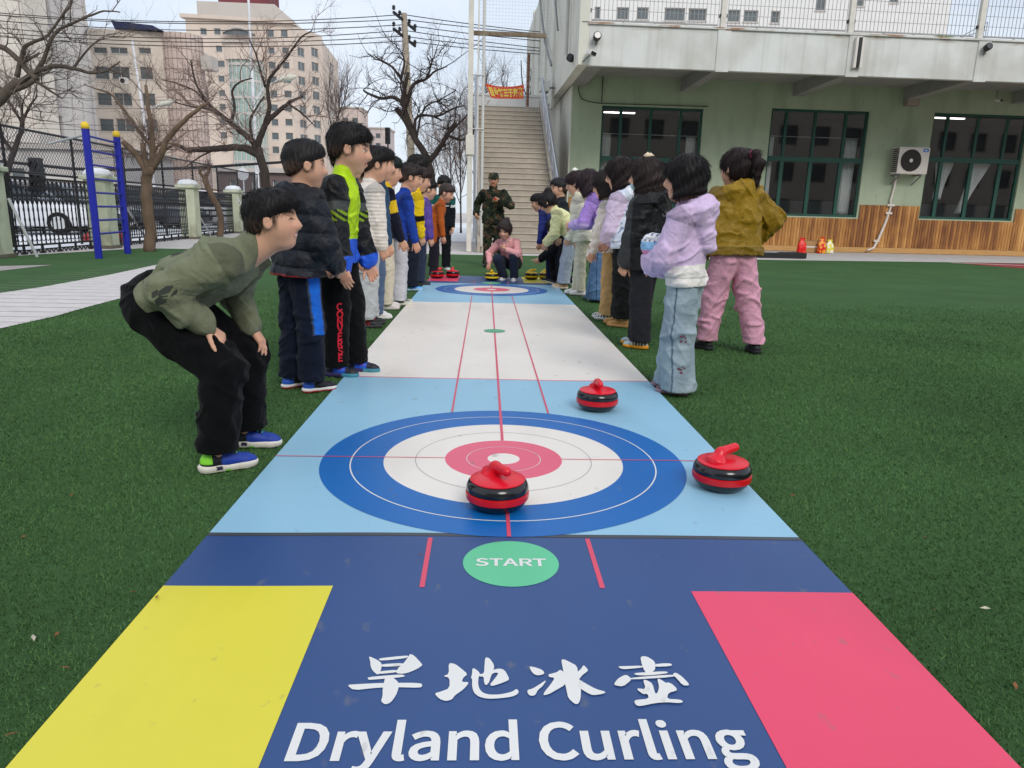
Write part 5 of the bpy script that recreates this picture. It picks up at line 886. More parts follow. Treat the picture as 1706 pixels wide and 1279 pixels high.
# broad dark tree behind the boys
tree('broad dark bare tree behind the two tall boys', [([(444, 350), (443, 300), (436, 270), (428, 246)], .15, .12), ([(434, 262), (415, 248), (395, 245), (370, 246), (335, 249), (312, 250)], .11, .07), ([(312, 250), (295, 240), (285, 243), (262, 262)], .06, .02), ([(428, 250), (420, 232), (405, 222), (385, 205), (365, 190), (345, 170), (325, 140), (318, 100)], .10, .02), ([(428, 246), (438, 215), (448, 198), (470, 180), (482, 170), (505, 160)], .10, .03), ([(442, 205), (450, 180), (444, 145), (452, 125), (475, 100), (500, 62), (520, 50)], .07, .015), ([(442, 145), (435, 120), (425, 85), (415, 65)], .04, .012), ([(385, 205), (392, 180), (385, 150), (400, 135), (420, 130)], .05, .015), ([(478, 172), (500, 185), (515, 200), (525, 210)], .035, .012), ([(365, 192), (345, 180), (320, 178), (290, 170)], .04, .015), ([(345, 172), (325, 150), (300, 140), (270, 132)], .03, .01), ([(360, 248), (330, 262), (300, 285)], .03, .01), ([(420, 232), (415, 200), (430, 175), (440, 160)], .045, .015)],
    21, levels=((70, 1.2, .5), (420, .7, .5), (2300, .36, .5)), seed=12, r0=.016, mt=m_twigr)
# black locust behind the utility pole
tree('gnarled black bare tree behind the utility pole', [([(722, 330), (718, 290), (712, 262), (694, 235), (682, 210), (660, 180)], .17, .09), ([(716, 268), (730, 250), (738, 238), (748, 220), (758, 205)], .11, .06), ([(686, 214), (672, 172), (655, 160), (635, 165), (612, 155), (605, 150)], .08, .03), ([(676, 178), (675, 150), (668, 130), (655, 112), (640, 102), (622, 98)], .07, .02), ([(677, 176), (684, 150), (690, 138), (710, 132), (725, 118), (745, 110)], .08, .02), ([(692, 226), (690, 200), (700, 190), (730, 195), (755, 180), (775, 175)], .06, .02), ([(748, 222), (765, 205), (780, 190)], .05, .02), ([(668, 132), (675, 100), (665, 80)], .05, .015), ([(712, 130), (718, 110), (712, 95)], .045, .015), ([(684, 212), (676, 190), (670, 165), (675, 145), (680, 120)], .10, .05), ([(694, 232), (700, 195), (710, 175), (735, 165), (760, 150)], .045, .015), ([(745, 225), (770, 235), (785, 225)], .05, .02)],
    27, levels=((90, 1.5, .5), (420, .75, .5), (1500, .36, .5)), seed=21, r0=.019, mt=m_barkd, up=.1, spread=1.0, wig=.36)
for i, (x, yb, yt, Y, s) in enumerate(((768, 380, 170, 34, 31), (752, 360, 215, 44, 32), (725, 350, 240, 46, 33), (790, 330, 120, 40, 34))):
    lim = [([(x, yb), (x-1, (yb+yt)/2), (x-3, yt+20)], .06, .02)]+[([(x-1, yb-40-k*14), (x-1+dx*.5, yb-70-k*14), (x+dx, yt+30+k*9)], .022, .008) for k, dx in enumerate((-24, 16, -16, 22, -32, 8, -8))]
    tree(['slender bare tree with upright twigs left of the stair post', 'greyish twiggy tree behind the teal jacket boy', 'low twiggy tree beside the gnarled black tree', 'tall thin bare sapling behind the stair net'][i], lim, Y, levels=((60, 1.8, .5), (320, 1.0, .5), (1100, .5, .5)), seed=s, r0=.015, mt=m_twigr if i != 3 else m_twig, up=.7, spread=.55)
tree('thin bare tree behind the stair head and banner', [([(905, 200), (870, 150), (868, 100)], .05, .02), ([(840, 200), (842, 160), (835, 130)], .04, .015), ([(880, 200), (882, 160), (892, 120)], .04, .015), ([(800, 200), (806, 160), (812, 120)], .04, .012)], 34, levels=((50, 1.4, .5), (200, .7, .5), (500, .4, .5)), seed=44, r0=.014, up=.6)
tree('bare tree against the pink tower edge', [([(556, 330), (558, 260), (556, 200)], .09, .05), ([(557, 240), (565, 190), (568, 140)], .05, .012), ([(557, 230), (545, 180), (550, 130)], .05, .012), ([(556, 210), (575, 165), (580, 140)], .04, .012)], 48, levels=((50, 2.4, .5), (220, 1.2, .5), (800, .6, .5)), seed=50, r0=.022, up=.7, spread=.55)
# ================================================================== PEOPLE: implicit surfaces, meshed as one skin each
f32 = np.float32
def V3(*a): return np.array(a, dtype=np.float64)
def nrm(v): v = np.asarray(v, float); return v/(np.linalg.norm(v)+1e-12)
class Field:
    """smooth union of tapered capsules and ellipsoids, cut by planes, polygonised with surface nets."""
    def __init__(s): s.p = []; s.cuts = []; s.disp = None; s.amp = 0.0
    def cone(s, a, b, ra, rb, k=.015, op='u', w=None, sc=1.0, tagv=None): s.p.append(('c', np.asarray(a, float), np.asarray(b, float), ra, rb, k, op, w, sc, tagv)); return s
    def ell(s, c, r, M=None, k=.015, op='u', tagv=None): s.p.append(('e', np.asarray(c, float), np.asarray(r, float), np.eye(3) if M is None else np.asarray(M, float), None, k, op, None, 1.0, tagv)); return s
    def now(s, p, n, k=.004): s.p.append(('p', np.asarray(p, float), nrm(n), None, None, k, 'x', None, 1.0, None)); return s
    def cut(s, p, n, k=0.0): s.cuts.append((np.asarray(p, float), nrm(n), k)); return s
    @staticmethod
    def d1(q, P):
        if q[0] == 'c':
            a, b, ra, rb, w, sc = q[1], q[2], q[3], q[4], q[7], q[8]; ba = (b-a).astype(f32); pa = P-a.astype(f32)
            t = np.clip((pa@ba)/f32(max(ba@ba, 1e-9)), 0, 1); v = pa-t[..., None]*ba
            if w is not None: w = np.asarray(w, f32); v = v+((v@w)*f32(1/sc-1))[..., None]*w
            return np.sqrt(np.einsum('...i,...i', v, v))-(f32(ra)+f32(rb-ra)*t)
        c, r, M = q[1].astype(f32), q[2].astype(f32), q[3].astype(f32); v = (P-c)@M.T
        k0 = np.sqrt(np.einsum('...i,...i', v/r, v/r))+1e-6; k1 = np.sqrt(np.einsum('...i,...i', v/(r*r), v/(r*r)))+1e-6
        return k0*(k0-1)/k1
    def bounds(s):
        lo = np.full(3, 1e9); hi = -lo
        for q in s.p:
            if q[6] != 'u': continue
            if q[0] == 'c': m = max(q[3], q[4])*max(1, q[8]); lo = np.minimum(lo, np.minimum(q[1], q[2])-m); hi = np.maximum(hi, np.maximum(q[1], q[2])+m)
            else: m = max(q[2]); lo = np.minimum(lo, q[1]-m); hi = np.maximum(hi, q[1]+m)
        return lo, hi
    def mesh(s, vox):
        B = 8; lo, hi = s.bounds(); lo = lo-vox*3-s.amp; hi = hi+vox*3+s.amp
        n = np.ceil((hi-lo)/(B*vox)).astype(int); R_ = B*vox*.8661
        g = np.stack(np.meshgrid(*[np.arange(k) for k in n], indexing='ij'), -1).reshape(-1, 3)
        C = (lo+(g+.5)*B*vox).astype(f32)
        dc = [s.d1(q, C) if q[0] != 'p' else None for q in s.p]; uni = [i for i, q in enumerate(s.p) if q[6] == 'u']
        dm = np.min([dc[i] for i in uni], 0); kmax = max(q[5] for q in s.p)
        keep = dm < R_+kmax+s.amp+vox; keep &= dm > -(R_+s.amp+vox)-.06
        for p, nn, k in s.cuts: keep &= ((C-p.astype(f32))@nn.astype(f32)) < R_+vox
        g = g[keep]; C = C[keep]; dc = [None if d is None else d[keep] for d in dc]; dm = dm[keep]; nb = len(g)
        o = np.stack(np.meshgrid(*[np.arange(B+1)]*3, indexing='ij'), -1).reshape(-1, 3)
        P = ((g[:, None, :]*B+o[None])*vox+lo).astype(f32)
        D = np.full((nb, (B+1)**3), 1e3, f32)
        for i, q in enumerate(s.p):
            k = f32(q[5])
            if q[6] == 'x':
                d = (P-q[1].astype(f32))@q[2].astype(f32); D = np.maximum(D, d)
            elif q[6] == 'u':
                idx = np.nonzero(dc[i]-R_ < dm+R_+q[5]*1.0+.002)[0]
                if len(idx) == 0: continue
                d = s.d1(q, P[idx]); A = D[idx]
                h = np.clip(.5+.5*(A-d)/k, 0, 1); D[idx] = A*(1-h)+d*h-k*h*(1-h)
            elif q[6] == 's':
                idx = np.nonzero(dc[i] < R_+q[5]+.01)[0]
                if len(idx) == 0: continue
                d = -s.d1(q, P[idx]); A = D[idx]; h = np.clip(.5-.5*(A-d)/k, 0, 1); D[idx] = A*(1-h)+d*h+k*h*(1-h)
        if s.disp is not None: D = D+s.disp(P.reshape(-1, 3)).reshape(D.shape).astype(f32)
        for p, nn, k in s.cuts:
            d = (P-p.astype(f32))@nn.astype(f32)
            if k > 0: h = np.clip(.5-.5*(D-d)/f32(k), 0, 1); D = D*(1-h)+d*h+f32(k)*h*(1-h)
            else: D = np.maximum(D, d)
        D = D.reshape(nb, B+1, B+1, B+1); neg = D < 0
        cn = np.zeros((nb, B, B, B), np.int8)
        cor = [(i, j, k) for i in (0, 1) for j in (0, 1) for k in (0, 1)]
        for i, j, k in cor: cn += neg[:, i:B+i, j:B+j, k:B+k]
        act = (cn > 0) & (cn < 8); bi, ci, cj, ck = np.nonzero(act)
        if len(bi) == 0: return np.zeros((0, 3)), np.zeros((0, 4), int)
        dv = np.stack([D[bi, ci+i, cj+j, ck+k] for i, j, k in cor], 1)
        cp = np.array(cor, f32); acc = np.zeros((len(bi), 3), f32); cnt = np.zeros(len(bi), f32)
        for a in range(8):
            for b in range(a+1, 8):
                if sum(abs(cor[a][m]-cor[b][m]) for m in range(3)) != 1: continue
                da, db = dv[:, a], dv[:, b]; x = (da < 0) != (db < 0); t = np.where(x, da/(da-db+1e-12), 0)
                acc += np.where(x[:, None], cp[a]+(cp[b]-cp[a])*t[:, None], 0); cnt += x
        loc = acc/np.maximum(cnt, 1)[:, None]
        I = g[bi]*B+np.stack([ci, cj, ck], 1); V = (I+loc)*vox+lo
        dim = n*B+2; key = (I[:, 0]*dim[1]+I[:, 1])*dim[2]+I[:, 2]; order = np.argsort(key); sk = key[order]
        def look(Q):
            kq = (Q[:, 0]*dim[1]+Q[:, 1])*dim[2]+Q[:, 2]; p = np.searchsorted(sk, kq); p = np.minimum(p, len(sk)-1); return np.where(sk[p] == kq, order[p], -1)
        F = []; d0 = dv[:, 0] < 0
        for ax, ci_ in ((0, 4), (1, 2), (2, 1)):
            x = np.nonzero(d0 != (dv[:, ci_] < 0))[0]; u, w = (ax+1) % 3, (ax+2) % 3; Q = I[x]
            eu = np.zeros(3, int); eu[u] = 1; ew = np.zeros(3, int); ew[w] = 1
            q = np.stack([x, look(Q-eu), look(Q-eu-ew), look(Q-ew)], 1); ok = (q >= 0).all(1); q = q[ok]; fl = d0[x][ok]
            q[~fl] = q[~fl][:, ::-1]; F.append(q)
        return V, np.concatenate(F)
    def which(s, V):
        """nearest primitive's tag and the position along it, for colouring."""
        P = V.astype(f32); best = np.full(len(V), 1e9, f32); t_ = np.zeros(len(V)); tg = np.empty(len(V), dtype=object)
        for q in s.p:
            if q[6] != 'u': continue
            d = s.d1(q, P); m = d < best; best = np.where(m, d, best); tg[m] = q[9]
            if q[0] == 'c': ba = q[2]-q[1]; t = np.clip(((V-q[1])@ba)/max(ba@ba, 1e-9), 0, 1); t_ = np.where(m, t, t_)
        return tg, t_
def put(name, F, vox, m, parent, colf=None):
    V, Q = F.mesh(vox)
    o = mesh_np(name, V, Q, m, parent)
    if colf is not None:
        c = colf(V) if callable(colf) else np.tile(np.array(colf[:3]), (len(V), 1))
        a = o.data.attributes.new('Col', 'FLOAT_COLOR', 'POINT'); nv = len(o.data.vertices)
        if nv != len(c): c = c[:nv]
        a.data.foreach_set('color', np.concatenate([c, np.ones((len(c), 1))], 1).astype(f32).ravel())
    return o
def c3(r, g, b): return np.array(srgb(r, g, b)[:3])
def cloth_mat(name, rough, bs, bump, sheen=.2, spec=.25, wave=None, crease=.0):
    m = bpy.data.materials.new(name); m.use_nodes = True; t = m.node_tree; p = t.nodes['Principled BSDF']; l = t.links.new
    a = t.nodes.new('ShaderNodeAttribute'); a.attribute_name = 'Col'; c = t.nodes.new('ShaderNodeTexCoord')
    n = t.nodes.new('ShaderNodeTexNoise'); n.inputs['Scale'].default_value = 26; n.inputs['Detail'].default_value = 6; l(c.outputs['Object'], n.inputs['Vector'])
    mr = t.nodes.new('ShaderNodeMapRange'); mr.inputs['To Min'].default_value = .8; mr.inputs['To Max'].default_value = 1.2; l(n.outputs['Fac'], mr.inputs['Value'])
    h = t.nodes.new('ShaderNodeHueSaturation'); l(a.outputs['Color'], h.inputs['Color']); l(mr.outputs[0], h.inputs['Value']); l(h.outputs[0], p.inputs['Base Color'])
    p.inputs['Roughness'].default_value = rough; p.inputs['Sheen Weight'].default_value = sheen; p.inputs['Specular IOR Level'].default_value = spec
    n2 = t.nodes.new('ShaderNodeTexNoise'); n2.inputs['Scale'].default_value = bs; n2.inputs['Detail'].default_value = 3; l(c.outputs['Object'], n2.inputs['Vector'])
    b = t.nodes.new('ShaderNodeBump'); b.inputs['Strength'].default_value = bump; b.inputs['Distance'].default_value = .004; l(n2.outputs['Fac'], b.inputs['Height'])
    n3 = t.nodes.new('ShaderNodeTexNoise'); n3.inputs['Scale'].default_value = 17; n3.inputs['Detail'].default_value = 4; n3.inputs['Distortion'].default_value = 1.6; l(c.outputs['Object'], n3.inputs['Vector'])
    b3 = t.nodes.new('ShaderNodeBump'); b3.inputs['Strength'].default_value = crease; b3.inputs['Distance'].default_value = .016; l(n3.outputs['Fac'], b3.inputs['Height']); l(b.outputs[0], b3.inputs['Normal']); b = b3
    if wave:
        w = t.nodes.new('ShaderNodeTexWave'); w.bands_direction = 'Z'; w.inputs['Scale'].default_value = wave; w.inputs['Distortion'].default_value = 1.5; l(c.outputs['Object'], w.inputs['Vector'])
        b2 = t.nodes.new('ShaderNodeBump'); b2.inputs['Strength'].default_value = .5; b2.inputs['Distance'].default_value = .006; l(w.outputs['Fac'], b2.inputs['Height']); l(b.outputs[0], b2.inputs['Normal']); l(b2.outputs[0], p.inputs['Normal'])
    else: l(b.outputs[0], p.inputs['Normal'])
    return m
M_COT = cloth_mat('cotton', .92, 420, .25, .04, .15, crease=.55); M_NYL = cloth_mat('nylon', .55, 90, .25, .02, .3, crease=.6); M_DEN = cloth_mat('denim', .9, 600, .4, .1, crease=.5); M_KNIT = cloth_mat('knit', .9, 300, .3, .4, wave=11); M_SHOE = cloth_mat('shoe_upper', .55, 260, .2, 0, .4); M_SOLE = cloth_mat('shoe_sole', .6, 120, .1, 0, .3)
M_SKIN = cloth_mat('skin', .58, 300, .10, 0, .28); ps = M_SKIN.node_tree.nodes['Principled BSDF']; ps.inputs['Subsurface Weight'].default_value = .12; ps.inputs['Subsurface Radius'].default_value = (.012, .005, .003)
for nn_ in M_SKIN.node_tree.nodes:
    if nn_.type == 'MAP_RANGE': nn_.inputs['To Min'].default_value = .94; nn_.inputs['To Max'].default_value = 1.06
M_HAIR = cloth_mat('hair', .58, 160, .3, 0, .28)

def waves(seed, amp, lam=(.05, .13), zb=1.0, n=6, sg=-1):
    """pinched cloth folds: long narrow ridges that come and go."""
    rg = np.random.default_rng(seed); K = []
    for _ in range(n):
        d = rg.normal(0, 1, 3); d[2] = abs(d[2])*zb+.25; d = nrm(d); k = 2*np.pi/rg.uniform(*lam); d2 = nrm(rg.normal(0, 1, 3)); d3 = nrm(rg.normal(0, 1, 3))
        K.append(((d*k*.5).astype(f32), (d2*2*np.pi/rg.uniform(.22, .34)).astype(f32), (d3*2*np.pi/rg.uniform(.22, .4)).astype(f32), f32(rg.uniform(0, 6)), f32(rg.uniform(0, 6)), f32(rg.uniform(.6, 1.2))))
    def f(P):
        o = np.zeros(len(P), f32)
        for k, k2, k3, ph, p3, w in K:
            sn = np.sin(P@k+1.3*np.sin(P@k2+ph)+ph); o += w*np.exp(-(sn/f32(.42))**2)*np.clip(np.sin(P@k3+p3)*1.4+.1, 0, 1)
        return (o-.45)*f32(-amp*.95)
    return f
def ik(a, t, l1, l2, pole):
    a, t = np.asarray(a, float), np.asarray(t, float); d = t-a; D = np.linalg.norm(d); dh = d/max(D, 1e-9)
    Dm = min(D, (l1+l2)*.9985); x = (l1*l1-l2*l2+Dm*Dm)/(2*Dm); hgt = math.sqrt(max(l1*l1-x*x, 0))
    p = np.asarray(pole, float); p = nrm(p-dh*(p@dh)); return a+dh*x+p*hgt, a+dh*Dm
def hand(F, w, d, n, side, L_, curl, thumb=.5, spread=.018, r=1.0):
    """five separate fingers on a palm: w wrist, d hand axis, n palm normal, side +1 right hand."""
    d = nrm(d); n = nrm(n-d*(np.asarray(n) @ d)); x = np.cross(n, d)*side      # toward the thumb
    cur = curl if hasattr(curl, '__len__') else [curl*.85, curl, curl*1.05, curl*1.15]
    for i, (off, ln) in enumerate(((.19, .42), (.065, .47), (-.065, .43), (-.185, .34))):
        b = w+d*(.50-.03*abs(i-1))*L_+x*off*L_
        F.cone(w+d*.06*L_+x*off*.55*L_, b, .105*L_*r, .082*L_*r, .012*L_/.13)
        dd = nrm(d+x*off*spread*8); p = b; a = 0
        for j, fr in enumerate((.44, .32, .24)):
            a += cur[i]*(.9, 1.15, .8)[j]; v = dd*math.cos(a)+n*math.sin(a); q = p+v*ln*fr*L_
            F.cone(p, q, (.064, .058, .052)[j]*L_*r*(1 if i < 3 else .88), (.058, .052, .043)[j]*L_*r*(1 if i < 3 else .88), .004); p = q
    b = w+d*.12*L_+x*.17*L_; v = nrm(d*.62+x*(.75-.5*thumb)+n*(.15+.45*thumb)); q = b+v*.28*L_
    F.cone(w+d*.05*L_, b, .1*L_*r, .095*L_*r, .01); F.cone(b, q, .088*L_*r, .066*L_*r, .008); v2 = nrm(v+d*.35+n*.25*thumb); q2 = q+v2*.17*L_; F.cone(q, q2, .064*L_*r, .058*L_*r, .004); F.cone(q2, q2+nrm(v2+d*.2)*.11*L_, .058*L_*r, .045*L_*r, .004)

SKIN = c3(216, 168, 140); HAIRC = c3(24, 20, 20)
PCOUNT = [0]
def person(label, foot=None, loc=None, az=90, H=None, top_px=None, hh=None, hip=(0, 0), hipz=.514, lean=3, hunch=6, side=0, twist=0, hyaw=0, hpitch=8, hroll=0,
           feet=((.065, .0, 8), (-.065, .0, -8)), rh=None, lh=None, rpole=None, lpole=None, rhd=None, lhd=None, rpn=None, lpn=None, rcurl=.5, lcurl=.5, rthumb=.6, lthumb=.5, kneepole=None, lift=None,
           top=None, pants=None, shoes=None, hair=None, face=None, vox=.006, group=None, skin=SKIN, extra=None, build=1.0, neck=0.0, hoff=(0, 0, 0), legl=(.238, .226)):
    PCOUNT[0] += 1; sd_ = PCOUNT[0]*17+3
    P0 = gp(*foot) if foot is not None else np.array([loc[0], loc[1], 0.0])
    if H is None: H = at(top_px[0], top_px[1], P0[1])[2]/.995
    hh = hh or .180*H
    root = thing('person', label, 'person', tuple(P0), -R(az), group)
    z_ = V3(0, 0, 1); ez = V3(0, 1, 0)
    hp = V3(hip[0], hip[1], hipz*H)
    def sdir(l): l = R(l); return nrm(V3(math.sin(R(side)), math.sin(l)*math.cos(R(side)), math.cos(l)*math.cos(R(side))))
    s1, s2 = sdir(lean), sdir(lean+hunch)
    waist = hp+s1*.11*H; chest = waist+s2*.09*H; nb = chest+s2*.078*H
    lat0 = V3(1, 0, 0); tw = R(twist); lat = nrm(V3(math.cos(tw), -math.sin(tw), 0)-s2*(V3(math.cos(tw), -math.sin(tw), 0)@s2)); fw = np.cross(s2, lat)
    sh = [nb-s2*.035*H+lat*.092*H*build, nb-s2*.035*H-lat*.092*H*build]
    yh, ph = R(hyaw), R(hpitch); hf = V3(math.sin(yh)*math.cos(ph), math.cos(yh)*math.cos(ph), -math.sin(ph)); hr = nrm(V3(math.cos(yh), -math.sin(yh), 0)+V3(0, 0, 1)*math.sin(R(hroll))); hr = nrm(hr-hf*(hr@hf)); hu = np.cross(hr, hf)
    nk = nrm(s2*.65+hu*.5); hc = nb+nk*(.044+neck)*H+hu*.44*hh+hf*.06*hh+V3(*hoff)
    HM = np.stack([hr, hf, hu])
    def hq(x, y, z): return hc+hh*(x*hr+y*hf+z*hu)
    # limbs
    el, wr = [], []
    for i, (t, pole) in enumerate(((rh, rpole), (lh, lpole))):
        sg = 1 if i == 0 else -1
        t = sh[i]+lat*sg*.035*H+fw*.035*H-z_*.298*H if t is None else V3(*t)
        pole = (fw*-1+lat*sg*.35) if pole is None else V3(*pole); e, w = ik(sh[i], t, .163*H, .142*H, pole); el.append(e); wr.append(w)
    hj = [hp+V3(.047*H, 0, -.01*H), hp-V3(.047*H, 0, .01*H)]; kn, an = [], []
    for i, (fx, fy, fyaw) in enumerate(feet):
        lf = 0 if lift is None else lift[i]; a = V3(fx, fy, .05*H+lf); fd = V3(math.sin(R(fyaw)), math.cos(R(fyaw)), 0); kp = fd+V3(0, 0, .15) if kneepole is None else V3(*kneepole[i])
        ds = np.linalg.norm(a-hj[i]); lk = ds*1.0015/((legl[0]+legl[1])*H) if ds > (legl[0]+legl[1])*H*.93 else 1.0; k, a2 = ik(hj[i], a, legl[0]*H*lk, legl[1]*H*lk, kp); kn.append(k); an.append(a2 if np.linalg.norm(a-hj[i]) > (legl[0]+legl[1])*H else a)
    # ---- skin: one continuous surface from crown to ankles
    B = Field()
    B.ell(hq(0, -.06, .13), hh*V3(.345, .42, .355), HM, .03*hh/.2); B.ell(hq(0, .08, -.16), hh*V3(.275, .285, .33), HM, .05*hh/.2); B.ell(hq(0, .205, -.385), hh*V3(.115, .115, .095), HM, .03*hh/.2)
    for sx in (1, -1):
        B.ell(hq(sx*.16, .17, -.13), hh*V3(.105, .12, .13), HM, .03*hh/.2); B.ell(hq(sx*.355, -.03, -.05), hh*V3(.033, .062, .098), HM, .01*hh/.2); B.ell(hq(sx*.37, -.065, -.02), hh*V3(.042, .024, .085), HM, .01*hh/.2); B.ell(hq(sx*.415, -.01, -.04), hh*V3(.04, .038, .06), HM, .008*hh/.2, 's')
        B.ell(hq(sx*.14, .35, .035), hh*V3(.10, .075, .055), HM, .02*hh/.2, 's'); B.ell(hq(sx*.14, .295, .02), hh*V3(.075, .05, .045), HM, .012*hh/.2)
    B.cone(hq(0, .335, .04), hq(0, .44, -.095), .032*hh, .046*hh, .018*hh/.2); B.cone(hq(-.052, .375, -.11), hq(.052, .375, -.11), .038*hh, .04*hh, .02*hh/.2)
    B.cone(hq(-.075, .315, -.225), hq(.075, .315, -.225), .034*hh, .034*hh, .012*hh/.2); B.cone(hq(-.06, .305, -.27), hq(.06, .305, -.27), .036*hh, .036*hh, .012*hh/.2)
    B.cone(hq(0, -.10, -.25), nb-s2*.01*H, .034*H, .038*H, .02); B.cone(hq(0, .02, -.32), nb+fw*.004*H, .028*H, .034*H, .02)
    B.cone(nb-s2*.05*H, waist, .04*H, .042*H, .02, w=lat, sc=1.3); B.cone(waist, hp, .042*H, .045*H, .02, w=lat0, sc=1.3)
    B.cone(sh[0]-s2*.01*H, sh[1]-s2*.01*H, .026*H, .026*H, .02)
    hl = .097*H*(1.0 if H < 1.55 else .98)
    for i in (0, 1):
        B.cone(sh[i], el[i], .024*H, .021*H, .012); B.cone(el[i], wr[i], .021*H, .0172*H, .012)
        B.cone(hj[i], kn[i], .040*H, .027*H, .02); B.cone(kn[i], an[i], .027*H, .022*H, .015)
        sg = 1 if i == 0 else -1; hd = (rhd, lhd)[i]; pn = (rpn, lpn)[i]
        fore = nrm(wr[i]-el[i]); hd = fore+fw*.1 if hd is None else V3(*hd); pn = -lat*sg+fw*.25 if pn is None else V3(*pn)
        hand(B, wr[i], hd, pn, sg, hl, (rcurl, lcurl)[i], (rthumb, lthumb)[i])
    fc = dict(smile=0, brow=1, blush=.5); fc.update(face or {})
    def skinc(V):
        q = ((V-hc)@HM.T)/hh; x, y, z = q.T; ax = np.abs(x); n = len(V); c = np.tile(skin, (n, 1)); hd = (np.abs(q).max(1) < .75)
        def mixc(m, col): m = np.clip(m, 0, 1)[:, None]; c[:] = c*(1-m)+np.asarray(col)*m
        fr = hd & (y > .1)
        mixc(np.exp(-((ax-.19)**2+(z+.13)**2)/.012)*.35*fc['blush']*fr, c3(222, 130, 116)); mixc(np.exp(-((x)**2+(z+.1)**2)/.004)*.18*fr, c3(214, 130, 110))
        ez_ = .02+.012*np.sin((ax-.07)*16)
        em = np.clip(1.25-np.sqrt(((ax-.142)/.072)**2+((z-ez_)/.022)**2), 0, .25)*4*fr*(0 if fc['smile'] > .6 else 1); mixc(em, c3(196, 184, 176))
        if fc['smile'] > .6: mixc(np.clip(1.3-np.sqrt(((ax-.142)/.075)**2+((z-.018-.02*(1-((ax-.142)/.08)**2))/.014)**2), 0, .3)*3.4*fr, c3(30, 20, 18))
        else:
            mixc(np.clip(1.25-np.sqrt(((ax-.142)/.036)**2+((z-.02)/.027)**2), 0, .25)*4*fr, c3(26, 18, 16)); mixc(np.clip(1.2-np.sqrt(((ax-.142)/.085)**2+((z-ez_-.022)/.013)**2), 0, .25)*3.6*fr, c3(36, 26, 24))
        bz = .125+.02*np.sin((ax-.05)*14); mixc(np.clip(1.25-np.sqrt(((ax-.15)/.10)**2+((z-bz)/.021)**2), 0, .25)*3.2*fr*fc['brow'], c3(44, 34, 30))
        lz = z+.247-(.9*fc['smile']*ax*ax*1.2+.0)+.012*fc['smile']; mixc(np.clip(1.3-np.sqrt((x/.112)**2+(lz/(.036+.008*fc['smile']))**2), 0, .3)*2.6*fr, c3(188, 100, 94))
        if fc['smile'] > .5: mixc(np.clip(1.3-np.sqrt((x/.085)**2+(lz/.017)**2), 0, .3)*3*fr, c3(236, 230, 222))
        else: mixc(np.clip(1.2-np.sqrt((x/.10)**2+((lz)/.007)**2), 0, .2)*3.5*fr, c3(120, 58, 56))
        mixc(np.clip(1.2-np.sqrt(((ax-.025)/.02)**2+((z+.125)/.012)**2), 0, .2)*3*fr*(y > .3), c3(120, 66, 56))
        sc_ = hd & (z > .16) & ((y < .22+(z-.16)*-.1) | (z > .30)); mixc(sc_*1.0*(1 if hair else 0), (hair or {}).get('col', HAIRC)*1.2); mixc(np.clip((z+.20)/.16, 0, 1)*np.clip((.16-y)/.06, 0, 1)*hd*(ax < .352)*(1 if hair else 0)*.9, (hair or {}).get('col', HAIRC)*1.3)
        lo_ = ~hd; kn_ = np.zeros(n)
        for i in (0, 1): kn_ = np.maximum(kn_, np.exp(-np.sum((V-wr[i]-(wr[i]-el[i])*.42)**2, 1)/(2*(.04)**2)))
        mixc(kn_*.22*lo_, c3(206, 128, 104)); return c
    put('body', B, vox, M_SKIN, root, skinc)
    # ---- hair
    if hair:
        Hf = Field(); st = hair['style']; hcX = hair.get('col', HAIRC); kk = .03*hh/.2
        if st in ('short', 'crop'):
            g_ = 1.0 if st == 'short' else .93
            Hf.ell(hq(0, -.065, .185), hh*V3(.352+.028*g_, .425+.035*g_, .31+.055*g_), HM, kk); Hf.ell(hq(0, -.175, -.02), hh*V3(.315, .30, .31), HM, kk)
            Hf.ell(hq(0, .10, .33), hh*V3(.26, .25, .165)*g_, HM, kk)
            if hair.get('fringe'): Hf.ell(hq(.02, .27, .24), hh*V3(.27, .13, .13), HM, kk)
            fz = 0 if hair.get('fringe') else .05
            Hf.ell(hq(0, .50, -.14+fz), hh*V3(.315, .325, .34+fz*.4), HM, kk*.5, 's')
            for sx in (1, -1): Hf.ell(hq(sx*.36, .19, -.14), hh*V3(.16, .165, .20), HM, kk*.4, 's'); Hf.ell(hq(sx*.40, -.03, -.06), hh*V3(.085, .075, .13), HM, kk*.3, 's')
            Hf.cut(hq(0, .10, -.02), -hu*.804+hf*.594, .03*hh/.2)
        elif st == 'cap':
            Hf.ell(hq(0, -.14, .02), hh*V3(.37, .40, .34), HM, kk); Hf.ell(hq(0, .45, -.14), hh*V3(.40, .40, .5), HM, kk*.6, 's'); Hf.cut(hq(0, .0, -.10), -hu*.95+hf*.1); Hf.cut(hq(0, 0, .16), hu)
        else:
            Hf.ell(hq(0, -.06, .14), hh*V3(.405, .475, .40), HM, kk)
            if st in ('bob', 'long'):
                Hf.cone(hq(0, -.08, .10), hq(0, -.09, -.46), .40*hh, .43*hh, kk*1.5, w=hr, sc=1.03)
                if st == 'bob': Hf.cut(hq(0, -.1, hair.get('cutz', -.43)), -hu*.985-hf*.17, .015*hh/.2)
                else: Hf.cone(hq(0, -.22, -.2), hq(0, -.34, -hair.get('len', .95)), .36*hh, .24*hh, kk*2, w=hr, sc=1.2)
            else:
                Hf.ell(hq(0, -.20, -.05), hh*V3(.34, .31, .34), HM, kk); Hf.cut(hq(0, .0, -.26), -hu*.92+hf*.3)
            Hf.ell(hq(0, .50, -.20+hair.get('bang', 0)*-.06), hh*V3(.295, .37, .50), HM, kk*.6, 's')
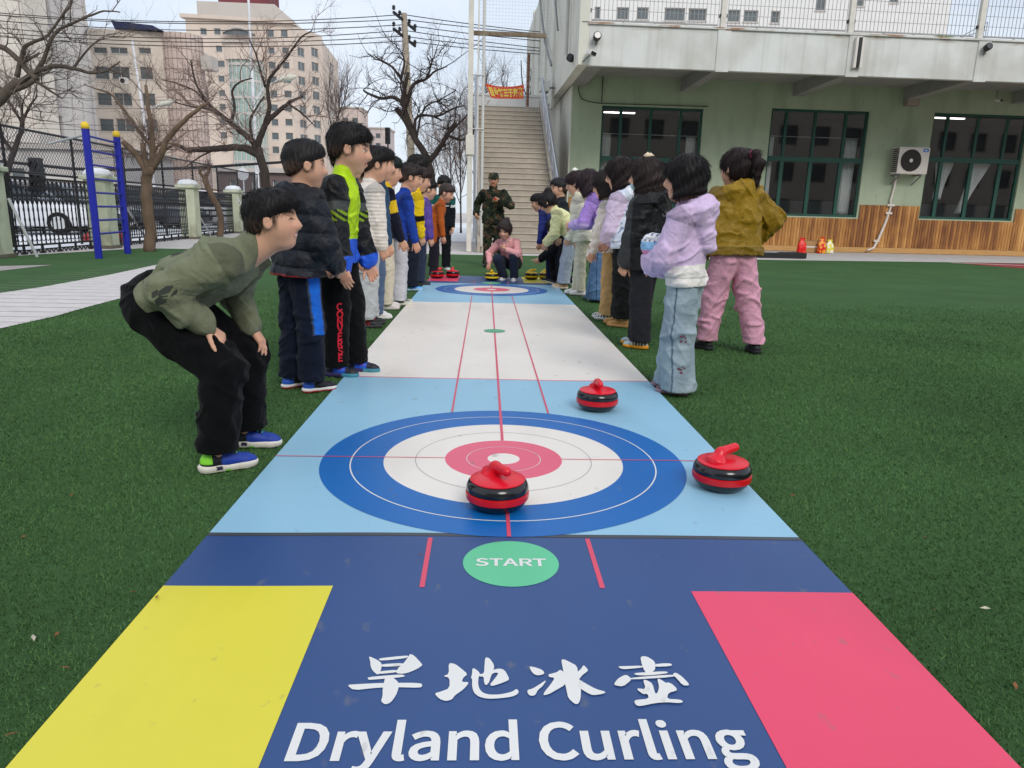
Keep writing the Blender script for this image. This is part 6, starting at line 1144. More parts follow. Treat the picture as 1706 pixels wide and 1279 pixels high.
            if st == 'pony':
                tz = hair.get('tz', .16); Hf.cone(hq(0, -.40, tz), hq(0, -.62, tz+.04), .06*hh, .07*hh, kk*.5); Hf.cone(hq(0, -.62, tz+.04), hq(.03, -.76, tz-.22), .09*hh, .11*hh, kk*.7); Hf.cone(hq(.03, -.76, tz-.22), hq(.03, -.66, tz-.98), .105*hh, .03*hh, kk*.7)
            if st == 'bun': Hf.ell(hq(0, -.38, .42), hh*V3(.2, .2, .18), HM, kk*.5)
            if hair.get('wisps'):
                for sx in (1, -1): Hf.cone(hq(sx*.33, .14, .1), hq(sx*.33, .13, -.42), .07*hh, .03*hh, kk)
        rgh = np.random.default_rng(sd_); a1, a2 = rgh.uniform(0, 6, 2); am = hair.get('mess', 1.0)*.011*hh/.2*.2
        HMf = HM.astype(f32); hcf = hc.astype(f32)
        def hd_(P):
            q = ((P-hcf)@HMf.T)/f32(hh); th = np.arctan2(q[:, 0], -q[:, 1]+.05); rr = np.arccos(np.clip((q[:, 2]-.1)/.5, -1, 1))
            return (np.abs(np.sin(th*13+1.6*np.sin(rr*3+a1)))+.7*np.abs(np.sin(th*23+2*np.sin(rr*4+a2)))+.5*np.sin(rr*9+th*5))*f32(am*-1.15)*5*.2
        Hf.disp = hd_; Hf.amp = .012*hh/.2
        def hcol(V):
            q = ((V-hc)@HM.T)/hh; th = np.arctan2(q[:, 0], -q[:, 1]+.05); s_ = .85+.3*np.abs(np.sin(th*31+q[:, 2]*5)); c = hcX[None]*s_[:, None]; fd_ = (np.clip((.06-q[:, 2])/.22, 0, 1)*.55*(st in ('short', 'crop')))[:, None]; return c*(1-fd_)+skin[None]*.30*fd_
        ho = put('hair', Hf, vox*.9, M_HAIR, root, hcol)
        nv = len(ho.data.vertices); N = int({True: 2600, False: 900}[vox < .0065]*(1.4 if st in ('bob', 'long', 'pony') else 1)); cv = np.zeros(nv*3, f32); ho.data.vertices.foreach_get('co', cv); cv = cv.reshape(-1, 3).astype(float); nn = np.zeros(nv*3, f32); ho.data.vertex_normals.foreach_get('vector', nn); nn = nn.reshape(-1, 3).astype(float)
        ii = rgh.integers(0, nv, N); p0, n0 = cv[ii], nn[ii]; crown = hq(0, -.12, .5); fl_ = p0-crown; fl_ -= n0*np.sum(fl_*n0, 1)[:, None]; fl_ /= np.linalg.norm(fl_, axis=1)[:, None]+1e-9
        dn = np.tile(-hu*.9+np.array([0, 0, -.4]), (N, 1)); dn -= n0*np.sum(dn*n0, 1)[:, None]; fl_ = fl_*(.8 if st in ('short', 'crop', 'cap') else .3)+dn*(.4 if st in ('short', 'crop', 'cap') else .9)+rgh.normal(0, (.18 if st in ('short', 'crop', 'cap') else .07)*hair.get('mess', 1), (N, 3)); fl_ /= np.linalg.norm(fl_, axis=1)[:, None]+1e-9
        ln_ = hh*rgh.uniform(.08, .18, N)*(1 if st in ('short', 'cap') else .55 if st == 'crop' else 1.5); Ps = np.zeros((N, 4, 3)); up_ = rgh.uniform(.0, .17 if st in ('short', 'crop', 'cap') else .05, N)
        for k in range(4): tk = k/3; Ps[:, k] = p0-n0*.002+(fl_*tk+n0*(up_*tk*(1-.6*tk))[:, None])*ln_[:, None]
        Vs, Fs = strands(Ps, np.outer(np.full(N, .0042*hh*(1.0 if vox < .0065 else 1.6)), [1, .9, .7, .25]), 3); so2 = mesh_np('loose_hair', Vs, Fs, M_HAIR, ho); at_ = so2.data.attributes.new('Col', 'FLOAT_COLOR', 'POINT'); cc = np.repeat(hcX[None]*rgh.uniform(.7, 1.5, N)[:, None], 12, 0); at_.data.foreach_set('color', np.concatenate([cc, np.ones((len(cc), 1))], 1).astype(f32).ravel()) if len(so2.data.vertices) == len(cc) else None
        if st == 'pony':
            b = MB(); c_ = hq(0, -.55, hair.get('tz', .16)+.02); u_ = hr; v_ = nrm(hu*.9+hf*.2); b.tube([tuple(c_+(u_*math.cos(k*.393)+v_*math.sin(k*.393))*.085*hh) for k in range(17)], .04*hh, 8); b.build('hair_tie', mat('hair_tie', hair.get('tie', srgb(230, 60, 130)), .6, 30, .2), ho, smooth='auto')
        if hair.get('bow'):
            b = MB(); c_ = hq(*hair.get('bowpos', (0, -.12, .56)))
            b.lathe([(.001, -.02), (.11*hh, -.01), (.12*hh, .008), (.001, .03)], 10, (c_[0]+.11*hh, c_[1], c_[2])); b.lathe([(.001, -.02), (.11*hh, -.01), (.12*hh, .008), (.001, .03)], 10, (c_[0]-.11*hh, c_[1], c_[2])); b.build('hair_bow', mat('hair_bow', hair['bow'], .6, 30, .1), ho, smooth=True)
    # ---- trousers
    ctx = dict(H=H, hp=hp, s1=s1, s2=s2, waist=waist, chest=chest, nb=nb, lat=lat, lat0=lat0, fw=fw, sh=sh, el=el, wr=wr, hj=hj, kn=kn, an=an, hc=hc, HM=HM, hh=hh, hq=hq, root=root, vox=vox, feet=feet)
    if pants:
        p_ = dict(th=.063, kn=.050, ak=.046, w=.062, hem=.035, col=c3(30, 30, 34), mat=M_COT, fold=.005, bunch=.006, flare=0); p_.update(pants)
        F = Field()
        F.cone(hp+s1*.055*H, hp-V3(0, 0, .015*H), p_['w']*H, (p_['w']+.008)*H, .03, w=lat0, sc=1.28, tagv='hip')
        if lean+hunch > 25 or hipz < .4: F.ell(hp-s1*.01*H-np.cross(s1, lat0)*.02*H, V3(.098, .085, .085)*H, np.eye(3), .03, tagv='hip')
        F.now(hp+s1*.07*H, s1)
        for i in (0, 1):
            F.cone(hj[i], kn[i], p_['th']*H, p_['kn']*H, .022, tagv='thighR' if i == 0 else 'thighL')
            F.cone(kn[i], an[i]-V3(0, 0, .035*H), p_['kn']*H, p_['ak']*H, .018, tagv='shinR' if i == 0 else 'shinL')
        wv = waves(sd_, p_['fold'], (.09, .22), 1.1)
        fol = wv; anf = [a.astype(f32) for a in an]; knf = [a.astype(f32) for a in kn]; bu = p_['bunch']
        hpz_ = f32(hp[2]); upright_ = lean+hunch < 30
        def pd(P):
            d = fol(P); d = np.where(d < 0, d*np.clip(((hpz_-P[:, 2])+f32(.03*H))/f32(.09*H), 0, 1), d) if upright_ else d
            for i in (0, 1):
                rz = P[:, 2]-anf[i][2]; near = np.exp(-np.sum((P[:, :2]-anf[i][:2])**2, 1)/(.09*H)**2)
                d = d+f32(bu)*near*np.exp(-np.clip(rz+.02, 0, 9)/.055)*(np.abs(np.sin(rz*72+2.2*np.sin(P[:, 0]*31+P[:, 1]*17)))-.6)
                kd = np.exp(-np.sum((P-knf[i])**2, 1)/(.075*H)**2); d = d+f32(p_['fold']*.9)*kd*(np.abs(np.sin((P[:, 2]-knf[i][2])*46+1.5*np.sin(P[:, 0]*40)))-.6)
            return d
        F.disp = pd; F.amp = p_['fold']*1.6+bu
        lf0 = 0 if lift is None else min(lift)
        F.cut(V3(0, 0, p_['hem']*H+lf0*.0), V3(0, 0, -1))
        col = p_['col']
        def pc(V):
            if callable(col): tg, t = F.which(V); return col(V, tg, t, ctx)
            return np.tile(col, (len(V), 1))
        ctx['trousers'] = put(p_.get('name', 'trousers'), F, vox, p_['mat'], root, pc); ctx['pF'] = F
    # ---- top
    if top:
        t_ = dict(r=.069, w=1.38, puff=.0, hem=-.02, sl=.037, cuff=.030, col=c3(200, 200, 200), mat=M_COT, fold=.006, collar=.05, hood=0, quilt=0, name='jacket', cufft=.02, flare=0); t_.update(top)
        F = Field(); pf = t_['puff']*H; r = t_['r']*H
        hemp = hp+s1*(t_['hem'])*H
        F.cone(hemp-s1*.04*H, waist, r+pf+(t_['flare']+.009)*H, r*.97+pf, .03, w=lat0, sc=t_['w']*1.10, tagv='torso'); F.cone(waist, chest, r*.98+pf, r*1.0+pf, .03, w=lat, sc=t_['w'], tagv='torso'); F.cone(chest, nb-s2*.04*H, r*1.0+pf, .058*H+pf*.6, .03, w=lat, sc=t_['w'], tagv='torso')
        F.now(hemp-s1*.035*H, -s1)
        F.cone(sh[0]-s2*.005*H, sh[1]-s2*.005*H, .041*H+pf*.7, .041*H+pf*.7, .03, tagv='torso')
        for i in (0, 1):
            F.cone(sh[i]+lat*(.006*H if i == 0 else -.006*H), el[i], (t_['sl']+.006)*H+pf, t_['sl']*H+pf, .022, tagv='upR' if i == 0 else 'upL')
            wp = wr[i]-nrm(wr[i]-el[i])*(t_.get('short', 0)+.018)*H
            F.cone(el[i], wp, t_['sl']*H+pf*.9, t_['cuff']*H+pf*.35, .018, tagv='foR' if i == 0 else 'foL')
        if t_['collar'] > 0:
            F.cone(nb-s2*.02*H, nb+nk*t_['collar']*.55*H, .046*H+pf*.3, .043*H+pf*.2, .018, tagv='collar')
        if t_['hood']:
            hk = t_['hood']; bc = nb-fw*.055*H+s2*.0*H
            for a in np.linspace(-1.25, 1.25, 7)[:-1]:
                a2 = a+2.5/6; pA = nb+(-fw*math.cos(a)*.070+lat*math.sin(a)*.080)*H*hk**.5+s2*(.016-.03*abs(math.sin(a)))*H; pB = nb+(-fw*math.cos(a2)*.070+lat*math.sin(a2)*.080)*H*hk**.5+s2*(.016-.03*abs(math.sin(a2)))*H
                F.cone(pA, pB, .030*H*hk, .030*H*hk, .02, tagv='hood')
            F.cone(nb-fw*.06*H+s2*.0*H, nb-fw*(.078+.02*(hk-1))*H-s2*.10*H*hk, .042*H*hk, .022*H*hk, .018, w=lat, sc=1.6, tagv='hood')
        wv = waves(sd_+5, t_['fold'], t_.get('lam', (.09, .22)), .8); elf = [e.astype(f32) for e in el]; qz = t_['quilt']; s2f, hpf = s2.astype(f32), hp.astype(f32); hemf = hemp.astype(f32)
        def td(P):
            d = wv(P)
            for i in (0, 1):
                kd = np.exp(-np.sum((P-elf[i])**2, 1)/(.06*H)**2); d = d+f32(t_['fold']*1.1)*kd*(np.abs(np.sin((P[:, 2]-elf[i][2])*52+1.5*np.sin(P[:, 0]*43+P[:, 1]*20)))-.6)
            if qz:
                u = ((P-hpf)@s2f)/f32(qz); d = d+f32(.011)*(1-np.sqrt(np.abs(np.sin(np.pi*u+.25*np.sin(P[:, 0]*14)))))
            return d
        hcf_ = (hemp-s1*.035*H).astype(f32); s1f = s1.astype(f32)
        def td2(P):
            d = td(P); g_ = np.clip(np.abs((P-hcf_)@s1f)/f32(.03), 0, 1); return np.where(d < 0, d*g_, d)
        F.disp = td2; F.amp = t_['fold']*1.7+(.012 if qz else 0)
        col = t_['col']
        def tcf(V):
            tg, t = F.which(V); c = np.array(col(V, tg, t, ctx) if callable(col) else np.tile(col, (len(V), 1)))
            isup = np.array([str(x)[:2] in ('up', 'fo') for x in tg]); tor = tg == 'torso'; uu = ((V-hemp)@s1)/H; fr_ = (V-nb)@fw; la_ = (V-nb)@lat
            sm = (isup & (t < .04) & np.array([str(x)[:2] == 'up' for x in tg])) | (tor & (np.abs(uu-.005) < .0028)) | (tor & (np.abs(np.abs(la_)-.078*H) < .0028) & (fr_ > 0) & (uu > .05) & (uu < .12))
            if t_['name'] not in ('sweater', 'sweatshirt', 'hoodie'): sm = sm | ((fr_ > 0) & (np.abs(la_) < .0042) & tor)
            c[sm] *= .62; return c
        ctx['top'] = put(t_['name'], F, vox, t_['mat'], root, tcf); ctx['tF'] = F
    # ---- shoes
    if shoes:
        s_ = dict(col=c3(40, 40, 44), sole=c3(225, 222, 216), L=.158, boot=0); s_.update(shoes)
        for i, (fx, fy, fyaw) in enumerate(feet):
            fd = V3(math.sin(R(fyaw)), math.cos(R(fyaw)), 0); fr = V3(fd[1], -fd[0], 0); FL = s_['L']*H; o = V3(fx, fy, 0 if lift is None else lift[i])+fd*.02*H
            tilt = (shoes.get('tilt') or (0, 0))[i]
            def sp(x, y, z):
                q = V3(0, 0, 0)+fr*x*FL+fd*y*FL+z_*z*FL
                if tilt: a = R(tilt); pv = V3(0, 0, 0)+fd*.30*FL; q = q-pv; fy_ = q@fd; qz_ = q[2]; q = q-fd*fy_-z_*qz_; q = q+fd*(fy_*math.cos(a)+qz_*math.sin(a))+z_*(-fy_*math.sin(a)+qz_*math.cos(a)); q = q+pv
                return o+q
            upv = nrm(sp(0, 0, 1)-sp(0, 0, 0))
            F = Field(); F.cone(sp(0, -.24, .16), sp(0, .05, .17), .135*FL, .135*FL, .012); F.cone(sp(0, .05, .17), sp(0, .33, .125), .135*FL, .105*FL, .012, w=fr, sc=1.15); F.cone(sp(0, .33, .12), sp(0, .42, .11), .105*FL, .085*FL, .01, w=fr, sc=1.15)
            F.cone(sp(0, -.20, .18), sp(0, -.18, .36+.22*s_['boot']), .13*FL, .125*FL, .015); F.cone(sp(0, -.02, .2), sp(0, -.06, .34), .09*FL, .07*FL, .015)
            F.cut(sp(0, 0, .07), -upv); F.cut(sp(0, 0, .40+.25*s_['boot']), upv)
            sc_ = s_['col']
            def scf(V, sp=sp, fd=fd, fr=fr, o=o, FL=FL):
                if callable(sc_): q = V-o; return sc_((q@fr)/FL, (q@fd)/FL, q[:, 2]/FL)
                return np.tile(sc_, (len(V), 1))
            so_ = put('shoe', F, vox*.85, M_SHOE, root, scf)
            F = Field(); F.cone(sp(0, -.25, .09), sp(0, .06, .09), .165*FL, .150*FL, .012); F.cone(sp(0, .06, .09), sp(0, .32, .085), .150*FL, .150*FL, .012); F.cone(sp(0, .32, .085), sp(0, .41, .09), .150*FL, .115*FL, .012)
            F.cut(sp(0, 0, .004), -upv); F.cut(sp(0, 0, .125), upv, .01)
            zc = s_['sole']
            def slf(V, fd=fd, fr=fr, o=o, FL=FL):
                if callable(zc): q = V-o; return zc((q@fr)/FL, (q@fd)/FL, q[:, 2]/FL)
                return np.tile(zc, (len(V), 1))
            put('sole', F, vox*.85, M_SOLE, so_, slf)
    if extra: extra(ctx)
    return ctx
# ================================================================== CURLING MAT
YAW = .0409; MO = (.0854, .0035, 0.0)
def mw(x, y, z=0.0): c, s = math.cos(YAW), math.sin(YAW); return np.array([MO[0]+c*x-s*y, MO[1]+s*x+c*y, z])
def im(px, py):
    P = gp(px, py); c, s = math.cos(YAW), math.sin(YAW); X, Y = P[0]-MO[0], P[1]-MO[1]; return (c*X+s*Y, -s*X+c*Y)
cm = thing('curling_mat', 'long printed dryland curling mat with two target rings on the turf', 'mat', MO, YAW)
def vinyl(name, col, na=.035):
    m = mat(name, col, .40, 1.6, na, .16, 4.5, spec=.4, detail=7)
    layer(m, tuple(c*.72 for c in col[:3])+(1,), 2.6, (1, .35, 1), .52, .76, amt=.42)
    layer(m, srgb(120, 118, 112), 19, (1, .6, 1), .66, .74, amt=.4); return m
v_navy = vinyl('vinyl_navy', srgb(50, 80, 132)); v_lb = vinyl('vinyl_light_blue', srgb(150, 196, 220)); v_wh = vinyl('vinyl_white', srgb(238, 230, 220)); v_blue = vinyl('vinyl_blue', srgb(14, 104, 180)); v_pink = vinyl('vinyl_pink', srgb(230, 98, 124)); v_yel = vinyl('vinyl_yellow', srgb(226, 214, 66)); v_red = vinyl('vinyl_red', srgb(238, 74, 108)); v_line = vinyl('vinyl_line', srgb(222, 78, 104)); v_green = vinyl('vinyl_green', srgb(100, 200, 150)); v_text = vinyl('vinyl_text', srgb(232, 230, 226)); v_dark = vinyl('vinyl_seam', srgb(72, 76, 82)); v_grey = vinyl('vinyl_grey_line', srgb(176, 172, 164))
Wm = .9; Z0 = .005
def wav(x, y): return .0022*math.sin(x*5.1+y*.7)+.0016*math.sin(x*2.3-y*1.9+1)
def rect(name, x0, x1, y0, y1, z, m, nx=12, thick=False):
    b = MB(); ny = max(1, int((y1-y0)/.15)); nx = nx if x1-x0 > .1 else 1
    V = [(x0+(x1-x0)*i/nx, y0+(y1-y0)*j/ny, z) for j in range(ny+1) for i in range(nx+1)]
    b.add(V, [(j*(nx+1)+i, j*(nx+1)+i+1, (j+1)*(nx+1)+i+1, (j+1)*(nx+1)+i) for j in range(ny) for i in range(nx)])
    return b.build(name, m, cm)
def wavy_rect(name, x0, x1, ya, yb, z, m, wa=0.0, wb=0.0, n=40):
    """panel whose cross edges wander a little, as the seams of the printed sheets do."""
    b = MB(); V = []
    for i in range(n+1):
        x = x0+(x1-x0)*i/n; V += [(x, ya+wa*(math.sin(x*3.1+ya)+.5*math.sin(x*7+ya*2)), z), (x, yb+wb*(math.sin(x*3.1+yb)+.5*math.sin(x*7+yb*2)), z)]
    b.add(V, [(2*i, 2*i+2, 2*i+3, 2*i+1) for i in range(n)]); return b.build(name, m, cm)
MB().box(-Wm, Wm, .62, 11.15, 0.0, .004).build('backing', v_dark, cm)
wavy_rect('navy_panel', -Wm, Wm, .62, 2.008, Z0, v_navy, 0, .004)
wavy_rect('seam_strip', -Wm, Wm, 2.012, 2.03, Z0, v_dark, .004, .004)
wavy_rect('light_blue_panel', -Wm, Wm, 2.032, 4.13, Z0, v_lb, .004, .009)
wavy_rect('hog_line', -Wm, Wm, 4.13, 4.146, Z0, v_line, .009, .009)
wavy_rect('white_panel', -Wm, Wm, 4.146, 7.80, Z0, v_wh, .009, .01)
wavy_rect('light_blue_panel', -Wm, Wm, 7.80, 9.94, Z0, v_lb, .01, .01)
wavy_rect('navy_panel', -Wm, Wm, 9.94, 11.15, Z0, v_navy, .01, 0)
wavy_rect('yellow_patch', -Wm, -.468, .62, 1.712, Z0+.0012, v_yel, 0, .003); wavy_rect('red_patch', .469, Wm, .62, 1.693, Z0+.0012, v_red, 0, .003)
rect('pink_patch', -Wm, -.47, 10.2, 11.15, Z0+.0012, v_red); rect('yellow_patch', .47, Wm, 10.2, 11.15, Z0+.0012, v_yel)
def ring(name, cy, r0, r1, z, m, n=128):
    b = MB(); V = []
    for k in range(n): a = 2*math.pi*k/n; V += [(r0*math.cos(a), cy+r0*math.sin(a), z), (r1*math.cos(a), cy+r1*math.sin(a), z)]
    if r0 <= 0: b.add([V[2*k+1] for k in range(n)], [tuple(range(n))])
    else: b.add(V, [(2*k, 2*k+1, (2*k+3) % (2*n), (2*k+2) % (2*n)) for k in range(n)])
    return b.build(name, m, cm)
for cy in (2.724, 9.206):
    ring('blue_ring', cy, .4725, .713, Z0+.001, v_blue); ring('white_ring', cy, .233, .4725, Z0+.001, v_wh); ring('pink_ring', cy, .064, .233, Z0+.001, v_pink); ring('button', cy, 0, .064, Z0+.001, v_wh)
    ring('fine_circle', cy, .596, .601, Z0+.0016, v_text); ring('fine_circle', cy, .347, .3505, Z0+.0016, v_grey); ring('fine_circle', cy, .146, .1485, Z0+.0016, v_text)
    rect('tee_line', -Wm, -.233, cy-.003, cy+.003, Z0+.0022, v_line, 1); rect('tee_line', .233, Wm, cy-.003, cy+.003, Z0+.0022, v_line, 1)
lw = .006
rect('centre_line', -lw, lw, 2.724+.233, 9.206-.233, Z0+.0028, v_line, 1); rect('centre_line', -lw, lw, 2.01, 2.724-.4725, Z0+.0028, v_line, 1); rect('centre_line', -lw, lw, 9.206+.233, 9.92, Z0+.0028, v_line, 1)
for s in (-1, 1):
    rect('guide_line', s*.236-.0045, s*.236+.0045, 3.40, 8.52, Z0+.0028, v_line, 1)
    rect('hack_line', s*.237-.0068, s*.237+.0068, 1.708, 2.002, Z0+.0012, v_line, 1)
    rect('hack_line', s*.237-.0068, s*.237+.0068, 9.96, 10.25, Z0+.0012, v_line, 1)
ring('green_spot', 5.905, 0, .088, Z0+.0034, mat('vinyl_green_dark', srgb(92, 172, 130), .45, 3, .05))
ring('start_spot', 1.847, 0, .1345, Z0+.0012, v_green); ring('start_spot', 10.08, 0, .1345, Z0+.0012, v_green)
def glyphs(name, key, x0, x1, ybase, ky, off, z, m, rot=0):
    grp = letters([[(x/1000, y/1000) for x, y in P] for P in GL[key]], off); al = [x for g_ in grp for P in g_ for x, y in P]
    a, c = min(al), max(al); k = (x1-x0)/(c-a); b = MB()
    for i, g_ in enumerate(grp):
        vs, fs = fill2d(g_); b.add([(x0+(v[0]-a)*k, ybase+v[1]*k*ky, z+i*.00004) for v in vs], fs)
    return b.build(name, m, cm)
glyphs('lettering', 'start', -.10, .10, 1.8262, .86, .0085, Z0+.0020, v_text)
glyphs('lettering', 'dry', -.428, .425, 1.100, 1.06, .0085, Z0+.0014, v_text)
BR1 = [[(243,93),(310,122),(352,148),(366,175),(352,235),(338,262),(318,262),(280,228),(262,190),(258,140)], [(332,122),(360,112),(590,88),(612,96),(585,114),(360,138)], [(622,74),(660,88),(735,170),(732,182),(690,212),(600,250),(540,258),(490,250),(520,195),(560,165),(608,100)], [(352,170),(566,157),(548,186),(352,195)], [(335,236),(505,220),(510,244),(322,262)],
  [(235,290),(400,274),(545,264),(580,276),(560,288),(400,303),(250,315),(238,308)], [(45,362),(120,355),(395,342),(720,342),(738,368),(715,388),(510,382),(390,384),(290,390),(105,411)], [(398,280),(465,290),(520,340),(516,400),(490,465),(445,525),(395,543),(355,512),(372,465),(372,390)],
  [(975,160),(1030,165),(1085,205),(1152,262),(1110,295),(1095,335),(1160,335),(1150,360),(1110,405),(1030,460),(1010,495),(950,512),(890,490),(845,440),(900,425),(985,392),(985,295),(925,282),(980,260)],
  [(1195,200),(1250,235),(1265,268),(1250,290),(1245,350),(1258,400),(1290,435),(1350,452),(1450,450),(1560,425),(1595,398),(1618,415),(1612,445),(1560,470),(1450,485),(1330,490),(1250,470),(1205,430),(1190,370),(1193,310),(1180,295),(1190,270)],
  [(1320,108),(1350,115),(1392,175),(1390,225),(1360,290),(1350,335),(1318,370),(1300,340),(1298,285),(1256,285),(1260,262),(1300,258),(1305,180),(1310,120)], [(1382,225),(1440,210),(1490,225),(1530,300),(1525,320),(1450,350),(1370,375),(1355,355),(1375,335),(1425,270),(1430,250),(1390,250),(1362,275)]]
BR2 = [[(68,202),(140,218),(195,240),(217,265),(205,285),(150,295),(110,280),(80,240)], [(240,335),(200,400),(150,440),(130,485),(95,498),(60,485),(45,440),(100,425),(150,395)], [(380,140),(410,136),(460,160),(535,200),(548,280),(560,340),(575,430),(570,530),(548,575),(515,578),(450,520),(435,450),(420,380),(400,240)], [(255,285),(300,275),(345,260),(370,238),(405,260),(430,340),(420,388),(330,440),(260,480),(205,492),(215,460),(280,380),(320,318),(260,312)],
  [(600,190),(645,240),(635,258),(590,290),(550,340),(540,262),(580,225)], [(548,330),(620,375),(720,430),(822,458),(790,478),(690,492),(640,470),(562,422)], [(1155,110),(1215,106),(1300,158),(1303,235),(1270,265),(1268,290),(1230,290),(1195,250),(1170,190)], [(935,207),(1000,205),(1175,200),(1185,218),(1000,236),(960,228)], [(1295,186),(1400,176),(1455,180),(1468,192),(1445,206),(1295,212)], [(1090,275),(1200,266),(1390,256),(1433,266),(1400,280),(1230,298),(1110,294)],
  [(1015,286),(1065,325),(1060,350),(985,408),(905,395),(900,375),(940,325)], [(1055,320),(1482,286),(1495,312),(1055,340)], [(1470,285),(1500,268),(1560,305),(1632,380),(1625,398),(1570,395),(1500,315)], [(1180,336),(1230,350),(1275,380),(1300,480),(1325,470),(1340,410),(1320,330),(1350,335),(1410,375),(1425,365),(1470,385),(1515,430),(1505,450),(1430,470),(1415,530),(1540,535),(1578,555),(1545,572),(1420,562),(1300,570),(1150,603),(1110,590),(1095,555),(1110,540),(1240,528),(1225,478),(1185,485),(1125,440),(1130,425),(1210,435)]]
b = MB(); k = 0
for BRS, ox, sc in ((BR1, 570, 5.503), (BR2, 870, 5.883)):
    for P in BRS:
        q = [im(ox+x/sc, 1080+y/sc) for x, y in P]
        # round the corners of the brush stroke once
        q2 = []
        for i in range(len(q)):
            p0, p1 = np.array(q[i]), np.array(q[(i+1) % len(q)]); q2 += [tuple(p0*.78+p1*.22), tuple(p0*.22+p1*.78)]
        vs, fs = fill2d([[(x*10, y*10) for x, y in q2]]); b.add([(v[0]/10, v[1]/10, Z0+.0014+k*.00008) for v in vs], fs); k += 1
b.build('brush_lettering', v_text, cm)

# ================================================================== CURLING STONES
m_sb = mat('stone_black', srgb(22, 23, 26), .16, 8, .1, spec=.6); m_sr = mat('stone_red', srgb(226, 22, 44), .32, 8, .04, spec=.5); m_sr2 = mat('stone_red_band', srgb(205, 14, 24), .3, 8, .04, spec=.5); m_sy = mat('stone_yellow', srgb(246, 206, 28), .32, 8, .04, spec=.5)
HND = {}
def stone_handle(m):
    if m.name not in HND:
        F = Field(); F.cone((-.036, 0, .100), (-.020, 0, .126), .040, .019, .012); F.cone((-.020, 0, .124), (-.010, 0, .133), .021, .017, .01); F.cone((-.018, 0, .1345), (.060, 0, .139), .0168, .0158, .008); F.cut(V3(0, 0, .1005), V3(0, 0, -1))
        V, Q = F.mesh(.0026); o = mesh_np('handle', V, Q, m); HND[m.name] = o.data; bpy.data.objects.remove(o)
    return HND[m.name]
def stone(px, py, rz, m, mb_, label, lift=.009, scale=1.0):
    P = gp(px, py); t_ = thing('curling_stone', label, 'curling stone', (P[0], P[1], lift), rz, 'curling stones on the mat'); t_.scale = (scale,)*3
    k = 1.0
    MB().lathe([(.01, .0), (.066, .0), (.078, .004), (.0945, .018), (.1005, .031)], 48).build('base', m_sb, t_, smooth='auto')
    MB().lathe([(.100, .0312), (.1045, .034), (.1058, .044), (.1050, .055), (.1008, .0575)], 48).build('band', mb_, t_, smooth='auto')
    MB().lathe([(.1012, .0578), (.1040, .064), (.1025, .076), (.0975, .087), (.089, .0935)], 48).build('shell', m_sb, t_, smooth='auto')
    MB().lathe([(.0895, .0925), (.0912, .0945), (.0905, .0975), (.084, .1005), (.05, .1055), (.004, .107)], 48).build('lid', m, t_, smooth='auto')
    h = bpy.data.objects.new('handle', stone_handle(m)); COL.objects.link(h); h.parent = t_
    return t_
stone(828, 846, math.atan2(-.85, .5), m_sr, m_sr2, 'red topped curling stone on the near blue ring edge, closest to the START spot')
stone(1200, 813, math.atan2(.55, .8), m_sr, m_sr2, 'red topped curling stone at the right edge of the mat beside the turf')
stone(994, 683, math.atan2(-1, .06), m_sr, m_sr2, 'red topped curling stone on light blue beyond the near ring, handle seen end on')
stone(728, 464, R(10), m_sr, m_sr2, 'red topped curling stone at the far left corner, handle side on')
stone(754, 463, R(95), m_sr, m_sr2, 'red topped curling stone at the far left corner beside its twin, handle end on')
stone(819, 467.5, R(-90), m_sy, m_sy, 'yellow topped curling stone under the hand of the crouching pink girl')
stone(885, 466, R(15), m_sy, m_sy, 'yellow topped curling stone waiting at far right, left of the pair')
stone(909, 466, R(15), m_sy, m_sy, 'yellow topped curling stone waiting at far right, beside the kneeling black clad girl')

# ================================================================== small things by the wall
p = gp(1305, 430); cs = thing('black_case', 'low black open case lying on the kerb by the wood dado', 'case', (p[0], p[1]+.3, 0), .05)
MB().box(-.62, .62, -.25, .25, 0, .03).box(-.62, .62, -.25, -.21, .03, .14).box(-.62, .62, .21, .25, .03, .14).box(-.62, -.58, -.21, .21, .03, .14).box(.58, .62, -.21, .21, .03, .14).build('shell', m_black, cs, bevel=.01)
MB().box(-.5, -.05, -.12, .12, .11, .135).build('white_tray', m_white, cs, bevel=.01)
def bag(px, py, w, h, cols, label):
    p = gp(px, py, .0); t_ = thing('snack_bag', label, 'bag', (p[0], p[1]-.02, 0), rng.uniform(-.2, .2), 'bags standing by the wood dado')
    b = MB(); n = 16; prof = [(1, .55, 0), (1.04, .6, .04), (1.02, .62, .3), (.96, .5, .6), (.8, .22, .8), (.45, .12, .88), (.62, .05, 1.0)]
    V = []
    for a, d, z in prof:
        for k in range(n): t = 2*math.pi*k/n; c, s = math.cos(t), math.sin(t); V.append((w/2*a*np.sign(c)*abs(c)**.6, w/2*d*np.sign(s)*abs(s)**.6+.006*math.sin(k*2.1+z*9), h*z))
    F = [(i*n+k, i*n+(k+1) % n, (i+1)*n+(k+1) % n, (i+1)*n+k) for i in range(len(prof)-1) for k in range(n)]+[tuple(range(n))[::-1]]
    b.add(V, F); b.build('pouch', mat('bag_foil', cols[0], .35, 11, .1, .4, 20, col2=cols[1], thr=(.45, .55)), t_, smooth=True)
    MB().box(-w*.3, w*.3, -.008, .008, h*.985, h*1.08).build('tie', mat('bag_tie', cols[0], .4, 9, .1), t_)
bag(1334, 421.5, .26, .42, (srgb(214, 20, 30), srgb(232, 60, 40)), 'red snack bag standing alone beside the black case')
bag(1367, 421.5, .26, .44, (srgb(216, 22, 30), srgb(240, 170, 60)), 'red snack bag in the pair by the cardboard carton')
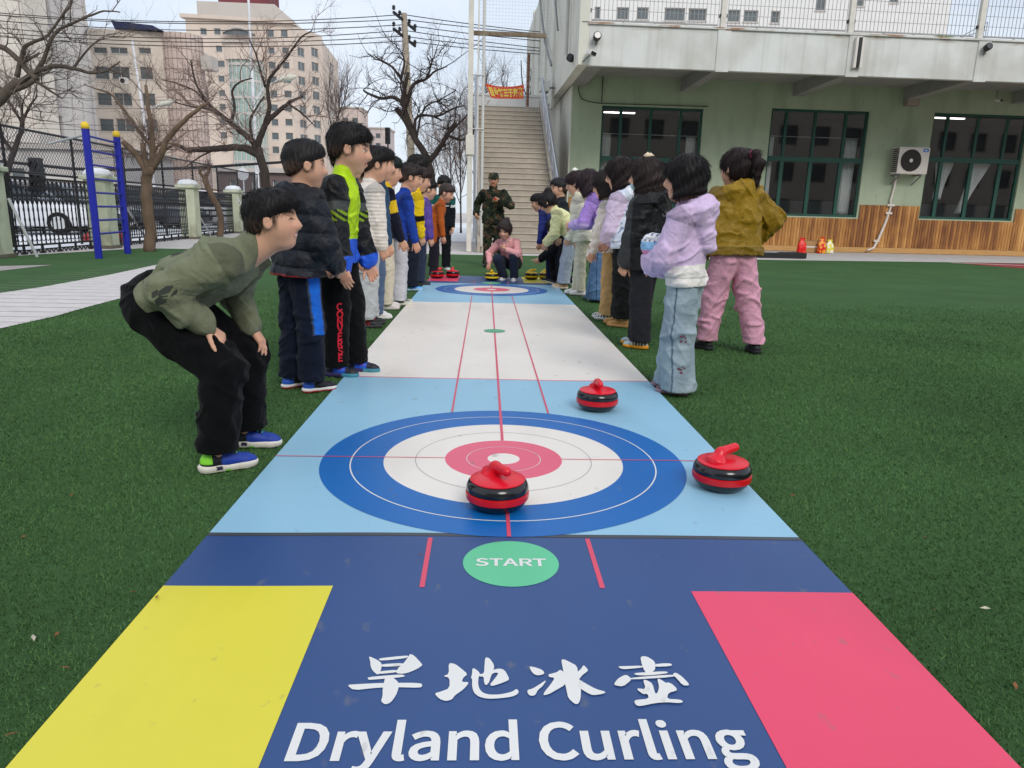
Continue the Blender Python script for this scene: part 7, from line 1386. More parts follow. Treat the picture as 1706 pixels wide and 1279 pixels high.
bag(1380, 421.5, .26, .38, (srgb(226, 214, 60), srgb(240, 238, 220)), 'yellow and white snack bag in the pair by the cardboard carton')
p = gp(1351, 421); cb = thing('carton', 'plain cardboard carton between the snack bags at the wall', 'box', (p[0], p[1]+.2, 0), .05); m_cb = mat('cardboard', srgb(176, 138, 96), .9, 6, .08)
MB().box(-.28, .28, -.18, .18, 0, .36).build('body', m_cb, cb, bevel=.008); MB().box(-.29, .29, -.19, 0, .362, .37).build('flap', m_cb, cb); MB().box(-.281, .281, -.182, -.181, .16, .2).build('tape', m_white, cb)
# ================================================================== TURF BLADES
N = 620000
yy = 1.0+rng.beta(1.0, 1.7, N)*8.0; half = .85*yy+.9; xx = rng.uniform(-1, 1, N)*half
c, s = math.cos(YAW), math.sin(YAW); lx = c*(xx-MO[0])+s*(yy-MO[1]); ly = -s*(xx-MO[0])+c*(yy-MO[1])
keep = ~((np.abs(lx) < Wm+.004) & (ly > .6)); 
e0, e1 = np.array(pathR[0]), np.array(pathR[-1]); nn = np.array([-(e1-e0)[1], (e1-e0)[0]]); nn /= np.linalg.norm(nn)
sdp = (xx-e0[0])*nn[0]+(yy-e0[1])*nn[1]; keep &= (sdp < -.01) | (sdp > 2.2)
xx, yy = xx[keep], yy[keep]; N = len(xx); a = rng.uniform(0, 2*np.pi, N); sc_ = .75+.16*yy; hh = rng.uniform(.004, .0105, N)*np.clip(sc_, .8, 1.6); ww = rng.uniform(.0011, .0019, N)*sc_; ln = rng.normal(0, .65, (N, 2))*hh[:, None]
V = np.zeros((N, 3, 3), np.float32); V[:, 0] = np.stack([xx-np.cos(a)*ww, yy-np.sin(a)*ww, np.full(N, -.004)], 1); V[:, 1] = np.stack([xx+np.cos(a)*ww, yy+np.sin(a)*ww, np.full(N, -.004)], 1); V[:, 2] = np.stack([xx+ln[:, 0], yy+ln[:, 1], hh-.004], 1)
m_blade = mat('turf_blade', srgb(78, 113, 62), .8, .9, .30, spec=.25); t = m_blade.node_tree; pb = t.nodes['Principled BSDF']
old = pb.inputs['Base Color'].links[0].from_socket; gi = t.nodes.new('ShaderNodeNewGeometry'); hs = t.nodes.new('ShaderNodeHueSaturation'); mr = t.nodes.new('ShaderNodeMapRange'); mr.inputs['To Min'].default_value = .62; mr.inputs['To Max'].default_value = 1.4
t.links.new(gi.outputs['Random Per Island'], mr.inputs['Value']); t.links.new(mr.outputs[0], hs.inputs['Value']); t.links.new(old, hs.inputs['Color']); t.links.new(hs.outputs[0], pb.inputs['Base Color'])
tag(mesh_np('turf_blades', V.reshape(-1, 3), np.arange(N*3).reshape(-1, 3), m_blade, smooth=False), kind='stuff', label='short green artificial grass blades around the curling mat', cat='grass')
b = MB(); lr = random.Random(5)
for px, py in ((222, 993), (262, 1001), (20, 1232), (57, 1070), (1557, 1023), (1540, 900), (1320, 830), (1478, 645), (1505, 490), (96, 1064), (700, 930), (110, 1120), (1690, 1150), (1640, 1020), (40, 900), (120, 830)):
    p = gp(px, py); a = lr.random()*6; l_ = .006+.007*lr.random(); u = np.array([math.cos(a), math.sin(a), .2]); v_ = np.array([-math.sin(a), math.cos(a), -.1]); p = p+np.array([0, 0, .012])
    b.cur = lr.randrange(2); b.add([p-u*l_, p+v_*l_*.4+np.array([0, 0, .004]), p+u*l_, p-v_*l_*.4], [(0, 1, 2, 3)])
tag(b.build('fallen_leaves', [mat('leaf_brown', srgb(130, 84, 50), .8, 40, .2), mat('leaf_pale', srgb(200, 190, 170), .8, 40, .2)]), kind='stuff', label='few small brown and pale leaf scraps scattered on the turf', cat='leaves')
# ================================================================== WHO STANDS WHERE
GLft, GRgt = 'children lined up along the left of the mat', 'children lined up along the right of the mat'
def isin(tg, *k): return np.array([x in k for x in tg])
def paint(base, *rules):
    """colour rule list: (mask function, colour), later rules on top."""
    def f(V, tg, t, c):
        H = c['H']; u = ((V-c['hp'])@c['s2'])/H; fr = ((V-c['nb'])@c['fw'])/H; la = ((V-c['nb'])@c['lat'])/H
        o = np.tile(base, (len(V), 1))
        for m, col in rules: o[m(u, fr, la, tg, t, V)] = col
        return o
    return f
black, navy, dnavy = c3(17, 18, 21), c3(26, 32, 48), c3(20, 24, 36)
arm = ('upR', 'foR', 'upL', 'foL'); leg = ('thighR', 'shinR', 'thighL', 'shinL')
def shoe_two(a, b, c_, fr=.12, hl=-.12):
    return lambda x, y, z: np.where((y > fr)[:, None], np.where((z > .2)[:, None], a, b), np.where((y < hl)[:, None], c_, a))
def lettering_on(ctx, key, name, ctr, xdir, ydir, ray, width, ky, m, parent, off=.012):
    """printed letters laid on a garment by casting each outline point onto it."""
    from mathutils.bvhtree import BVHTree
    me = parent.data; bv = BVHTree.FromPolygons([tuple(v.co) for v in me.vertices], [tuple(p.vertices) for p in me.polygons])
    vs, fs = fill2d([[(x/1000, y/1000) for x, y in P] for P in GL[key]], off); xs = [v[0] for v in vs]; k = width/(max(xs)-min(xs)); cx = (max(xs)+min(xs))/2
    out = []
    for v in vs:
        p = Vector(ctr+xdir*(v[0]-cx)*k+ydir*(v[1]-.12)*k*ky); d = Vector(ray); h = bv.ray_cast(p-d*.4, d, .8)
        out.append(tuple(h[0]-d*.0035) if h[0] else tuple(p))
    MB().add(out, fs).build(name, m, parent)

# --- 1. bending boy
olive = c3(118, 122, 98)
def bend_extra(c):
    T = c['top']; m = mat('print_dark', srgb(58, 62, 56), .8, 40, .1)
    from mathutils.bvhtree import BVHTree
    bv = BVHTree.FromPolygons([tuple(v.co) for v in T.data.vertices], [tuple(p.vertices) for p in T.data.polygons])
    def patch(ctr, ax, ay, ray, polys):
        b = MB()
        for P in polys:
            o = []
            for x, y in P:
                p = Vector(ctr+ax*x+ay*y); h = bv.ray_cast(p-Vector(ray)*.3, Vector(ray), .6); o.append(tuple((h[0] or p)-Vector(ray)*.003))
            b.add(o, [tuple(range(len(o)))])
        b.build('back_print', m, T)
    s = c['s1']; lat = c['lat0']; up = np.cross(lat, s)
    sc = [[(-.04, -.012), (-.01, -.02), (.012, -.008), (-.005, .003), (-.03, .004)], [(-.012, .006), (.02, -.004), (.045, .004), (.03, .016), (.0, .018)], [(-.03, .014), (-.008, .012), (.004, .024), (-.02, .028)], [(.012, -.016), (.035, -.018), (.046, -.008), (.03, -.008)]]
    patch(c['waist']+s*.035*c['H']+lat*.05, s, lat, -up, [[(x*.9, y*1.1) for x, y in P] for P in sc])
    patch(c['hp']+s*.10*c['H']-up*.03, s, up, -lat, [[(x*1.0, y*1.05) for x, y in P] for P in sc])
def green_shoe(x, y, z):
    o = np.tile(c3(22, 26, 34), (len(x), 1)); o[(y > .20)] = c3(34, 66, 160); o[(np.abs(x) > .085) & (y > -.06)] = c3(30, 60, 158); o[(np.abs(y+.02) < .03)] = c3(32, 70, 170); o[(y < -.2) & (z > .16)] = c3(140, 226, 60); o[(z > .34)] = c3(20, 22, 26)
    o[(np.abs(np.sin(y*42)) > .86) & (np.abs(x) < .06) & (y > -.02) & (y < .2)] = c3(90, 180, 190); return o
def green_sole(x, y, z):
    o = np.tile(c3(226, 220, 208), (len(x), 1)); o[(np.abs(y+.1) < .05) & (z > .05) & (z < .11)] = c3(44, 40, 70); o[(np.abs(y-.03) < .04) & (z < .05)] = c3(120, 220, 70); return o
person('boy in an olive sweatshirt bending forward with hands on his knees', loc=(-1.06, 2.655), az=90, H=1.34, hh=.203, hoff=(0, .062, -.012), hip=(0, -.235), hipz=.448, lean=50, hunch=15, side=0, hyaw=-4, hpitch=-2, hroll=0, neck=-.002,
       feet=((.125, -.03, -30), (-.165, -.03, -4)), rh=(.118, -.035, .535), lh=(-.135, .035, .495), rpole=(.5, -.85, .15), lpole=(-.6, -.6, .2), rhd=(-.22, .72, -.62), lhd=(.05, .55, -.8), rpn=(-.15, -.6, -.8), lpn=(.1, -.8, -.55), rcurl=[.35, .45, .5, .6], lcurl=[.25, .3, .35, .4], rthumb=.2, lthumb=.2,
       kneepole=((.2, 1, .1), (-.3, 1, .1)), legl=(.245, .238),
       top=dict(col=paint(olive, (lambda u, fr, la, tg, t, V: (tg == 'foR') & (t > .86) | (tg == 'foL') & (t > .86), olive*.92)), r=.074, sl=.046, cuff=.036, hem=.035, flare=.0, collar=.045, fold=.010, name='sweatshirt', w=1.40),
       pants=dict(col=paint(c3(11, 11, 13)), th=.072, kn=.056, ak=.055, w=.072, fold=.010, bunch=.010, hem=.06), shoes=dict(col=green_shoe, sole=green_sole, L=.172), hair=dict(style='short', fringe=1, col=c3(22, 18, 19)), face=dict(smile=1), vox=.0046, group=GLft, extra=bend_extra)
# --- 2. navy puffer boy
def stripe_pants(V, tg, t, c):
    o = np.tile(c3(19, 25, 41), (len(V), 1)); H = c['H']
    for i, k in ((0, 'R'), (1, 'L')):
        sg = 1 if i == 0 else -1
        for nm, a, b in (('thigh', c['hj'][i], c['kn'][i]), ('shin', c['kn'][i], c['an'][i])):
            m = tg == nm+k; ba = b-a; tt = np.clip(((V-a)@ba)/(ba@ba), 0, 1); r = V-(a+tt[:, None]*ba); x = r[:, 0]*sg; y = r[:, 1]; ang = np.degrees(np.arctan2(y, x)); inb = (ang > -8) & (ang < 42)
            if nm == 'thigh': o[m & inb] = c3(32, 104, 206)
            else: o[m & inb & (tt < .12)] = c3(32, 104, 206)
            o[m & ((np.abs(ang+12) < 4) | (np.abs(ang-46) < 4)) & ((nm == 'thigh') | (tt < .12))] = c3(60, 70, 90)
    return o
ws = lambda x, y, z: np.where((z < .05)[:, None], c3(196, 52, 60), c3(226, 224, 220))
person('boy in a navy puffer jacket and blue striped trousers, back half turned', foot=(506, 648), az=52, H=1.285, lean=2, hunch=5, hyaw=14, hpitch=6, feet=((.075, .02, 6), (-.075, -.04, -10)), rh=(.10, .17, .66), lh=(-.08, .18, .66), rpole=(.9, -.5, -.1), lpole=(-.9, -.5, -.1), rcurl=.8, lcurl=.8,
       top=dict(col=paint(c3(20, 23, 33), (lambda u, fr, la, tg, t, V: (tg == 'torso') & (u < -.035), c3(150, 36, 40))), puff=.018, quilt=.088, hem=.0, sl=.046, cuff=.04, collar=.06, hood=1.05, mat=M_NYL, fold=.006, name='puffer_jacket', r=.078),
       pants=dict(col=stripe_pants, th=.066, kn=.056, ak=.054, fold=.007, bunch=.008, hem=.05), shoes=dict(col=shoe_two(c3(24, 24, 30), c3(30, 30, 40), c3(40, 90, 190)), sole=ws), hair=dict(style='crop', col=c3(26, 23, 24)), vox=.0052, group=GLft)
# --- 3. neon jacket boy
neon = c3(188, 226, 20)
neon_col = paint(c3(17, 18, 22), (lambda u, fr, la, tg, t, V: (tg == 'torso') & (u < .075), c3(36, 92, 214)), (lambda u, fr, la, tg, t, V: (tg == 'torso') & (fr > .022) & (u > .06), neon), (lambda u, fr, la, tg, t, V: (tg == 'collar'), neon), (lambda u, fr, la, tg, t, V: (tg == 'torso') & (u > .255) & (fr > -.02), neon),
                 (lambda u, fr, la, tg, t, V: isin(tg, 'foR', 'foL') & (t > .86), c3(36, 92, 214)), (lambda u, fr, la, tg, t, V: isin(tg, 'upR', 'upL') & (t > .55) & (t < .8) & (np.abs(np.sin(V[:, 2]*90+V[:, 1]*70)) > .75), c3(130, 160, 30)), (lambda u, fr, la, tg, t, V: isin(tg, 'upR', 'upL') & (t > .35) & (t < .55), c3(70, 74, 72)))
def neon_extra(c):
    m = mat('print_red', srgb(206, 30, 50), .7, 30, .1); k, a = c['kn'][0], c['an'][0]; ax = nrm(a-k); q = (k*.52+a*.48); rr = nrm(V3(-.72, -.69, 0))
    # ray comes in from the boy's right-front; letters stand upright one below another, so the word runs down the leg
    ray = nrm(V3(-.80, -.60, 0)); xr = nrm(np.cross(ray, V3(0, 0, 1)))
    from mathutils.bvhtree import BVHTree
    me = c['trousers'].data; bv = BVHTree.FromPolygons([tuple(v.co) for v in me.vertices], [tuple(p.vertices) for p in me.polygons])
    P = [[(x/1000, y/1000) for x, y in o] for o in GL['conv']]; allx = [x for o in P for x, y in o]; L0, L1 = min(allx), max(allx); b = MB()
    # split the outlines into the eight letters by their gaps
    iv = sorted((min(x for x, y in o), max(x for x, y in o)) for o in P); gr = []
    for s, e in iv:
        if gr and s < gr[-1][1]-.005: gr[-1][1] = max(gr[-1][1], e)
        else: gr.append([s, e])
    top, dz = k[2]+.035, .0425
    for n_, (s, e) in enumerate(gr):
        lp = [o for o in P if s-.002 <= min(x for x, y in o) and max(x for x, y in o) <= e+.002]; vs, fs = fill2d(lp, .012); out = []
        for v in vs:
            p = Vector(q+xr*((v[0]-(s+e)/2)*.155)); p.z = top-n_*dz+(v[1]-.12)*.155; h = bv.ray_cast(p-Vector(ray)*.3, Vector(ray), .6); out.append(tuple((h[0] or p)-Vector(ray)*.004))
        b.add(out, fs)
    b.build('leg_lettering', m, c['trousers'])
def purple_shoe(x, y, z):
    o = np.tile(c3(30, 34, 60), (len(x), 1)); o[np.abs(y-.02) < .16] = c3(36, 90, 210); o[(np.abs(y-.02) < .10) & (z > .2)] = c3(92, 70, 170); o[y > .26] = c3(34, 36, 44); return o
person('tall boy in a neon green, black and blue jacket with lettered black trousers', foot=(566, 622), az=96, H=1.415, lean=3, hunch=8, hyaw=-12, hpitch=10, side=-1, feet=((.07, .0, 4), (-.08, .08, 0)), rh=(.19, .11, .60), lh=(-.16, .15, .62), rcurl=.3,
       top=dict(col=neon_col, hem=-.01, sl=.047, cuff=.042, r=.074, collar=.06, mat=M_NYL, fold=.008, name='windbreaker'), pants=dict(col=paint(c3(12, 12, 14)), th=.066, kn=.055, ak=.05, hem=.045), shoes=dict(col=purple_shoe, sole=lambda x, y, z: np.where((y > .1)[:, None], c3(70, 140, 160), c3(60, 50, 96))), hair=dict(style='short'), vox=.0056, group=GLft, extra=neon_extra)
# --- 4. boy behind him in a pale collar
person('boy in a white collar top and grey trousers half hidden behind the neon jacket', foot=(556, 580), az=80, top_px=(600, 230), lean=6, hunch=8, hyaw=5, hpitch=10, hip=(.0, .02), feet=((.06, .07, 6), (-.08, -.14, -4)), rh=(.12, .20, .62),
       top=dict(col=paint(c3(206, 208, 214), (lambda u, fr, la, tg, t, V: isin(tg, *arm), c3(34, 38, 54))), name='jacket'), pants=dict(col=c3(120, 136, 146), th=.066, kn=.056, ak=.056, hem=.035), shoes=dict(col=c3(206, 192, 160), sole=lambda x, y, z: np.where((y < -.05)[:, None], c3(216, 216, 50), c3(200, 190, 160))), hair=dict(style='short'), vox=.007, group=GLft)
# --- 5. capped child
def cap_extra(c):
    hq, hh, HM = c['hq'], c['hh'], c['HM']; F = Field(); F.ell(hq(0, -.06, .16), hh*V3(.41, .48, .41), HM, .01); F.cut(hq(0, 0, .06), -c['HM'][2]*.97-c['HM'][1]*.2); F.ell(hq(0, .0, -.3), hh*V3(.3, .3, .4), HM, .01, 's')
    cp = put('cap', F, .006, M_COT, c['root'], c3(222, 206, 170)); G = Field(); G.cone(hq(-.16, .42, .10), hq(.16, .42, .10), .13*hh, .13*hh, .01); G.cut(hq(0, 0, .135), HM[2]); G.cut(hq(0, 0, .10), -HM[2]); put('brim', G, .006, M_COT, cp, c3(212, 196, 160))
    b = MB(); b.lathe([(.001, -.05), (.05, -.03), (.055, .02), (.001, .05)], 10, tuple(c['nb']+c['fw']*.10-V3(0, 0, .05))); b.build('green_whistle', mat('green_bead', srgb(40, 210, 130), .4, 8, .1), c['root'], smooth=True)
P_ = at(606, 262, 6.5)
person('child in a cream cap and dark jacket standing behind the white sweater boy', loc=(P_[0]-.05, 6.5), az=60, H=P_[2], hyaw=-25, hpitch=4, top=dict(col=c3(48, 50, 70), name='jacket', r=.076), pants=dict(col=c3(70, 86, 112)), shoes=dict(col=c3(60, 60, 70)), hair=dict(style='cap'), vox=.008, group=GLft, extra=cap_extra)
# --- 6. white sweater boy
def rshoe(x, y, z):
    o = np.tile(c3(34, 36, 38), (len(x), 1)); o[(np.abs(y+.02) < .12) & (np.sin(y*60+z*40) > .2) & (np.abs(x) > .08)] = c3(200, 26, 38); o[z > .34] = c3(190, 24, 34); return o
person('boy in a cream knitted sweater and light grey sweatpants', foot=(610, 543), az=58, top_px=(630, 246), lean=3, hunch=8, hyaw=6, hpitch=12, feet=((.07, -.04, 22), (-.07, .05, 8)), rh=(.17, .10, .60), lh=(-.15, .12, .6), rcurl=[.5, .7, .8, .9], rhd=(-.1, .35, -.9),
       top=dict(col=paint(c3(226, 216, 206), (lambda u, fr, la, tg, t, V: (u < -.02) & (tg == 'torso'), c3(218, 206, 194))), mat=M_KNIT, hem=-.015, sl=.047, cuff=.036, r=.075, collar=.045, name='sweater'), pants=dict(col=c3(186, 188, 190), th=.072, kn=.062, ak=.058, fold=.008, bunch=.011, hem=.05), shoes=dict(col=rshoe, sole=c3(62, 60, 62)), hair=dict(style='short'), vox=.0062, group=GLft)
# --- 7..
def scarf(c): pass
P_ = at(646, 243, 6.25)
person('boy in a dark teal jacket and blue jeans just behind the knitted sweater', loc=(P_[0]-.19, 6.5), az=66, H=P_[2], hyaw=8, hpitch=8, top=dict(col=paint(c3(38, 70, 100), (lambda u, fr, la, tg, t, V: (tg == 'torso') & (u < .08), c3(24, 30, 48))), r=.078, puff=.006, mat=M_NYL), pants=dict(col=c3(84, 104, 134), mat=M_DEN), shoes=dict(col=c3(226, 222, 220)), hair=dict(style='short'), vox=.0075, group=GLft)
yb = paint(c3(26, 28, 44), (lambda u, fr, la, tg, t, V: (tg == 'collar'), c3(226, 186, 40)), (lambda u, fr, la, tg, t, V: (tg == 'torso') & (u > .10) & (u < .185) & (np.abs(la+.01) > .035), c3(226, 186, 40)), (lambda u, fr, la, tg, t, V: isin(tg, 'upR') & (t > .25) & (t < .72), c3(226, 186, 40)), (lambda u, fr, la, tg, t, V: (tg == 'torso') & (np.abs(np.abs(la)-.06) < .008) & (u > .1), c3(226, 186, 40)))
person('boy in a black and yellow jacket with cream trousers and white trainers', foot=(638, 514), az=64, top_px=(668, 262), lean=2, hyaw=6, hpitch=12, rh=(.15, .16, .66), feet=((.06, .0, 20), (-.07, .05, 6)), top=dict(col=yb, r=.076, hem=0), pants=dict(col=c3(216, 206, 184), th=.066, kn=.058, ak=.052), shoes=dict(col=c3(222, 212, 208), sole=c3(214, 206, 200)), hair=dict(style='short', col=c3(26, 30, 28)), vox=.0075, group=GLft)
person('boy in a royal blue jacket and pale grey trousers', foot=(662, 507), az=68, top_px=(680, 272), lean=8, hunch=8, hyaw=8, hpitch=16, rh=(.14, .17, .60), feet=((.06, .0, 16), (-.07, .04, 4)), top=dict(col=c3(34, 66, 158), r=.076, hem=-.01), pants=dict(col=c3(196, 196, 204), th=.064, kn=.056, ak=.052), shoes=dict(col=shoe_two(c3(84, 104, 84), c3(206, 206, 196), c3(60, 76, 62)), sole=c3(220, 216, 204)), hair=dict(style='short', col=c3(40, 32, 30)), vox=.0075, group=GLft)
yel = paint(c3(234, 196, 30), (lambda u, fr, la, tg, t, V: (tg == 'torso') & (u < .12) & (fr > .0), black), (lambda u, fr, la, tg, t, V: isin(tg, 'upR', 'upL') & (t > .8), black))
person('boy in a bright yellow jacket with dark trousers and blue trainers', foot=(682, 483), az=66, top_px=(706, 279), lean=6, hunch=8, hyaw=10, hpitch=18, side=4, rh=(.14, .12, .64), top=dict(col=yel, r=.078, puff=.006, hem=-.01), pants=dict(col=c3(28, 32, 44), th=.066, kn=.058, ak=.056), shoes=dict(col=shoe_two(c3(60, 120, 220), c3(110, 180, 230), c3(30, 130, 140)), sole=c3(170, 200, 220)), hair=dict(style='short', col=c3(48, 36, 34)), vox=.0085, group=GLft)
P_ = at(700, 260, 10.2)
person('taller dark haired child hidden behind the bright yellow jacket', loc=(P_[0]-.12, 10.2), az=70, H=P_[2], hyaw=10, hpitch=8, top=dict(col=c3(40, 38, 48)), pants=dict(col=c3(40, 44, 58)), shoes=dict(col=c3(40, 120, 130)), hair=dict(style='bob'), vox=.009, group=GLft)
P_ = at(719, 290, 9.2)
person('child in a purple padded vest next past the yellow jacket', foot=(698, 474), az=66, H=1.36, lean=7, hunch=8, hyaw=10, hpitch=14, top=dict(col=c3(92, 72, 160), r=.078, puff=.008, mat=M_NYL, hem=-.04), pants=dict(col=c3(44, 52, 74), mat=M_DEN), shoes=dict(col=c3(40, 42, 46), sole=c3(60, 60, 62)), hair=dict(style='short'), vox=.009, group=GLft)
person('small child in a rust orange coat looking down near the far end', foot=(722, 463), az=84, top_px=(722, 303), lean=10, hunch=12, hyaw=20, hpitch=26, top=dict(col=c3(178, 92, 40), r=.076, hem=-.10), pants=dict(col=c3(36, 36, 46)), shoes=dict(col=c3(36, 36, 40)), hair=dict(style='crop', col=c3(60, 50, 48)), vox=.009, group=GLft)
# far boy facing us
teal = paint(c3(22, 28, 34), (lambda u, fr, la, tg, t, V: (tg == 'torso') & (u > .215), c3(30, 88, 84)), (lambda u, fr, la, tg, t, V: isin(tg, 'upR', 'upL') & (t < .42), c3(34, 96, 92)), (lambda u, fr, la, tg, t, V: isin(tg, 'upR', 'upL') & (t > .34) & (t < .5), c3(224, 228, 226)), (lambda u, fr, la, tg, t, V: (tg == 'torso') & (np.abs(u-.19) < .006) & (fr > 0) & (np.abs(la) < .06), c3(214, 218, 218)))
fshoe = shoe_two(c3(40, 42, 44), c3(200, 202, 196), c3(30, 32, 34))
person('boy in a black and teal track jacket stepping at the far left end', foot=(735, 449), az=160, top_px=(742, 292), lean=6, hunch=12, hyaw=4, hpitch=26, feet=((.15, -.06, 14), (-.07, .06, -4)), rh=(.14, .16, .72), lh=(-.16, .12, .70), top=dict(col=teal, r=.074, name='track_jacket'), pants=dict(col=c3(20, 21, 26), th=.062, kn=.05, ak=.045), shoes=dict(col=fshoe, sole=c3(214, 214, 206)), hair=dict(style='crop'), vox=.008)
# instructor
def camo(V, s=1.0):
    a = np.sin(V[:, 0]*31*s+2*np.sin(V[:, 2]*17*s)+V[:, 1]*13)+np.sin(V[:, 2]*27*s+1.7*np.sin(V[:, 0]*23*s)+1); b_ = np.sin(V[:, 0]*43*s+1.5*np.sin(V[:, 2]*31*s)+3)+np.sin(V[:, 2]*39*s+V[:, 1]*29+2); o = np.tile(c3(46, 52, 36), (len(V), 1)); o[a > .7] = c3(30, 32, 28); o[a < -.9] = c3(78, 58, 46); o[b_ > 1.6] = c3(92, 90, 72); o[(b_ < -1.35)] = c3(28, 40, 30); return o
def sold_extra(c):
    hq, hh, HM = c['hq'], c['hh'], c['HM']; F = Field(); F.ell(hq(0, -.05, .22), hh*V3(.42, .47, .34), HM, .01); F.cone(hq(-.2, .0, .44), hq(.2, .0, .44), .16*hh, .16*hh, .03); F.cut(hq(0, 0, .13), -HM[2]); cp = put('cap', F, .008, M_COT, c['root'], lambda V: camo(V, 1.2)*1.5)
    G = Field(); G.cone(hq(-.16, .40, .16), hq(.16, .40, .16), .17*hh, .17*hh, .01); G.cut(hq(0, 0, .19), HM[2]); G.cut(hq(0, 0, .15), -HM[2]); put('brim', G, .007, M_COT, cp, lambda V: camo(V, 1.2)*1.1)
    w = c['wr'][1]; d = nrm(c['wr'][1]-c['el'][1]); b = MB(); p = w+d*.085; b.lathe([(.001, -.02), (.018, -.018), (.02, .018), (.001, .02)], 10, tuple(p)); tagr = b.build('red_remote', mat('red_plastic', srgb(190, 40, 40), .4, 8, .1), c['root'], smooth='auto')
person('man in camouflage uniform and cap facing us before the stairs', foot=(820, 444), az=183, H=1.70, hh=.222, top_px=None, lean=2, hunch=4, hyaw=-2, hpitch=4, feet=((.10, .02, 6), (-.10, .0, -6)), rh=(.30, .03, .93), lh=(-.12, .26, 1.17), lpole=(-1, -.35, -.5), lcurl=1.3, rcurl=.9, lhd=(.75, .35, .25), lpn=(.2, -.8, .3), build=1.12,
       top=dict(col=lambda V, tg, t, c: camo(V), r=.066, w=1.5, sl=.039, cuff=.034, hem=-.03, collar=.06, fold=.010, name='uniform_jacket'), pants=dict(col=lambda V, tg, t, c: camo(V), th=.058, kn=.046, ak=.042, fold=.01, bunch=.012, hem=.03), shoes=dict(col=c3(22, 22, 24), sole=c3(26, 26, 28), L=.16, boot=1), hair=dict(style='cap'), face=dict(smile=.3, blush=.2), skin=c3(190, 138, 110), vox=.0085, extra=sold_extra)
# crouching girl in pink
person('girl in a pink jacket crouching with one hand on the yellow stone', foot=(850, 467), az=196, H=1.36, hip=(0, -.10), hipz=.19, lean=24, hunch=12, side=6, hyaw=4, hpitch=24, feet=((.08, .03, 10), (-.09, .10, -8)), rh=(.27, .17, .245), lh=(.0, .26, .46), rpole=(.6, -.6, .2), lpole=(-1, -.2, -.4), rhd=(.1, .45, -.85), rpn=(-.2, -.5, -.85), rcurl=.8, lcurl=1.0, lhd=(.6, .1, .75), kneepole=((.25, 1, .9), (-.15, 1, .9)),
       top=dict(col=paint(c3(244, 176, 176), (lambda u, fr, la, tg, t, V: (tg == 'collar'), c3(244, 196, 192))), r=.07, w=1.4, hem=.03, collar=.05), pants=dict(col=c3(34, 42, 62), th=.062, kn=.052, ak=.045, mat=M_DEN), shoes=dict(col=c3(226, 222, 224), sole=c3(230, 228, 228)), hair=dict(style='bun', wisps=1, col=c3(48, 38, 36)), face=dict(smile=.6), vox=.0075)
# ------------------------------------------------ right hand line
lil = c3(214, 190, 222)
def lil_col(V, tg, t, c):
    o = np.tile(lil, (len(V), 1)); u = ((V-c['hp'])@c['s2'])/c['H']; o[(tg == 'torso') & (u < .055)] = c3(232, 228, 222); return o
def jean(base, deep):
    def f(V, tg, t, c):
        n = np.sin(V[:, 2]*19+2*np.sin(V[:, 0]*23)+V[:, 1]*11)*.5+.5; o = base[None]*(1-n[:, None]*.35)+deep[None]*n[:, None]*.35
        for i, k in ((0, 'R'), (1, 'L')):
            for nm, a, b_ in (('thigh', c['hj'][i], c['kn'][i]), ('shin', c['kn'][i], c['an'][i])):
                m = tg == nm+k; sg = 1 if i == 0 else -1; r = V-a; ba = b_-a; tt = np.clip((r@ba)/(ba@ba), 0, 1); r = V-(a+tt[:, None]*ba); an_ = np.degrees(np.arctan2(r[:, 1], r[:, 0]*sg)); o[m & (np.abs(an_-4) < 3.0)] = deep*.75
        return o
    return f
def lil_extra(c):
    T = c['root']; p = c['wr'][1]*.55+c['el'][1]*.45+V3(.04, -.025, .085); bx = thing('pencil_case', 'soft pink and blue patterned pouch held by the girl in lilac', 'pouch', (0, 0, 0))
    w = np.array(T.matrix_basis) if False else None
    a = T.rotation_euler.z; ca, sa = math.cos(a), math.sin(a); bx.location = (T.location.x+ca*p[0]-sa*p[1], T.location.y+sa*p[0]+ca*p[1], p[2]); bx.rotation_euler = (R(8), R(-14), a)
    F = Field(); F.cone(V3(-.03, -.075, 0), V3(-.03, .075, 0), .05, .05, .02, w=V3(0, 0, 1), sc=1.25); F.cone(V3(.015, -.075, 0), V3(.015, .075, 0), .042, .042, .02, w=V3(0, 0, 1), sc=1.3)
    def pcx(V):
        o = np.tile(c3(242, 150, 190), (len(V), 1)); q = V[:, 1]*.25+V[:, 2]*1.3; o[q > -.005] = c3(150, 200, 236); o[q > .055] = c3(238, 238, 242); o[(np.abs(np.sin(V[:, 1]*120))*np.abs(np.sin(V[:, 2]*110+1)) > .8) & (q > .03)] = c3(70, 90, 130); return o
    put('pouch', F, .005, M_NYL, bx, pcx); MB().tube([(-.07, -.09, .05), (-.075, 0, .064), (-.07, .09, .05)], .004, 5).build('zip', m_white, bx)
    b = MB(); rr = random.Random(4); m = mat('embroidery', srgb(120, 70, 90), .8, 60, .4)
    from mathutils.bvhtree import BVHTree
    me = c['trousers'].data; bv = BVHTree.FromPolygons([tuple(v.co) for v in me.vertices], [tuple(q.vertices) for q in me.polygons])
    for z in (.33, .16):
        ray = Vector((1, .25, 0)).normalized()
        for k in range(9):
            y = -.02+rr.uniform(-.018, .018); zz = z+rr.uniform(-.022, .022); h = bv.ray_cast(Vector((-.5, y-.12, zz)), ray, 1.0)
            if h[0]: q = h[0]-ray*.002; s = .005+.006*rr.random(); n_ = Vector((-.25, 1, 0)); b.add([tuple(q-n_*s), tuple(q+Vector((0, 0, s*.8))), tuple(q+n_*s), tuple(q-Vector((0, 0, s*.8)))], [(0, 1, 2, 3)])
    if b.v: b.build('embroidery', m, c['trousers'])
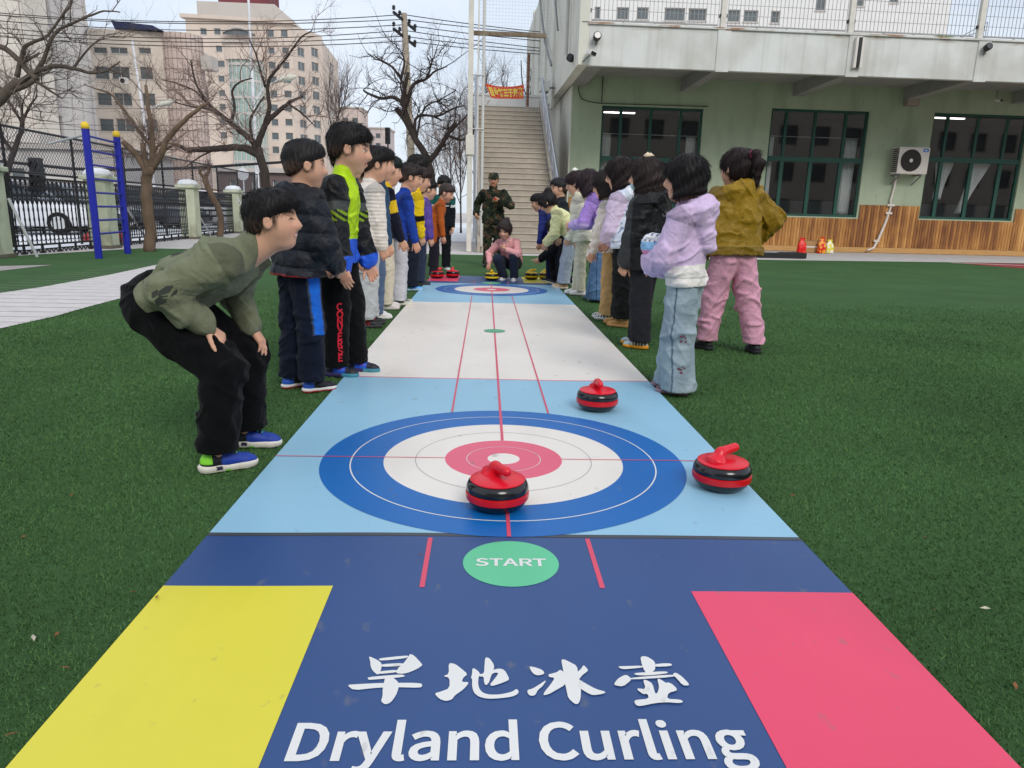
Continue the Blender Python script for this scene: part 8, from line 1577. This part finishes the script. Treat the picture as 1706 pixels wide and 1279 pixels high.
person('girl with a black bob in a lilac hooded top and pale wide jeans', foot=(1128, 652), az=-62, H=1.25, lean=2, hunch=4, hyaw=-18, hpitch=4, feet=((.06, .05, 6), (-.06, -.02, -6)), lh=(-.015, .20, .70), lpole=(-.9, -.55, -.25), rh=(.05, .19, .69), rpole=(.9, -.5, -.2), lhd=(.75, .5, .2), lcurl=.8, lpn=(.3, -.6, .7), rhd=(-.8, .4, .1), rcurl=.8,
       top=dict(col=lil_col, sl=.054, cuff=.05, r=.076, hem=.0, collar=.035, hood=1.5, fold=.010, name='hoodie', w=1.36), pants=dict(col=jean(c3(156, 172, 180), c3(104, 122, 138)), mat=M_DEN, th=.068, kn=.072, ak=.080, w=.062, hem=.022, fold=.008, bunch=.004, name='jeans'), shoes=dict(col=c3(110, 84, 98), sole=c3(160, 130, 140)), hair=dict(style='bob', bang=1, cutz=-.38, col=c3(24, 19, 20)), neck=.014, vox=.0050, group=GRgt, extra=lil_extra)
must = c3(140, 110, 20)
person('girl in a mustard jacket and pink trousers walking away with a ponytail', foot=(1207, 585), az=-18, top_px=(1200, 250), lean=4, hunch=2, twist=-4, hyaw=-14, hpitch=2, feet=((.19, -.10, 14), (-.10, .10, -20)), rh=(.22, .12, .80), rpole=(1, -.25, .0), lh=(-.16, .16, .72), rcurl=.9,
       top=dict(col=paint(must, (lambda u, fr, la, tg, t, V: (tg == 'hood'), must*1.15), (lambda u, fr, la, tg, t, V: (tg == 'torso') & (u < .012), must*.75)), puff=.014, sl=.046, cuff=.042, r=.078, hem=.01, hood=1.35, collar=.05, fold=.014, lam=(.10, .26), mat=M_NYL, name='jacket', w=1.45), pants=dict(col=c3(214, 158, 178), th=.072, kn=.060, ak=.052, fold=.011, bunch=.010, hem=.05), shoes=dict(col=c3(26, 26, 30), sole=c3(36, 36, 40)), hair=dict(style='pony', tie=srgb(236, 60, 130), tz=.30, col=c3(40, 28, 28)), vox=.0056, group=GRgt)
def mask_extra(c):
    hq, hh, HM = c['hq'], c['hh'], c['HM']; F = Field(); F.ell(hq(0, .19, -.22), hh*V3(.235, .235, .20), HM, .01); F.cut(hq(0, 0, -.07), HM[2]*.95+HM[1]*.15); F.cut(hq(0, .10, 0), -HM[1]); put('face_mask', F, .005, M_COT, c['root'], c3(176, 208, 210))
    m = mat('print_pale', srgb(196, 200, 206), .7, 30, .1); b = MB()
    from mathutils.bvhtree import BVHTree
    me = c['top'].data; bv = BVHTree.FromPolygons([tuple(v.co) for v in me.vertices], [tuple(q.vertices) for q in me.polygons]); rr = random.Random(9); ray = Vector(tuple(c['fw']))
    for k in range(16):
        p = Vector(tuple(c['chest']-c['lat']*(.055-.0075*k)+V3(0, 0, rr.uniform(-.012, .012)))); h = bv.ray_cast(p-ray*.4, ray, .6)
        if h[0]: q = h[0]-ray*.003; s = .003+.004*rr.random(); lt = Vector(tuple(c['lat'])); b.add([tuple(q-lt*.002+Vector((0, 0, -s*2))), tuple(q+lt*.002+Vector((0, 0, -s*2))), tuple(q+lt*.002+Vector((0, 0, s*2))), tuple(q-lt*.002+Vector((0, 0, s*2)))], [(0, 1, 2, 3)])
    b.build('sparkle_print', m, c['top'])
oshoe = lambda x, y, z: np.where((y > .2)[:, None], c3(170, 190, 196), np.where((np.abs(np.sin(y*30)) > .7)[:, None], c3(210, 206, 196), c3(28, 28, 32)))
person('girl in a long black hooded coat and face mask beside the lilac hoodie', foot=(1068, 578), az=-58, top_px=(1082, 267), lean=2, hunch=4, hyaw=-14, hpitch=4, feet=((.06, .06, 4), (-.06, -.02, -6)), lh=(-.16, .10, .62), lcurl=1.0,
       top=dict(col=paint(c3(15, 16, 20), (lambda u, fr, la, tg, t, V: isin(tg, 'upL', 'foL') & (((V[:, 1]) > .045)), c3(50, 52, 54))), puff=.012, sl=.047, cuff=.044, r=.078, hem=-.05, hood=1.2, mat=M_NYL, fold=.008, name='coat'), pants=dict(col=c3(38, 38, 44), th=.066, kn=.058, ak=.056, hem=.04), shoes=dict(col=oshoe, sole=c3(226, 152, 40)), hair=dict(style='long', len=.75, bow=srgb(226, 206, 176), col=c3(40, 28, 26)), vox=.0058, group=GRgt, extra=mask_extra)
def vest_col(V, tg, t, c):
    o = np.tile(c3(208, 216, 232), (len(V), 1)); n = np.sin(V[:, 0]*70+2*np.sin(V[:, 2]*50))*np.sin(V[:, 2]*66+2*np.sin(V[:, 1]*60)); o[n > .72] = c3(120, 136, 170); o[n < -.78] = c3(240, 242, 246); m = isin(tg, *arm); o[m] = c3(222, 202, 230); return o
person('girl in a printed white and blue vest with lilac sleeves and tan boots', foot=(1036, 543), az=-60, top_px=(1034, 265), lean=4, hunch=6, hyaw=-16, hpitch=12, feet=((.06, .06, 2), (-.06, -.03, -6)), lh=(-.02, .20, .76), lpole=(-.9, -.5, -.3), lhd=(.6, .5, .3), lcurl=.7, rh=(.08, .20, .72),
       top=dict(col=vest_col, puff=.004, sl=.045, cuff=.04, r=.08, hem=.0, hood=1.3, name='vest_and_sleeves', mat=M_NYL, fold=.007), pants=dict(col=c3(28, 30, 30), th=.062, kn=.056, ak=.054, fold=.008, bunch=.01, hem=.055), shoes=dict(col=c3(186, 138, 78), sole=c3(196, 152, 96), boot=.9), hair=dict(style='bob', col=c3(34, 24, 24)), vox=.0062, group=GRgt)
P_ = gp(1019, 535)
person('girl in a cream quilted jacket and tan trousers beyond the printed vest', loc=(P_[0]+.0, P_[1]+.12), az=-66, H=1.36, lean=5, hunch=8, hyaw=-8, hpitch=14, feet=((.05, .06, 0), (-.05, .0, -6)), lh=(-.13, .17, .60), lcurl=.6, top=dict(col=c3(234, 224, 212), puff=.012, quilt=.07, r=.076, hem=-.02, mat=M_NYL, name='jacket'), pants=dict(col=c3(196, 160, 108), th=.058, kn=.052, ak=.05, fold=.008, bunch=.01), shoes=dict(col=lambda x, y, z: np.where((np.abs(np.sin(y*22+x*30)) > .6)[:, None], c3(236, 234, 232), c3(26, 26, 28)), sole=c3(226, 226, 224)), hair=dict(style='bob', col=c3(34, 26, 26)), vox=.0068, group=GRgt)
person('girl in a purple sweatshirt and flared blue jeans leaning forward', foot=(996, 502), az=-70, top_px=None, H=1.47, hip=(0, -.02), lean=9, hunch=16, hyaw=4, hpitch=24, feet=((.06, .05, 4), (-.06, -.03, -4)), lh=(-.08, .33, .84), rh=(.04, .34, .85), lpole=(-.7, -.4, -.6), rpole=(.7, -.4, -.6), lcurl=1.0, rcurl=1.0, lhd=(.4, .85, .0), rhd=(-.4, .85, 0),
       top=dict(col=paint(c3(164, 132, 208), (lambda u, fr, la, tg, t, V: isin(tg, 'foL', 'foR'), c3(186, 164, 220)), (lambda u, fr, la, tg, t, V: (tg == 'torso') & (u < .04), c3(120, 120, 160))), sl=.046, cuff=.036, r=.072, hem=0, name='sweatshirt', fold=.01), pants=dict(col=jean(c3(88, 120, 156), c3(50, 76, 112)), mat=M_DEN, th=.062, kn=.060, ak=.078, hem=.02, name='jeans'), shoes=dict(col=c3(70, 90, 96), sole=c3(60, 90, 84)), hair=dict(style='bob', mess=1.6, col=c3(44, 32, 36)), vox=.007, group=GRgt)
person('girl in a cream white padded jacket, cream leggings and white trainers', foot=(968, 491), az=-72, top_px=None, H=1.47, lean=5, hunch=8, hyaw=0, hpitch=16, feet=((.05, .08, 0), (-.05, -.01, -4)), lh=(-.14, .15, .68), lcurl=.8, lpole=(-.5, -.8, 0), top=dict(col=c3(236, 230, 206), puff=.016, quilt=.11, r=.078, hem=-.04, mat=M_NYL, collar=.07, name='jacket'), pants=dict(col=c3(222, 212, 184), th=.054, kn=.044, ak=.036, fold=.006, bunch=.007), shoes=dict(col=c3(232, 230, 228), sole=c3(222, 216, 212)), hair=dict(style='pony', tz=.3, bow=srgb(238, 234, 228), col=c3(40, 26, 28)), vox=.0072, group=GRgt)
person('girl in a pale yellow jacket and grey sweatpants bending to look at the stones', foot=(938, 480), az=-76, H=1.40, hip=(0, -.10), hipz=.49, lean=22, hunch=26, hyaw=2, hpitch=40, feet=((.07, .03, 2), (-.07, -.02, -6)), lh=(-.12, .23, .58), rh=(.13, .26, .60), lpole=(-.5, -.8, .2), lcurl=.5, top=dict(col=c3(226, 224, 170), sl=.047, cuff=.04, r=.078, hem=-.03, name='jacket', fold=.01), pants=dict(col=c3(176, 184, 196), th=.066, kn=.058, ak=.054, bunch=.012, hem=.05), shoes=dict(col=shoe_two(c3(196, 156, 110), c3(226, 206, 180), c3(170, 130, 90)), sole=c3(220, 206, 190)), hair=dict(style='bun', wisps=1, col=c3(26, 22, 24)), vox=.0075, group=GRgt)
# kneeling girl in black with spectacles
def glasses(c):
    hq, hh = c['hq'], c['hh']; b = MB()
    for sx in (1, -1):
        b.tube([tuple(hq(sx*.145+.095*math.cos(k*.393), .375, .015+.085*math.sin(k*.393))) for k in range(17)], .012*hh, 5); b.tube([tuple(hq(sx*.24, .36, .03)), tuple(hq(sx*.36, -.02, .04))], .012*hh, 5)
    b.tube([tuple(hq(-.05, .385, .02)), tuple(hq(.05, .385, .02))], .012*hh, 5); b.build('spectacles', m_black, c['root'])
person('girl in black with spectacles kneeling and reaching over the yellow stones', foot=(944, 473), az=-84, H=1.38, hip=(0, -.12), hipz=.24, lean=26, hunch=16, hyaw=0, hpitch=28, feet=((.10, .16, 0), (-.06, -.16, -4)), lh=(-.10, .42, .30), rh=(.06, .40, .34), lpole=(-.4, -.5, -.5), lhd=(0, 1, .05), lpn=(.1, 0, -1), lcurl=.15, lthumb=.2, kneepole=((.1, 1, .8), (-.1, 1, -.1)), top=dict(col=c3(24, 24, 30), r=.074, hem=0, sl=.043, cuff=.034, name='jacket'), pants=dict(col=c3(22, 22, 26), th=.064, kn=.056, ak=.048), shoes=dict(col=c3(36, 36, 40)), hair=dict(style='bun', wisps=1, mess=1.5), vox=.0078, group=GRgt, extra=glasses)
P_ = at(908, 352, 10.6)
person('child in a bright navy jacket behind the bending yellow jacket girl', loc=(P_[0]+.12, 10.6), az=-80, H=1.28, lean=16, hunch=16, hyaw=0, hpitch=20, top=dict(col=c3(30, 44, 120), r=.078, puff=.006, hem=-.05, mat=M_NYL), pants=dict(col=c3(34, 40, 80)), shoes=dict(col=c3(30, 36, 60)), hair=dict(style='short'), vox=.0085, group=GRgt)
P_ = at(942, 298, 10.2)
person('dark haired child mostly hidden between the yellow and cream jackets', loc=(P_[0], 10.2), az=-100, H=P_[2], lean=4, hyaw=0, hpitch=6, top=dict(col=c3(40, 44, 50)), pants=dict(col=c3(36, 36, 44)), shoes=dict(col=c3(40, 40, 44)), hair=dict(style='short', col=c3(34, 34, 38)), vox=.009, group=GRgt)
P_ = at(1003, 290, 12.5)
person('smiling man in dark clothes glimpsed behind the purple girl', loc=(P_[0], 12.5), az=195, H=P_[2], hh=.215, lean=2, hyaw=0, hpitch=2, top=dict(col=c3(34, 36, 48), r=.068), pants=dict(col=c3(36, 36, 42), th=.056, kn=.046, ak=.042), shoes=dict(col=c3(30, 30, 32)), hair=dict(style='crop'), face=dict(smile=1), skin=c3(198, 140, 112), vox=.0095)
